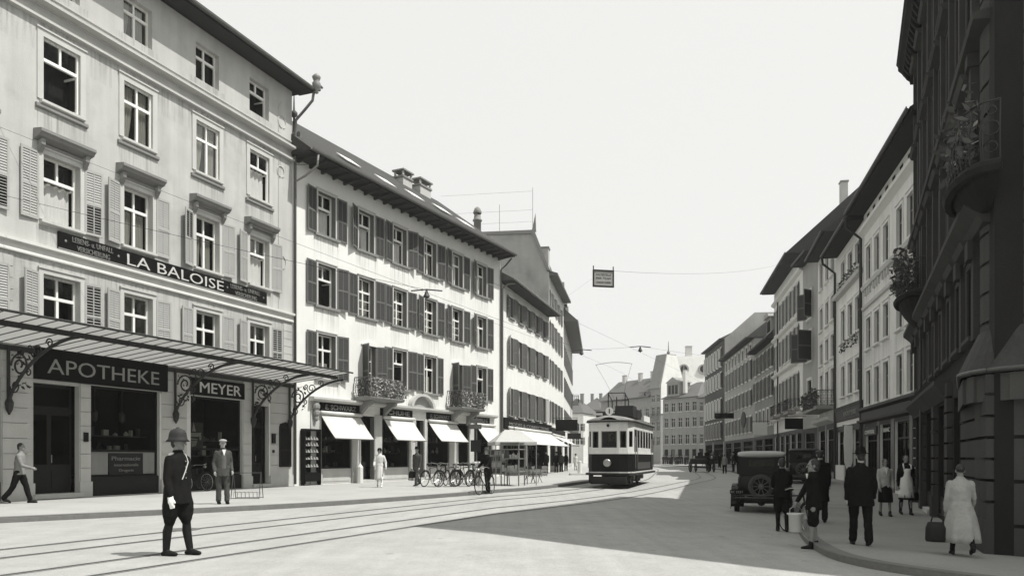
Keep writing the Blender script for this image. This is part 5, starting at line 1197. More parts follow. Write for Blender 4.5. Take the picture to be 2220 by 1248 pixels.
for sx in (-1, 1): MB().box(sx*1.0-.02, sx*1.0+.02, 4.6, 6.9, 3.3, 3.6).build('roof_board', M['white'], tm)
k = MB()           # bow collector
y0 = 2.6
for sx in (-1, 1):
    k.tube([(sx*.42, y0-.5, 3.45), (sx*.42, y0-.5, 4.6)], .03, 6); k.tube([(sx*.42, y0+.6, 3.45), (sx*.42, y0+.6, 4.3)], .03, 6); k.tube([(sx*.42, y0-.5, 4.55), (sx*.42, y0+.6, 4.3)], .025, 6)
    k.tube([(sx*.12, y0+.2, 4.1), (sx*.5, y0-.6, 5.1), (sx*.88, y0-1.35, 5.92)], .006, 6)
for (zz, yy) in ((4.6, y0-.5), (4.3, y0+.6), (3.7, y0-.5)): k.tube([(-.42, yy, zz), (.42, yy, zz)], .025, 6)
k.tube([(-.9+1.8*i/10, y0-1.35, 5.92+.1*math.sin(PI*i/10)) for i in range(11)], .011, 6)
k.tube([(0, y0-.5, 3.4), (0, y0-.5, 4.4)], .03, 6)
k.build('bow_collector', M['iron'], tm)
o = MB().lathe([(0, -.2), (.16, -.2), (.19, -.16), (.18, -.08), (.1, 0), (.05, .05)], (-.06, -.03, 1.14), 16, axis='y').build('headlamp', M['steel'], tm, True); MB().lathe([(0, 0), (.125, 0), (.125, .01), (0, .01)], (-.06, -.245, 1.14), 14, axis='y').build('lamp_glass', M['goods'], o)
MB().lathe([(.0, -.06), (.06, -.06), (.07, .02)], (-.05, -.04, 2.9), 10, axis='y').build('marker_lamp', M['dark'], tm)
k = MB(); k.prism([(p[0]*1.06, p[1]-.12 if p[1] < 1 else p[1]+.12) for p in tram_plan(.06)], .56, .66, 'z'); k.build('buffer_beam', M['under'], tm)
k = MB(); k.box(-.9, .9, .0, .06, .14, .5); k.box(-1.0, -.95, .1, 1.0, .2, .56); k.box(.95, 1.0, .1, 1.0, .2, .56); k.prism([(-.35, .5), (-.1, .14), (-.02, .14), (-.1, .5)], -.85, .85, 'x')
for sx in (-.55, .55): k.box(sx-.05, sx+.05, 1.6, TL-1.6, .3, .48)
k.box(-.8, .8, 3.4, 4.8, .18, .55); k.build('lifeguard', M['under'], tm)
for y in (2.6, TL-2.6):
    for sx in (-.5, .5):
        wheel(tm, (sx, y, .40), .40, .1, 6, rim=M['under'])
        MB().box(sx*1.5-.07, sx*1.5+.07, y-.18, y+.18, .28, .55).build('axle_box', M['stone_d'], tm)
# cars
def sedan(label, loc, rz, plate=None, group=None, roofm=None):
    t = thing('saloon_car', label, 'car', loc, rz, group)
    b = MB(); loft_y(b, [(.02, .60, .62, 1.10), (.10, .68, .52, 1.2), (.5, .72, .48, 1.26), (1.6, .74, .46, 1.26), (2.3, .72, .46, 1.24), (2.6, .62, .5, 1.18), (3.5, .44, .55, 1.12), (3.72, .40, .58, 1.08)], 24, 0, 5)
    b.build('body', M['carpaint'], t, True)
    b = MB()           # cabin with pillars
    for sx in (-1, 1):
        for (y, tt) in ((.14, .16), (1.15, .09), (2.15, .09)):
            b.add([(sx*.70, y, 1.2), (sx*.70, y+tt, 1.2), (sx*.66, y+tt+(.0), 1.74), (sx*.66, y, 1.74), (sx*.64, y, 1.2), (sx*.64, y+tt, 1.2), (sx*.60, y+tt, 1.74), (sx*.60, y, 1.74)], [(0, 1, 2, 3), (4, 7, 6, 5), (0, 4, 5, 1), (2, 6, 7, 3), (1, 5, 6, 2), (0, 3, 7, 4)])
        b.box(sx*.67-.03, sx*.67+.03, .14, 2.2, 1.62, 1.76)
    b.box(-.66, -.36, .1, .17, 1.16, 1.76); b.box(.36, .66, .1, .17, 1.16, 1.76); b.box(-.36, .36, .1, .17, 1.16, 1.40); b.box(-.36, .36, .1, .17, 1.66, 1.76); b.box(-.6, .6, 2.2, 2.24, 1.6, 1.76)
    b.build('cabin', M['carpaint'], t)
    b = MB(); loft_y(b, [(.0, .62, 1.74, 1.83), (.08, .70, 1.73, 1.87), (.5, .73, 1.73, 1.93), (1.6, .73, 1.73, 1.93), (2.3, .70, 1.73, 1.88), (2.42, .62, 1.73, 1.80)], 24, 0, 3.5); b.build('roof', roofm or M['roof_cloth'], t, True)
    b = MB(); b.box(-.36, .36, .125, .14, 1.40, 1.66); o = b.build('rear_window', GLT, t)
    b = MB(); 
    for sx in (-1, 1): MB().box(sx*.64-.005, sx*.64+.005, .3, 2.15, 1.24, 1.62).build('side_window', GLT, t)
    b = MB(); b.box(-.6, .6, 2.18, 2.19, 1.24, 1.62); b.build('windscreen', GLT, t)
    for q in ((-.55, .55, .5, .7, .8, 1.45), (-.5, -.05, 1.5, 1.62, .8, 1.45), (.05, .5, 1.5, 1.62, .8, 1.45)): MB().box(*q).build('seat', M['room'], t)
    for sx in (-1, 1):
        f = MB(); A = []
        for i in range(11):
            a = PI*(-.08+.98*i/10); A.append((.42-.56*math.cos(a), .36+.56*math.sin(a)))
        for i in range(10):
            (ya, za), (yb, zb) = A[i], A[i+1]; f.add([(sx*.64, ya, za), (sx*.88, ya, za-.01), (sx*.88, yb, zb-.01), (sx*.64, yb, zb), (sx*.9, ya, za-.09), (sx*.9, yb, zb-.09)], [(0, 1, 2, 3), (1, 4, 5, 2)])
        o = f.build('rear_fender', M['carpaint'], t, True); o.modifiers.new('thick', 'SOLIDIFY').thickness = .02
        f = MB(); A = [(2.35, .42), (2.6, .5), (2.85, .75), (3.1, .86), (3.4, .84), (3.65, .66), (3.75, .45)]
        for i in range(6):
            (ya, za), (yb, zb) = A[i], A[i+1]; f.add([(sx*.48, ya, za), (sx*.86, ya, za), (sx*.86, yb, zb), (sx*.48, yb, zb)], [(0, 1, 2, 3)])
        o = f.build('front_fender', M['carpaint'], t, True); o.modifiers.new('thick', 'SOLIDIFY').thickness = .02
        MB().box(sx*.78-.12, sx*.78+.12, .95, 2.4, .36, .40).build('running_board', M['under'], t)
        for y in (.42, 3.25): wheel(t, (sx*.74, y, .375), .375, .14, 12)
        o = MB().lathe([(0, -.0), (.1, 0), (.13, .06), (.1, .16), (.03, .2)], (sx*.42, 3.72, .95), 12, axis='y').build('headlamp', M['steel'], t, True)
        MB().tube([(sx*.5, .1, .5), (sx*.5, -.12, .46)], .025, 6).build('bumper_bracket', M['under'], t)
    f = MB(); f.tube([(-.84, .02, .56), (-.76, -.12, .56), (.76, -.12, .56), (.84, .02, .56)], .022, 6); f.tube([(-.84, .02, .48), (-.76, -.12, .48), (.76, -.12, .48), (.84, .02, .48)], .022, 6); f.build('bumper', M['steel_dim'], t)
    f = MB(); loft_y(f, [(.05, .25, .34, .5), (.3, .6, .3, .5), (1.0, .62, .28, .48)], 14, 0, 3); f.build('fuel_tank', M['under'], t)
    f = MB(); f.tube([(-.62, .3, .34), (.62, .3, .34)], .05, 8); f.ball((0, .3, .36), (.14, .16, .15), 10); f.build('rear_axle', M['under'], t)
    sp = MB().lathe([(.26, -.07), (.34, -.08), (.385, -.03), (.385, .03), (.34, .08), (.26, .07), (.26, -.07)], (0, -.06, .83), 28, axis='y').build('spare_wheel', M['rubber_d'], t, True)
    f = MB(); f.lathe([(.25, -.04), (.28, -.04), (.28, .04), (.25, .04), (.25, -.04)], (0, -.02, .83), 24, axis='y'); f.lathe([(0, -.07), (.07, -.06), (.09, .04)], (0, -.02, .83), 12, axis='y')
    for i in range(10):
        a = 2*PI*i/10; f.tube([(.07*math.cos(a), -.02, .83+.07*math.sin(a)), (.26*math.cos(a), -.02, .83+.26*math.sin(a))], .016, 5)
    f.xf(Matrix.Translation((0, -.05, 0))); f.build('rim', M['iron_l'], sp)
    f = MB(); f.box(-.92, -.52, -.17, -.155, .60, .72); p = f.build('number_plate', M['sign'], t)
    if plate: text_mesh('plate_number', plate, .1, M['letter_d'], p, Matrix(((1, 0, 0, -.9), (0, 0, -1, -.172), (0, 1, 0, .625), (0, 0, 0, 1))), .004, width=.36, bold=.002)
    f = MB(); f.lathe([(0, -.05), (.05, -.05), (.055, .03)], (-.72, -.12, .8), 10, axis='y'); f.build('tail_lamp', M['steel_dim'], t)
    return t
M['roof_cloth'] = mat('sky_lit_leathercloth_roof', .30, .55, .1, 4, .4); M['steel_dim'] = mat('dull_nickel', .07, .4, .15, 5, .5, metal=.6)  # roof cloth lightened: skylight falling on its top is put into the colour
cx_, cy_ = at(1650, 0, 24.2)[:2]
sedan('black saloon car with a spare wheel on its tail, parked at the right kerb', (cx_, cy_, g(cx_, cy_)), face_dir(.33, .944), 'BK 2531')
cx_, cy_ = at(1744, 0, 40)[:2]
sedan('second black car parked ahead of the first, mostly hidden behind the boys', (cx_-.05, cy_, g(cx_, cy_)), face_dir(.36, .93), roofm=M['carpaint'])
# horse cart
HX, HY = 17.45, 73.5; hd = Vector((.52, .854)).normalized()
ct = thing('horse_cart', 'dark four-wheeled cart with two men on its seat, seen from behind in the middle distance', 'cart', (HX, HY, 0), face_dir(hd.x, hd.y))
k = MB(); k.box(-.75, .75, 0, 2.3, .75, .82); k.box(-.78, -.74, 0, 2.3, .82, 1.2); k.box(.74, .78, 0, 2.3, .82, 1.2); k.box(-.74, .74, 0, .04, .82, 1.22); k.box(-.8, .8, -.03, .06, 1.22, 1.3, 1); k.box(-.7, .7, 1.3, 1.7, 1.2, 1.27); k.box(-.7, .7, 1.25, 1.3, 1.27, 1.55)
k.build('bed', [M['wood'], M['goods_d']], ct)
for y, r in ((.4, .52), (2.0, .42)):
    for sx in (-.88, .88): wheel(ct, (sx, y, r), r, .06, 10, rim=M['under'])
    MB().tube([(-.9, y, r), (.9, y, r)], .035, 6).build('axle', M['under'], ct)
for sx in (-.32, .32): MB().tube([(sx, 2.2, .6), (sx, 3.0, .95), (sx, 4.6, 1.05)], .03, 6).build('shaft', M['wood'], ct)
for sx in (-.85, .85): MB().lathe([(.02, 0), (.09, .03), (.09, .22), (.03, .3)], (sx, 1.4, 1.25), 8).build('carriage_lamp', M['brass'], ct)
hp = Vector((HX, HY))+hd*3.0
hs = thing('horse', 'dark horse harnessed in front of the far cart', 'horse', (hp.x, hp.y, 0), face_dir(hd.x, hd.y))
k = MB()
k.limb([(0, .1, 1.12), (0, .55, 1.10), (0, 1.0, 1.12), (0, 1.4, 1.18)], [.27, .28, .27, .25], 12); k.limb([(0, 1.45, 1.3), (0, 1.75, 1.6), (0, 1.95, 1.82)], [.2, .14, .1], 10); k.limb([(0, 1.93, 1.88), (0, 2.15, 1.72), (0, 2.38, 1.5)], [.11, .09, .06], 10)
for sx in (-.16, .16):
    k.limb([(sx, 1.38, 1.0), (sx, 1.42, .62), (sx, 1.40, .3), (sx, 1.42, .08)], [.12, .07, .045, .055], 8); k.limb([(sx, .12, 1.05), (sx, .22, .75), (sx, .0, .45), (sx, .04, .08)], [.17, .11, .05, .055], 8)
    k.limb([(sx*.4, 1.92, 1.98), (sx*.45, 1.93, 2.1)], [.035, .012], 6)
k.limb([(0, -.18, 1.25), (0, -.28, 1.0), (0, -.26, .6)], [.05, .07, .03], 8)
remesh(k.build('body', M['horse'], hs), .03)
k = MB(); k.lathe([(.2, -.06), (.27, -.04), (.27, .04), (.2, .06)], (0, 1.5, 1.3), 16, axis='y'); k.tube([(-.29, 1.4, 1.1), (-.3, .2, 1.05)], .02, 5); k.tube([(.29, 1.4, 1.1), (.3, .2, 1.05)], .02, 5); k.build('harness', M['leather'], hs)
# bicycles
def bike_proto(label, group, basket=False):
    t = thing('bicycle', label, 'bicycle', group=group)
    for y, nm in ((-.53, 'wheel'), (.53, 'wheel')):
        w = MB().tube([(0, y+.335*math.cos(2*PI*i/28), .35+.335*math.sin(2*PI*i/28)) for i in range(28)], .019, 6, closed=True).build('wheel', M['rubber'], t, True)
        k = MB(); k.tube([(0, y+.312*math.cos(2*PI*i/28), .35+.312*math.sin(2*PI*i/28)) for i in range(28)], .012, 5, closed=True)
        for i in range(14): a = 2*PI*i/14; k.tube([(.015*(-1)**i, y, .35), (0, y+.31*math.cos(a), .35+.31*math.sin(a))], .0025, 3)
        k.lathe([(.02, -.04), (.02, .04)], (0, y, .35), 8, axis='x'); k.build('rim', M['steel'], w)
        k = MB(); k.tube([(0, y+.38*math.cos(a), .35+.38*math.sin(a)) for a in [PI*(.05+.8*i/9) if y < 0 else PI*(.1+.72*i/9) for i in range(10)]], .022, 5); k.build('mudguard', M['carpaint'], t)
    k = MB(); bb, st, hh, hl = (0, -.06, .30), (0, -.20, .82), (0, .36, .86), (0, .40, .72)
    for a, b, r in ((bb, st, .017), (st, hh, .016), (bb, hl, .018), ((0, -.53, .35), bb, .011), ((0, -.53, .35), st, .010), (hh, hl, .02), (hl, (0, .53, .35), .013), (hh, (0, .33, .98), .014), (st, (0, -.23, .95), .013)): k.tube([a, b], r, 6)
    k.build('frame', M['carpaint'], t)
    k = MB(); k.tube([(-.28, .12, .98), (-.26, .28, 1.02), (0, .34, 1.0), (.26, .28, 1.02), (.28, .12, .98)], .012, 6); k.build('handlebar', M['steel'], t)
    k = MB(); k.prism([(-.08, -.38), (.08, -.38), (.09, -.28), (.03, -.12), (-.03, -.12), (-.09, -.28)], .94, 1.0, 'z'); k.build('saddle', M['leather'], t)
    k = MB(); k.lathe([(.09, -.005), (.09, .005)], (.04, -.06, .30), 14, axis='x'); k.tube([(.05, -.06, .30), (.05, .0, .14)], .01, 5); k.box(.05, .15, -.03, .03, .12, .15); k.tube([(-.05, -.06, .30), (-.05, -.12, .46)], .01, 5); k.box(-.15, -.05, -.15, -.09, .45, .48); k.build('pedals', M['steel_dim'], t)
    k = MB(); k.lathe([(.01, 0), (.05, 0), (.055, .05), (.02, .09)], (0, .45, .93), 10, axis='y'); k.build('lamp', M['steel'], t)
    return t
bk = bike_proto('leftmost bicycle of the parked row, beside the man with the black bag', 'bicycles parked in a row')
lab = ['second bicycle from the left in the parked row', 'third bicycle from the left in the parked row', 'middle bicycle of the seven in the parked row', 'third bicycle from the right in the parked row', 'second bicycle from the right in the parked row', 'last bicycle of the parked row, beside the white drum of the signpost']
spots = [(934, 34.4, .05), (956, 34.9, .22), (969, 34.2, -.15), (986, 35.0, .3), (1001, 34.5, -.05), (1009, 35.3, -.2), (1026, 34.8, .18)]
for i, (x, Y, dr) in enumerate(spots):
    o = bk if i == 0 else copy_tree(bk)
    if i: o['label'] = lab[i-1]
    o.location = (at(x, 0, Y)[0], Y, PAV_L); o.rotation_euler = (math.radians(0), math.radians(6), face_dir(.5, .866)+dr)
o = copy_tree(bk); del o['group']; o['label'] = 'bicycle leaning on the wall below the shop window behind the policeman'; p = W1.pt(d1(6.15), .38); o.location = (p.x, p.y, PAV_L); o.rotation_euler = (0, math.radians(-5), W1.rz-PI/2)
o = copy_tree(bk); del o['group']; o['label'] = 'bicycle at the kerb, held by the dark man in front of the newspaper stall'; X, Y = at(1052, 0, 29.6)[:2]; o.location = (X, Y, 0); o.rotation_euler = (0, .06, face_dir(-.4, -.92))
o = copy_tree(bk); del o['group']; o['label'] = 'black bicycle standing between the two boys at the right kerb'; X, Y = at(1728, 0, 17.2)[:2]; o.location = (X, Y, g(X, Y)); o.rotation_euler = (0, .05, face_dir(.12, -.99)); BOYBIKE = (X, Y)
# ------------------------------------------------------------------ people
def V(*a): return Vector(a)
def person(label, X, Y, Z, face, h=1.75, legs=((0, 0), (0, 0)), arms=((.05, .12, .15), (.05, .12, .15)), lean=0, turn=0, top='jacket', bottom='trousers', hat=None, hair='short',
           m_top='suit_d', m_bot='suit_d', m_hat='suit_d', m_skin='skin', hem=.80, skirt=(.30, .27, .20), fat=1.0, shoes='leather', vox=.016, group=None, extra=None, stock=None, gloves=None, seat=None, child=False):
    """face: direction (dx, dy) the body looks in; legs: (hip swing forward, knee bend); arms: (swing forward, out, elbow bend); left then right of the person"""
    s = h/1.75; rz = math.atan2(face[0], -face[1])            # local -y looks along face
    J = {}
    ly = -math.sin(lean)*.55; lz = -(1-math.cos(lean))*.5
    pel = V(0, 0, .93); che = V(0, ly*.65, 1.28+lz*.6); nek = V(0, ly, 1.47+lz); hd = V(0, ly*1.16-.015, 1.635+lz)
    for sx, nm, (a, kb), (f, o, e) in ((1, 'L', legs[0], arms[0]), (-1, 'R', legs[1], arms[1])):
        hip = V(sx*.095*fat**.5, 0, .92); kn = hip+V(sx*.012, -math.sin(a), -math.cos(a))*.44; an = kn+V(0, -math.sin(a-kb), -math.cos(a-kb))*.41
        J['hip'+nm], J['kn'+nm], J['an'+nm] = hip, kn, an
        sh = V(sx*.168*fat**.45, ly*.95, 1.385+lz); el = sh+V(sx*math.sin(o), -math.sin(f)*math.cos(o), -math.cos(f)*math.cos(o))*.29
        oo = o*.4-.08; wr = el+V(sx*math.sin(oo), -math.sin(f+e)*math.cos(oo), -math.cos(f+e)*math.cos(oo))*.25
        J['sh'+nm], J['el'+nm], J['wr'+nm] = sh, el, wr
    low = min(J['anL'].z, J['anR'].z)-.085
    MM = Matrix.Translation((0, 0, -low*s if seat is None else 0)) @ Matrix.Scale(s, 4)
    Rh = Matrix.Translation(hd) @ Matrix.Rotation(turn, 4, 'Z') @ Matrix.Scale(1.12 if child else 1.0, 4) @ Matrix.Translation(-hd)
    b = MB(); st = 0
    b.ball(hd+V(0, .012, .02), (.074, .092, .098), 14); b.ball(hd+V(0, -.03, -.055), (.052, .056, .062), 12); b.limb([hd+V(0, -.085, .005), hd+V(0, -.108, -.03)], [.010, .015], 8)
    b.ball(hd+V(0, -.072, -.062), (.024, .018, .010), 8); b.ball(hd+V(0, -.078, .028), (.05, .016, .010), 10); b.ball(hd+V(0, -.07, -.098), (.022, .018, .018), 8)
    for sx in (-1, 1): b.ball(hd+V(sx*.076, .012, -.012), (.012, .022, .032), 8)
    b.xf(Rh, st)
    b.limb([nek+V(0, .015, -.06), hd+V(0, .018, -.05)], [.062, .054], 10)
    b.rings([(0, 0, .86, .13, .1), (0, 0, .95, .135*fat, .10*fat), (0, ly*.35, 1.1, .125*fat, .095*fat), (0, ly*.6, 1.28, .15*fat**.5, .105*fat**.5), (0, ly*.9, 1.4, .15, .09), (0, ly, 1.47, .07, .065)], 16)
    for nm, sx in (('L', 1), ('R', -1)):
        b.limb([J['sh'+nm]-V(0, 0, .01), J['el'+nm], J['wr'+nm]], [.048, .040, .028], 8)
        d = (J['wr'+nm]-J['el'+nm]).normalized(); w = J['wr'+nm]; side = V(0, 1, 0)-d*d.y
        side = side.normalized() if side.length > .1 else V(0, 0, 1); pal = d.cross(side)*sx
        hb = len(b.v)
        b.limb([w+d*.01, w+d*.05, w+d*.085], [.026, .034, .034], 8)
        if gloves is None or True:
            for i in range(4):
                q = w+d*.085+side*(-.027+.018*i); L = (.062, .072, .068, .052)[i]; b.limb([q, q+d*L*.55-pal*.006, q+d*L*.9-pal*.028], [.0095, .009, .0075], 6)
            q = w+d*.035-side*.03; b.limb([q, q+d*.035-side*.02-pal*.012, q+d*.062-side*.022-pal*.02], [.011, .010, .008], 6)
        b.limb([J['hip'+nm], J['kn'+nm], J['an'+nm]], [.078, .05, .036], 10)
    b.xf(MM)
    o = b.build('person', M[m_skin]); remesh(o, vox*.62, 1)
    o.location = (X, Y, Z+(0 if seat is None else seat)); o.rotation_euler = (0, 0, rz); tag(o, label, 'person', group)
    def part(name, mb, m, vx=None, sm=3, smooth=False):
        mb.xf(MM); c = mb.build(name, M[m], o, smooth)
        if vx: remesh(c, vx, sm)
        if vx and vox < .02 and name in ('jacket', 'tunic', 'overcoat', 'trousers', 'breeches', 'shorts', 'dress_bodice', 'blouse'): folds(c, .028 if name != 'tunic' else .02)
        return c
    # face
    e = MB()
    for sx in (-1, 1): e.ball(hd+V(sx*.03, -.082, .008), (.012, .008, .006), 6)
    e.ball(hd+V(0, -.088, -.062), (.02, .006, .003), 6); e.xf(Rh); part('eyes', e, 'hair')
    # feet
    for nm in 'LR':
        an, kn = J['an'+nm], J['kn'+nm]; t = MB(); d = (an-kn).normalized(); fw = V(0, -1, 0); pitch = max(0, -d.y*-1)
        toe = an+V(0, -.17, -.055); heel = an+V(0, .055, -.055)
        if d.y > .15: toe = an+V(0, -.15, -.10); heel = an+V(0, .04, .0)
        t.limb([heel+V(0, 0, .0), an+V(0, -.02, -.035), an+V(0, -.10, -.050), toe], [.034, .046, .043, .030], 10); t.limb([an+V(0, 0, .05), an+V(0, .0, -.03)], [.047, .05], 8); part('shoe', t, shoes, vox*.8, 2)
        if stock or bottom == 'boots':
            t = MB(); t.limb([kn+V(0, 0, -.02), kn.lerp(an, .35)+V(0, .018, 0), an], [.06 if bottom == 'boots' else .056, .066 if bottom == 'boots' else .058, .05 if bottom == 'boots' else .04], 10); part('legging' if bottom == 'boots' else 'stocking', t, stock or 'leather', vox*.8, 2)
    # lower garment
    t = MB()
    if bottom in ('trousers', 'boots', 'shorts'):
        t.rings([(0, 0, .80, .15, .11), (0, 0, .92, .158*fat, .122*fat), (0, ly*.2, 1.02, .14*fat, .11*fat)], 16)
        for nm in 'LR':
            hip, kn, an = J['hip'+nm], J['kn'+nm], J['an'+nm]
            if bottom == 'trousers': t.limb([hip, hip.lerp(kn, .5), kn, kn.lerp(an, .5), an+V(0, .005, .03)], [.105*fat**.5, .096, .078, .073, .074], 12)
            elif bottom == 'boots': t.limb([hip, hip.lerp(kn, .45), hip.lerp(kn, .8), kn+V(0, 0, -.03)], [.112, .128, .108, .062], 12)
            else: t.limb([hip, hip.lerp(kn, .5), hip.lerp(kn, .92)], [.108, .105, .10], 12)
        part(bottom if bottom != 'boots' else 'breeches', t, m_bot, vox)
    elif bottom in ('skirt', 'dress'):
        rx, ry, zh = skirt; mid = (J['knL']+J['knR'])/2; n = 8; rr = []
        ml = (J['anL']+J['anR'])/2; spread = abs(J['knL'].y-J['knR'].y)*.5
        for i in range(n):
            u = i/(n-1); z = 1.06+(zh-1.06)*u; cy = mid.y*min(1, u*1.3)+ly*.3*(1-u)
            rr.append((0, cy, z, (.135+(rx*.62-.135)*u**.7+.02*math.sin(u*3))*fat**.6, (.105+(ry*.62+spread*.5-.105)*u**.7)*fat**.6))
        ph = random.random()*6
        t.rings(rr, 40, cap0=False, cap1=False, wave=lambda i, a: .014*i*math.sin(7*a+ph+.15*i)+.008*i*math.sin(13*a+2*ph)+.006*math.sin(4*a+i*1.3+ph))
        c = part('skirt' if bottom == 'skirt' else 'dress_skirt', t, m_bot, None, smooth=True); c.modifiers.new('thick', 'SOLIDIFY').thickness = .008
    # upper garment
    t = MB(); fl = 1.13 if top in ('jacket', 'tunic', 'coat') else 1.03
    rr = [(0, -.0, hem, .175*fl*fat, .135*fl*fat), (0, 0, hem+.1, .168*fl*fat**.9, .130*fl*fat**.9), (0, ly*.3, 1.05, .150*fl*fat**.8, .118*fl*fat**.8), (0, ly*.6, 1.24, .176*fat**.5*fl**.5, .130*fat**.5*fl**.5), (0, ly*.8, 1.33, .190*fat**.45, .128), (0, ly*.9, 1.40, .176*fat**.4, .112), (0, ly*.95, 1.445, .125, .092), (0, ly, 1.485, .078, .074), (0, ly, 1.525, .066, .066)]
    rr = [r_ for i, r_ in enumerate(rr) if i == 0 or r_[2] > rr[0][2]+.05]
    t.rings(rr, 20)
    for nm in 'LR':
        sl = top != 'apron'
        if top == 'blouse': t.limb([J['sh'+nm], J['sh'+nm].lerp(J['el'+nm], .9)], [.066, .06], 10)
        elif sl: t.limb([J['sh'+nm], J['sh'+nm].lerp(J['el'+nm], .45), J['el'+nm], J['wr'+nm]-(J['wr'+nm]-J['el'+nm])*.04], [.066, .064, .057, .046], 10)
    part({'blouse': 'blouse', 'dress': 'dress_bodice', 'tunic': 'tunic', 'coat': 'overcoat'}.get(top, 'jacket'), t, m_top, vox)
    if hair:
        t = MB()
        if hair == 'short': t.ball(hd+V(0, .025, .035), (.080, .092, .092), 12); t.ball(hd+V(0, .052, -.02), (.066, .058, .07), 10)
        elif hair == 'bob': t.ball(hd+V(0, .03, .03), (.088, .098, .098), 12); t.ball(hd+V(0, .05, -.04), (.08, .06, .07), 10)
        elif hair == 'bun': t.ball(hd+V(0, .03, .035), (.082, .092, .092), 12); t.ball(hd+V(0, .115, .02), (.045, .04, .045), 8)
        t.xf(Rh); part('hair', t, 'hair', None, smooth=True)
    if hat:
        t = MB(); q = hd+V(0, .01, .06)
        if hat == 'helmet':
            t.lathe([(.138, -.058), (.146, -.052), (.116, -.01), (.110, .03), (.104, .085), (.085, .13), (.05, .158), (.022, .168), (.02, .185), (.0, .19)], q, 22); b0 = len(t.v); t.lathe([(.112, -.012), (.114, -.008), (.114, .012), (.111, .016)], q, 22)
            for i, vtx in enumerate(t.v): t.v[i] = (vtx[0], q.y+(vtx[1]-q.y)*1.16, q.z+(vtx[2]-q.z)*.86)
        elif hat == 'fedora': t.lathe([(.0, .115), (.05, .115), (.078, .105), (.094, .04), (.098, .0), (.145, -.012), (.150, -.004), (.10, .006)], q, 20)
        elif hat == 'cap': t.ball(q+V(0, .005, .012), (.108, .122, .05), 14); t.prism([(q.x-.075, q.y-.095), (q.x-.04, q.y-.15), (q.x+.04, q.y-.15), (q.x+.075, q.y-.095)], q.z-.022, q.z-.008, 'z')
        elif hat == 'cloche': t.lathe([(.0, .075), (.06, .068), (.092, .03), (.10, -.03), (.115, -.065), (.112, -.07), (.095, -.03)], q, 18)
        elif hat == 'beret': t.ball(q+V(0, .0, .012), (.115, .12, .04), 14); t.lathe([(.092, -.03), (.095, .0)], q, 14)
        elif hat == 'widebrim': t.lathe([(.0, .085), (.06, .08), (.09, .03), (.095, .0), (.17, -.02), (.172, -.014), (.1, .006)], q, 20)
        t.xf(Rh); part({'cap': 'flat_cap'}.get(hat, 'hat' if hat != 'helmet' else 'helmet'), t, m_hat, None, smooth=True)
    if gloves:
        for nm in 'LR':
            w, el = J['wr'+nm], J['el'+nm]; d = (w-el).normalized(); t = MB(); t.limb([w-d*.035, w+d*.03, w+d*.08, w+d*.12], [.042, .040, .046, .034], 10); side = (V(0, 1, 0)-d*d.y).normalized()
            for i in range(4): qq = w+d*.11+side*(-.03+.02*i); t.limb([qq, qq+d*.055], [.014, .012], 6)
            t.limb([w+d*.05-side*.035, w+d*.10-side*.06], [.015, .013], 6); part('glove', t, gloves, vox*.7, 1)
    if extra: extra(part, J, hd, nek, ly)
    o['_wr'] = 0; del o['_wr']
    def world(v): q = Matrix.Translation(o.location) @ Matrix.Rotation(rz, 4, 'Z') @ MM @ v; return q
    o_J[o.name] = {k_: world(v_) for k_, v_ in J.items()}
    return o
o_J = {}
def gx(x, y, z0, iters=12):
    """ground point under a pixel of the photograph; z0 = height of the pavement above the roadway there"""
    Y = 20.0
    for _ in range(iters):
        X = (x-CX)/F*Y; Y = (H-(g(X, Y)+z0))*F/(y-HZ)
    X = (x-CX)/F*Y
    return X, Y, g(X, Y)+z0
def police_extra(part, J, hd, nek, ly):
    t = MB(); t.rings([(0, 0, 1.0, .185, .145), (0, 0, 1.05, .182, .143)], 20, cap0=False, cap1=False); c = part('belt', t, 'leather'); c.modifiers.new('thick', 'SOLIDIFY').thickness = .008
    t = MB(); P = [(.12, .06, 1.45), (.11, -.05, 1.455), (.06, -.135, 1.35), (-.03, -.165, 1.22), (-.10, -.168, 1.10)]; t.tube(P, .008, 5); part('shoulder_strap', t, 'stone')
    t = MB(); t.lathe([(.075, -.02), (.08, .03)], nek+V(0, -.0, .0), 14); part('collar', t, 'uni')
    t = MB()
    for sx in (-1, 1): t.limb([(sx*.1, 0, 1.475), (sx*.18, 0, 1.445)], [.022, .02], 8)
    part('epaulette', t, 'stone_d')
    t = MB()
    for z in (1.12, 1.2, 1.28, 1.36): t.ball((.0, -.148+.02*(z-1.2), z), .01, 6)
    part('buttons', t, 'steel')
    t = MB(); t.limb([(-.18, .05, .98), (-.2, .06, .72)], [.03, .028], 8); part('truncheon', t, 'leather')
X, Y, Z = gx(385, 1202, 0)
person('policeman in a dark domed helmet, breeches and white gloves standing on the sunlit road', X, Y, Z, (.95, -.30), 1.72, fat=1.12, legs=((.16, .02), (-.12, .02)), arms=((-.02, .12, .12), (.02, .16, .2)), turn=.3, top='tunic', bottom='boots', hat='helmet', hair='short',
       m_top='uni', m_bot='uni', m_hat='helmet', m_skin='skin_sh', hem=.74, stock='leather', gloves='glove', vox=.012, extra=police_extra)
def vest_extra(part, J, hd, nek, ly):
    t = MB(); t.prism([(-.05, 1.47), (.05, 1.47), (0, 1.3)], -.152, -.132, 'y'); part('shirt_front', t, 'cloth_w')
    t = MB(); t.rings([(0, -.03, .93, .09, .125), (0, -.035, 1.05, .10, .115), (0, -.04, 1.25, .10, .115), (0, -.035, 1.40, .065, .10)], 14); part('waistcoat', t, 'suit_v', .013)
X, Y, Z = gx(483, 1091, PAV_L)
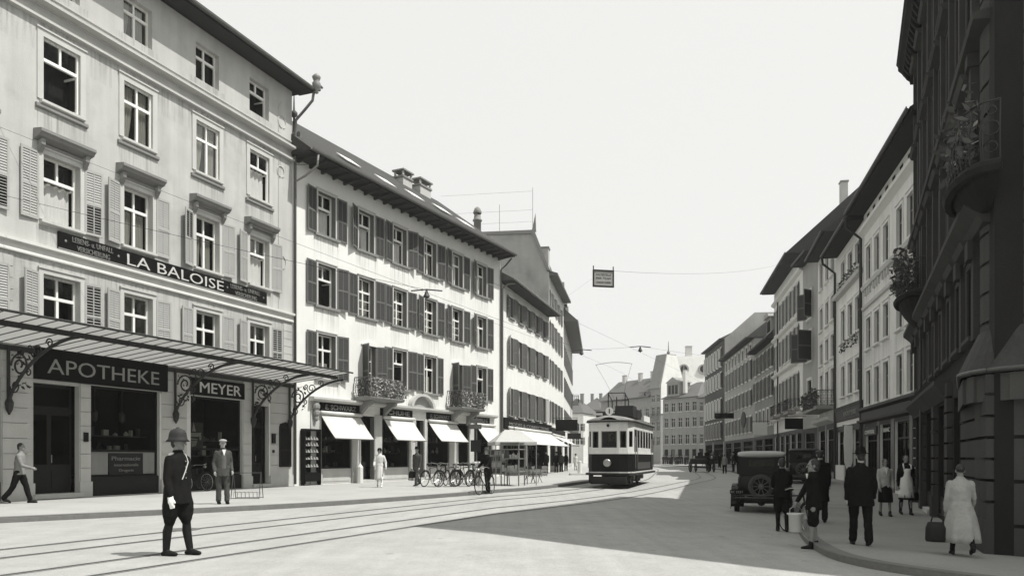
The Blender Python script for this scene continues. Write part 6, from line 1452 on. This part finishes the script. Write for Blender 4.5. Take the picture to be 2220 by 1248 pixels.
person('man in a pale flat cap and open dark jacket standing at the left kerb', X, Y, Z, (.55, -.83), 1.76, legs=((.06, 0), (-.04, .02)), arms=((-.1, .18, .7), (-.15, .2, .6)), turn=-.2, hat='cap', m_hat='cloth_s', m_top='suit_g', m_bot='suit_g', hem=.74, vox=.013, extra=vest_extra)
Y = 21.9; X = (42-CX)/F*Y; Z = PAV_L
person('blurred man in a light jacket walking past the pharmacy at the left edge', X, Y, Z, (-.93, -.1) if False else (.95, .2), 1.70, legs=((.32, .05), (-.30, .28)), arms=((-.3, .1, .3), (.35, .1, .9)), lean=.06, m_top='suit_l', m_bot='suit_d', hem=.84, hair='short', m_skin='skin_sh')
def belt_extra(part, J, hd, nek, ly):
    t = MB(); t.rings([(0, 0, .99, .165, .132), (0, 0, 1.05, .160, .128)], 20, cap0=False, cap1=False); c = part('belt', t, 'suit_d'); c.modifiers.new('thick', 'SOLIDIFY').thickness = .008
X, Y, Z = gx(823, 1055, PAV_L)
w1 = person('woman in a long pale dress and dark hat striding along the left pavement', X, Y, Z, (.1, -.99), 1.68, legs=((.28, .05), (-.25, .3)), arms=((.1, .35, .35), (.2, .2, .9)), top='dress', bottom='dress', hat='cloche', hair='bob', m_top='cloth_l', m_bot='cloth_l', skirt=(.30, .28, .34), hem=.95, shoes='cloth_l', m_hat='suit_d', stock='cloth_w', extra=belt_extra)
X, Y, Z = gx(904, 1052, PAV_L)
m1 = person('man in a grey suit and dark hat carrying a black bag past the shops', X, Y, Z, (-.45, -.89), 1.74, legs=((.34, .1), (-.3, .3)), arms=((.1, .12, .2), (-.05, .1, .15)), hat='fedora', m_top='suit_g', m_bot='suit_g', m_hat='suit_d', hem=.76)
def bag(label, c, s, m, rz=0, name='hand_bag', kind='bag'):
    t = thing(name, label, kind, (c[0], c[1], c[2]), rz); a, b, h = s
    k = MB(); loft_ = [(-h, a*.5, b*.5), (-h*.9, a*.54, b*.56), (-h*.4, a*.52, b*.5), (-.06, a*.42, b*.18)]
    k.rings([(0, 0, z-.02, x, y) for (z, x, y) in loft_], 16); k.build('body', M[m], t, True)
    k = MB(); k.tube([(-a*.28, 0, -.08), (-a*.22, 0, .01), (0, 0, .035), (a*.22, 0, .01), (a*.28, 0, -.08)], .012, 6); k.build('handle', M['leather'], t); return t
jw = o_J[m1.name]['wrR']; bag('black bag carried low by the man in the grey suit', (jw.x, jw.y, jw.z-.08), (.42, .2, .36), 'leather', .4)
X, Y = at(1058, 0, 29.9)[:2]
person('dark-suited man holding his bicycle at the kerb, one leg across it', X, Y+.15, 0, (-.7, -.7), 1.72, legs=((.25, .35), (-.05, .05)), arms=((.55, .2, .5), (.5, .15, .4)), lean=.1, hat='fedora', m_hat='suit_g', hem=.78, vox=.014)
# boys and people in the shade on the right
X, Y, Z = gx(1696, 1148, 0); Y = 17.6; X = (1696-CX)/F*Y
person('boy in dark knee breeches seen from behind at the tail of the black car', X, Y, g(X, Y), (.25, .97), 1.62, legs=((.04, 0), (-.03, .03)), arms=((.5, .12, .8), (.6, .12, .9)), lean=.14, bottom='shorts', stock='suit_d', m_top='suit_d', m_bot='suit_d', hem=.80, hair='short', child=True, vox=.013)
X, Y, Z = gx(1764, 1188, 0)
def boy_extra(part, J, hd, nek, ly):
    t = MB(); t.prism([(-.05, 1.48), (.05, 1.48), (0, 1.38)], -.14, -.12, 'y'); part('shirt_collar', t, 'cloth_w')
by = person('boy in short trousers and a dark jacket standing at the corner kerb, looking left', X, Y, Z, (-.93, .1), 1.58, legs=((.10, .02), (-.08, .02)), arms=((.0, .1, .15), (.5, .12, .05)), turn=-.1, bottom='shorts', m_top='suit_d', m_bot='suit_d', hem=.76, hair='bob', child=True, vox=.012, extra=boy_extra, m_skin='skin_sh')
jw = o_J[by.name]['wrR']
t = thing('milk_pail', 'white enamel milk pail hanging from the hand of the boy in shorts', 'pail', (jw.x-.03, jw.y, jw.z-.56))
k = MB(); k.lathe([(.0, 0), (.10, 0), (.115, .02), (.12, .30), (.155, .33), (.15, .345), (.11, .31), (.10, .03), (0, .02)], (0, 0, 0), 20); k.build('body', M['enamel'], t, True); k = MB(); k.tube([(-.12, 0, .3), (-.1, 0, .42), (0, 0, .5), (.1, 0, .42), (.12, 0, .3)], .006, 5); k.build('handle', M['steel'], t)
X, Y = at(1778, 0, 19.5)[:2]
person('man in a long dark overcoat and cap standing behind the boys at the right kerb', X, Y, g(X, Y)+PAV_R*(1 if X > 7 else 0), (.4, .9), 1.78, arms=((.1, .1, .3), (.15, .1, .4)), top='coat', hem=.50, hat='cap', m_hat='suit_g', fat=1.1)
X, Y, Z = gx(1866, 1180, PAV_R)
person('man in a wide black suit and hat walking away up the right pavement', X, Y, Z, (.22, .97), 1.68, legs=((.16, .02), (-.14, .1)), arms=((-.08, .2, .15), (.12, .22, .25)), hat='fedora', m_hat='suit_d', hem=.72, fat=1.22, vox=.013)
def sweater_extra(part, J, hd, nek, ly):
    t = MB(); t.prism([(-.05, 1.48), (.05, 1.48), (0, 1.28)], -.142, -.12, 'y'); part('collar', t, 'cloth_w')
X, Y, Z = gx(1919, 1117, PAV_R)
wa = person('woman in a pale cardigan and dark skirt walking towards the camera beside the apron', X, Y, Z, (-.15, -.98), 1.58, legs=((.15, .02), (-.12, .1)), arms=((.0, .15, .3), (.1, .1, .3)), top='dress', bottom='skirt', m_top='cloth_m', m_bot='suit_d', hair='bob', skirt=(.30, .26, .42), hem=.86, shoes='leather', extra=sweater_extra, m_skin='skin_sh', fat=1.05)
def apron_extra(part, J, hd, nek, ly):
    t = MB(); n = 9; b0 = 0
    for j in range(9):
        z = 1.36-(1.36-.50)*j/8; w = (.105 if z > 1.08 else .20+.05*(1.08-z)); yb = -.150 if z > 1.0 else -.172-.07*(1.0-z)
        for i in range(n):
            u = -1+2*i/(n-1); t.v.append((w*u, yb+.05*u*u*(1+2*(z < 1.05))+.01*math.sin(9*u+z*7)*(z < 1), z))
    for j in range(8):
        for i in range(n-1): t.f.append((j*n+i, j*n+i+1, (j+1)*n+i+1, (j+1)*n+i)); t.m.append(0)
    for sx in (-1, 1): t.tube([(sx*.10, -.150, 1.34), (sx*.105, -.10, 1.46), (sx*.07, .02, 1.50)], .02, 5)
    c = part('apron', t, 'cloth_w', None, smooth=True); c.modifiers.new('thick', 'SOLIDIFY').thickness = .008
X, Y, Z = gx(1964, 1114, PAV_R)
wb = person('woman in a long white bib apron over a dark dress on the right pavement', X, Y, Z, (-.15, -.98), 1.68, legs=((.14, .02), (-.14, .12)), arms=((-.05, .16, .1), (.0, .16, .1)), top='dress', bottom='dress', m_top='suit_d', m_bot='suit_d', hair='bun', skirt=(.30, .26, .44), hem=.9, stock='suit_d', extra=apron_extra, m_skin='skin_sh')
jw = o_J[wb.name]['wrL']; bag('dark shopping bag in the hand of the woman in the apron', (jw.x, jw.y, jw.z-.10), (.34, .16, .3), 'leather', .3)
Y = 12.75; X = (2084-CX)/F*Y; Z = g(X, Y)+PAV_R
wc = person('stout woman in a pale loose dress walking away beside the corner house', X, Y, Z, (.3, .95), 1.50, legs=((.26, .02), (-.28, .45)), arms=((-.1, .2, .3), (.2, .2, .5)), lean=.14, top='dress', bottom='dress', m_top='cloth_s', m_bot='cloth_s', hair='bun', skirt=(.46, .41, .28), hem=.86, fat=1.16, stock='suit_d', vox=.013, m_skin='skin_sh')
jw = o_J[wc.name]['wrL']; bag('dark wicker basket hanging from the arm of the stout woman', (jw.x-.14, jw.y, jw.z-.10), (.34, .22, .38), 'wood', -.5, 'basket', 'basket')
# riders on the cart and the small figures of the distance
for i, off in enumerate((-.3, .35)):
    p = Vector((HX, HY))+hd*1.45+Vector((hd.y, -hd.x))*off
    person(['man in a hat on the left of the cart seat', 'man in a dark coat on the right of the cart seat'][i], p.x, p.y, 0, (hd.x, hd.y), 1.74, legs=((1.45, 1.3), (1.45, 1.3)), arms=((.5, .1, .6), (.5, .1, .6)), hat='fedora' if i == 0 else 'cap', m_hat='suit_d', hem=.86, vox=.03, seat=.42)
far_spec = []
X, Y = at(1571, 0, 66)[:2]
person('man walking away along the right kerb beyond the parked car', X, Y, g(X, Y), (.2, .98), 1.66, legs=((.25, .05), (-.25, .3)), m_top='suit_l', m_bot='suit_d', vox=.03)
X, Y = at(1248, 0, 78)[:2]
person('woman in a pale coat standing on the sunny pavement left of the tram', X, Y, PAV_L, (.3, -.95), 1.62, top='dress', bottom='dress', m_top='cloth_l', m_bot='cloth_l', hat='cloche', skirt=(.26, .24, .4), hem=.9, vox=.03)
X, Y = at(1184, 0, 60.5)[:2]
person('dark-suited man standing under the wide white awning', X, Y, PAV_L, (-.3, -.95), 1.74, hat='fedora', m_hat='suit_d', vox=.03)
for i, (x, Y, m_, lb) in enumerate(((1206, 66, 'suit_d', 'dark figure nearest the crates under the wide awning'), (1217, 69, 'suit_g', 'grey-clad figure in the middle of the group under the wide awning'), (1227, 73, 'suit_d', 'last dark figure at the end of the wide awning'))):
    X = at(x, 0, Y)[0]; person(lb, X, Y, PAV_L, ((-.3, -.95), (.5, .8), (.2, -.95))[i], 1.7, m_top=m_, m_bot='suit_d', hat=('fedora', None, 'cap')[i], vox=.03, group='people under the far awnings')
crowd = person('far dark figure in the crowd in front of the grey hipped house', *at(1438, 0, 146)[:2], .05, (.2, -.98), 1.74, m_top='suit_d', m_bot='suit_d', hat='fedora', vox=.05, group='crowd in front of the grey hipped house')
r = random.Random(5)
for i in range(13):
    x = 1442+i*4.2+r.uniform(-1.2, 1.2); Y = r.uniform(138, 147); o = copy_tree(crowd); X = at(x, 0, Y)[0]; o.location = (X, Y, .03); o.rotation_euler = (0, 0, r.uniform(0, 6)); k_ = r.uniform(.94, 1.03); o.scale = (k_, k_, k_)
for i, (x, Y) in enumerate(((1590, 70), (1602, 62), (1612, 75), (1560, 95))):
    o = copy_tree(crowd); X = at(x, 0, Y)[0]; o.location = (X, Y, g(X, Y)+PAV_R); o.rotation_euler = (0, 0, r.uniform(0, 6)); o['group'] = 'walkers on the far right pavement'; o['label'] = ['dark walker just left of the black car roof', 'dark walker directly above the black car', 'farther dark walker behind the black car', 'dark walker near the tall dark house'][i]

dl = Vector((math.sin(ta), math.cos(ta)))*.85
person('tram driver in a dark cap standing behind the front window of the tram', TX+dl.x, TY+dl.y, .70, (-math.sin(ta), -math.cos(ta)), 1.72, arms=((.6, .1, .7), (.6, .1, .7)), hat='cap', m_hat='suit_d', hem=.78, vox=.03)
# ------------------------------------------------------------------ street furniture, wires
X, Y, Z = gx(536, 1079, PAV_L)
t = thing('bicycle_rack', 'light folding wire bicycle stand beside the man in the cap', 'bicycle rack', (X, Y, Z), .1)
for sx in (-.42, .42): MB().tube([(sx-.0, -.3, 0), (sx+.0, 0, .82), (sx, .3, 0)], .013, 6).build('trestle', M['steel_dim'], t)
k = MB(); k.tube([(-.42, -.3, .02), (.42, -.3, .02)], .01, 5); k.tube([(-.42, .3, .02), (.42, .3, .02)], .01, 5); k.tube([(-.42, 0, .8), (.42, 0, .8)], .01, 5)
for i in range(7): x = -.36+.12*i; k.tube([(x, -.25, .02), (x, -.2, .2), (x, .2, .2), (x, .25, .02)], .005, 4)
k.tube([(-.36, -.2, .2), (.36, -.2, .2)], .006, 4); k.build('bars', M['steel_dim'], t)
X, Y = at(1033, 0, 37.2)[:2]
t = thing('sign_post', 'thin signpost with dark boards rising from a white drum behind the bicycles', 'signpost', (X, Y, PAV_L))
MB().tube([(0, 0, 0), (0, 0, 3.25)], .035, 8).build('pole', M['iron_l'], t); MB().lathe([(0, 0), (.2, 0), (.2, 1.0), (.16, 1.08), (0, 1.08)], (0, 0, .0), 16).build('drum', M['white_d'], t)
for i, z in enumerate((2.62, 2.9)): MB().box(-.36+.05*i, .24+.05*i, -.05, -.02, z, z+.22).build('board', M['iron_l'], t)
MB().box(-.28, .2, -.05, -.02, 1.55, 2.1).build('board', M['sign_g'], t)
X, Y = at(1112, 0, 35.6)[:2]
t = thing('newspaper_stall', 'open newspaper stall of thin posts with shelves and a table', 'stall', (X, Y, PAV_L), -.35)
for sx in (-.42, .42):
    for sy in (-.4, .4): MB().box(sx-.025, sx+.025, sy-.025, sy+.025, 0, 1.95).build('post', M['wood_l'], t)
for z in (.62, 1.2, 1.62, 1.93): MB().box(-.46, .46, -.44, .44, z, z+.04).build('shelf', M['wood_l'], t)
k = MB(); r = random.Random(9)
for z in (.66, 1.24):
    for i in range(7):
        x = -.4+.12*i; h = r.uniform(.15, .42); k.box(x, x+.1, -.4+r.uniform(0, .1), -.3+r.uniform(0, .1), z, z+h, r.choice((0, 1, 0)))
k.build('papers', [M['goods'], M['goods_d']], t)
t2 = thing('paper_rack', 'sloping rack of papers and magazines left of the newspaper stall', 'rack', (at(1079, 0, 36)[0], 36, PAV_L), -.3)
k = MB(); k.add([(-.42, -.25, .5), (.42, -.25, .5), (.42, .2, 1.65), (-.42, .2, 1.65), (-.42, -.2, .5), (.42, -.2, .5), (.42, .25, 1.65), (-.42, .25, 1.65)], [(0, 1, 2, 3), (4, 7, 6, 5), (0, 4, 5, 1), (2, 6, 7, 3), (1, 5, 6, 2), (0, 3, 7, 4)]); k.build('board', M['wood_l'], t2)
for sx in (-.4, .4): MB().tube([(sx, -.25, 0), (sx, -.22, .55)], .02, 6).build('leg', M['iron'], t2); MB().tube([(sx, .55, 0), (sx, .2, 1.6)], .02, 6).build('leg', M['iron'], t2)
k = MB()
for i in range(4):
    for j in range(4):
        x, u = -.38+.2*i, .06+.24*j; y, z = -.26+.45*u, .5+1.15*u
        k.add([(x, y, z), (x+.16, y, z), (x+.16, y+.08, z+.2), (x, y+.08, z+.2)], [(0, 1, 2, 3)], r.choice((0, 1, 1)))
o = k.build('papers', [M['goods'], M['goods_d']], t2); o.modifiers.new('thick', 'SOLIDIFY').thickness = .01
X, Y = at(1110, 0, 36.4)[:2]
t = thing('canvas_shelter', 'grey canvas tent roof with a pale valance spread over the newspaper stall', 'shelter', (X, Y, PAV_L), .25)
k = MB(); a, b = .98, .8; k.add([(-a, -b, 1.98), (a, -b, 1.98), (a, b, 1.98), (-a, b, 1.98), (-.35, 0, 2.55), (.35, 0, 2.55), (-a, -b, 1.84), (a, -b, 1.84), (a, b, 1.84), (-a, b, 1.84)], [(0, 1, 5, 4), (1, 2, 5), (2, 3, 4, 5), (3, 0, 4), (6, 7, 1, 0), (7, 8, 2, 1), (8, 9, 3, 2), (9, 6, 0, 3)]); o = k.build('canvas', M['canvas_g'], t); o.modifiers.new('thick', 'SOLIDIFY').thickness = .01
for sx in (-a+.03, a-.03):
    for sy in (-b+.03, b-.03): MB().tube([(sx, sy, 0), (sx, sy, 2.0)], .022, 6).build('pole', M['wood_l'], t)
MB().tube([(.1, 0, 2.5), (.1, 0, 2.8)], .015, 6).build('finial', M['iron'], t)
X, Y = at(1148, 0, 38.5)[:2]
def chair(label, X, Y, rz):
    t = thing('folding_chair', label, 'chair', (X, Y, PAV_L), rz, 'folding chairs beside the stall')
    MB().box(-.2, .2, -.2, .2, .43, .46).build('seat', M['iron'], t); MB().box(-.2, .2, .2, .23, .7, .86).build('backrest', M['iron'], t)
    for sx in (-.19, .19): MB().tube([(sx, -.22, 0), (sx, .22, .84)], .014, 5).build('leg', M['iron'], t); MB().tube([(sx, .26, 0), (sx, -.18, .45)], .014, 5).build('leg', M['iron'], t)
chair('dark folding chair right beside the newspaper stall', X, Y, .4); X, Y = at(1163, 0, 39.5)[:2]; chair('dark folding chair farther from the stall, towards the tram', X, Y, -.5)
for i, (x, Y, lb) in enumerate(((1160, 52, 'pale slatted crate under the awning behind the folding chairs'), (1172, 54, 'second pale crate under the awning, nearer the standing dark man'))):
    t = thing('crate', lb, 'crate', (at(x, 0, Y)[0], Y, PAV_L), .3, 'crates under the wide awning'); k = MB()
    for z in (.08, .3, .52): k.box(-.4, .4, -.26, -.24, z, z+.16); k.box(-.4, .4, .24, .26, z, z+.16); k.box(-.42, -.4, -.26, .26, z, z+.16); k.box(.4, .42, -.26, .26, z, z+.16)
    k.box(-.4, .4, -.24, .24, .04, .08); k.build('slats', M['wood_l'], t); k = MB()
    for sx in (-.38, .38):
        for sy in (-.22, .22): k.box(sx-.02, sx+.02, sy-.02, sy+.02, 0, .7)
    k.build('corner_post', M['wood_l'], t); MB().box(-.38, .38, -.22, .22, .3, .62).build('goods', M['goods'], t)
X, Y = at(1254, 0, 57)[:2]
t = thing('tram_stop_island', 'low pale block at the kerb just left of the tram', 'kerb block', (X, Y, PAV_L)); MB().prism([(-.6, -.5), (.6, -.5), (.7, 0), (.6, .5), (-.6, .5), (-.7, 0)], 0, .14, 'z').build('slab', M['trim'], t); MB().lathe([(0, .14), (.16, .14), (.14, 1.0), (.0, 1.05)], (.1, 0, 0), 12).build('stub_post', M['white_d'], t)
X, Y = Ra = Wb.pt(6.9, .55)
t = thing('doorway_glint', 'narrow white pointed cloth painted in the dark shop doorway above the man in black', 'light_patch', (X, Y, -.15)); k = MB(); k.prism([(-.2, 3.2), (.2, 3.2), (.24, 2.4), (.2, 1.3), (.05, .85), (-.05, .85), (-.2, 1.3), (-.24, 2.4)], -.02, .02, 'y'); k.build('cloth', M['cloth_w'], t); MB().tube([(-.3, 0, 3.2), (.3, 0, 3.2)], .02, 6).build('rod', M['iron'], t)  # added white shape stands in for a bright reflection in the doorway
# overhead wires
def sag(a, b, s, n=12):
    a, b = Vector(a), Vector(b); return [a.lerp(b, i/n)-V(0, 0, s*4*(i/n)*(1-i/n)) for i in range(n+1)]
for T, lb in ((TA, 'overhead trolley wire above the track nearer the left pavement'), (TB, 'overhead trolley wire above the right-hand track')):
    tag(MB().tube([(p.x, p.y, 5.95) for p in T if p.y > 20][::4], .0035, 4).build('trolley_wire', M['iron']), lb, 'wire')
def tp(T, Y): return min(T, key=lambda p: abs(p.y-Y))
pa, pb = tp(TA, 22.3), tp(TB, 24)
wl = W1.pt(d1(13.6), .0); wl2 = W1.pt(d1(13.45), 0)
def cable(lb, a, b, s=.1, r=.004): tag(MB().tube(sag(a, b, s), r, 5).build('span_wire', M['iron']), lb, 'wire')
cable('lower span wire running from the pale house front down to the hanger over the road', (wl.x, wl.y, 8.95), (pa.x, pa.y, 6.2), .05, .006)
e = at(1250, 690, 31)
cable('upper span wire crossing the warm grey house above the shop sign band', (wl2.x, wl2.y, 10.9), (tp(TA, 35).x, 35, 6.2), .1, .006)
hang = []
def hanger(T, Y, lb):
    p = tp(T, Y); t = thing('wire_hanger', lb, 'wire hanger', (p.x, p.y, 5.95), 0, 'wire hangers over the tracks')
    MB().lathe([(.02, 0), (.10, .06), (.06, .14), (.02, .25)], (0, 0, 0), 8).build('insulator', M['iron'], t); MB().tube([(-.45, 0, .22), (0, 0, .26), (.45, 0, .22)], .02, 5).build('yoke', M['iron'], t)
hanger(TA, 22.3, 'dark wire hanger in front of the second-floor windows of the white house'); hanger(TA, 34.8, 'wire hanger left of the bow collector'); hanger(TB, 34.0, 'wire hanger right of the bow collector against the sky'); hanger(TA, 58, 'small far wire hanger just above the collector bow')
p = tp(TB, 34); q = Wd.pt(2.0); cable('span wire from the right-hand hanger to the narrow grey house', (p.x, p.y, 6.2), (q.x, q.y, 8.0), .1)
p1, p2 = tp(TA, 34.8), tp(TB, 34); cable('short span wire between the two hangers over the tracks', (p1.x, p1.y, 6.2), (p2.x, p2.y, 6.2), .02)
S0 = at(1308, 585, 26.5); lw = W2.pt(19.6); rw = Wr.pt(12.0)
cable('long wire from the hanging notice board up to the ornate house on the right', (S0[0], S0[1], S0[2]), (rw.x, rw.y, 17.2), .5, .0045)
cable('thin wire from the hanging notice board to the white house on the left', (S0[0], S0[1], S0[2]), (lw.x, lw.y, 9.0), .1, .002)
t = thing('hanging_notice', 'framed pale notice board hung from a wire high over the street', 'sign', S0, face_dir(-.2, .98))
MB().box(-.33, .33, -.02, .02, -.52, -.04).build('panel', M['goods_p'], t)
k = MB(); k.box(-.37, .37, -.035, .035, -.04, .01); k.box(-.37, .37, -.035, .035, -.57, -.52); k.box(-.37, -.33, -.035, .035, -.52, -.04); k.box(.33, .37, -.035, .035, -.52, -.04); k.build('frame', M['iron'], t)
for sx in (-.35, .35): MB().tube([(sx, 0, .0), (sx, 0, .14)], .018, 6).build('hook', M['iron'], t)
for j, (tx, z) in enumerate((('HALTESTELLE', -.18), ('DER TRAM', -.3), ('LANGSAM FAHREN', -.44))): text_mesh('lettering', tx, .09, M['iron_l'], t, Matrix(((1, 0, 0, -.26), (0, 0, -1, -.024), (0, 1, 0, z), (0, 0, 0, 1))), .004, width=.52)
tag(MB().tube(sag((*W1.pt(d1(0), .1), 14.5), (*W2.pt(.4, 1.2), 14.6), .1), .012, 4).build('stay_wire', M['iron']), 'short stay wire beside the gutter between the two left houses', 'wire')
# ------------------------------------------------------------------ thin summer haze down the street
hm = bpy.data.materials.new('summer_haze'); hm.use_nodes = True; N = hm.node_tree.nodes; N.remove(N['Principled BSDF'])
pv = N.new('ShaderNodeVolumePrincipled'); pv.inputs['Color'].default_value = (.95, .95, .94, 1); pv.inputs['Density'].default_value = .0005; pv.inputs['Anisotropy'].default_value = .2
hm.node_tree.links.new(pv.outputs[0], N['Material Output'].inputs['Volume'])
hz = MB().box(-70, 90, -25, 300, -2.2, 34).build('haze', hm); hz['kind'] = 'stuff'
for o_ in bpy.data.objects:
    if o_.name.split('.')[0] in ('balcony_plants', 'window_box_plants', 'flower_boxes'): o_['kind'] = 'stuff'
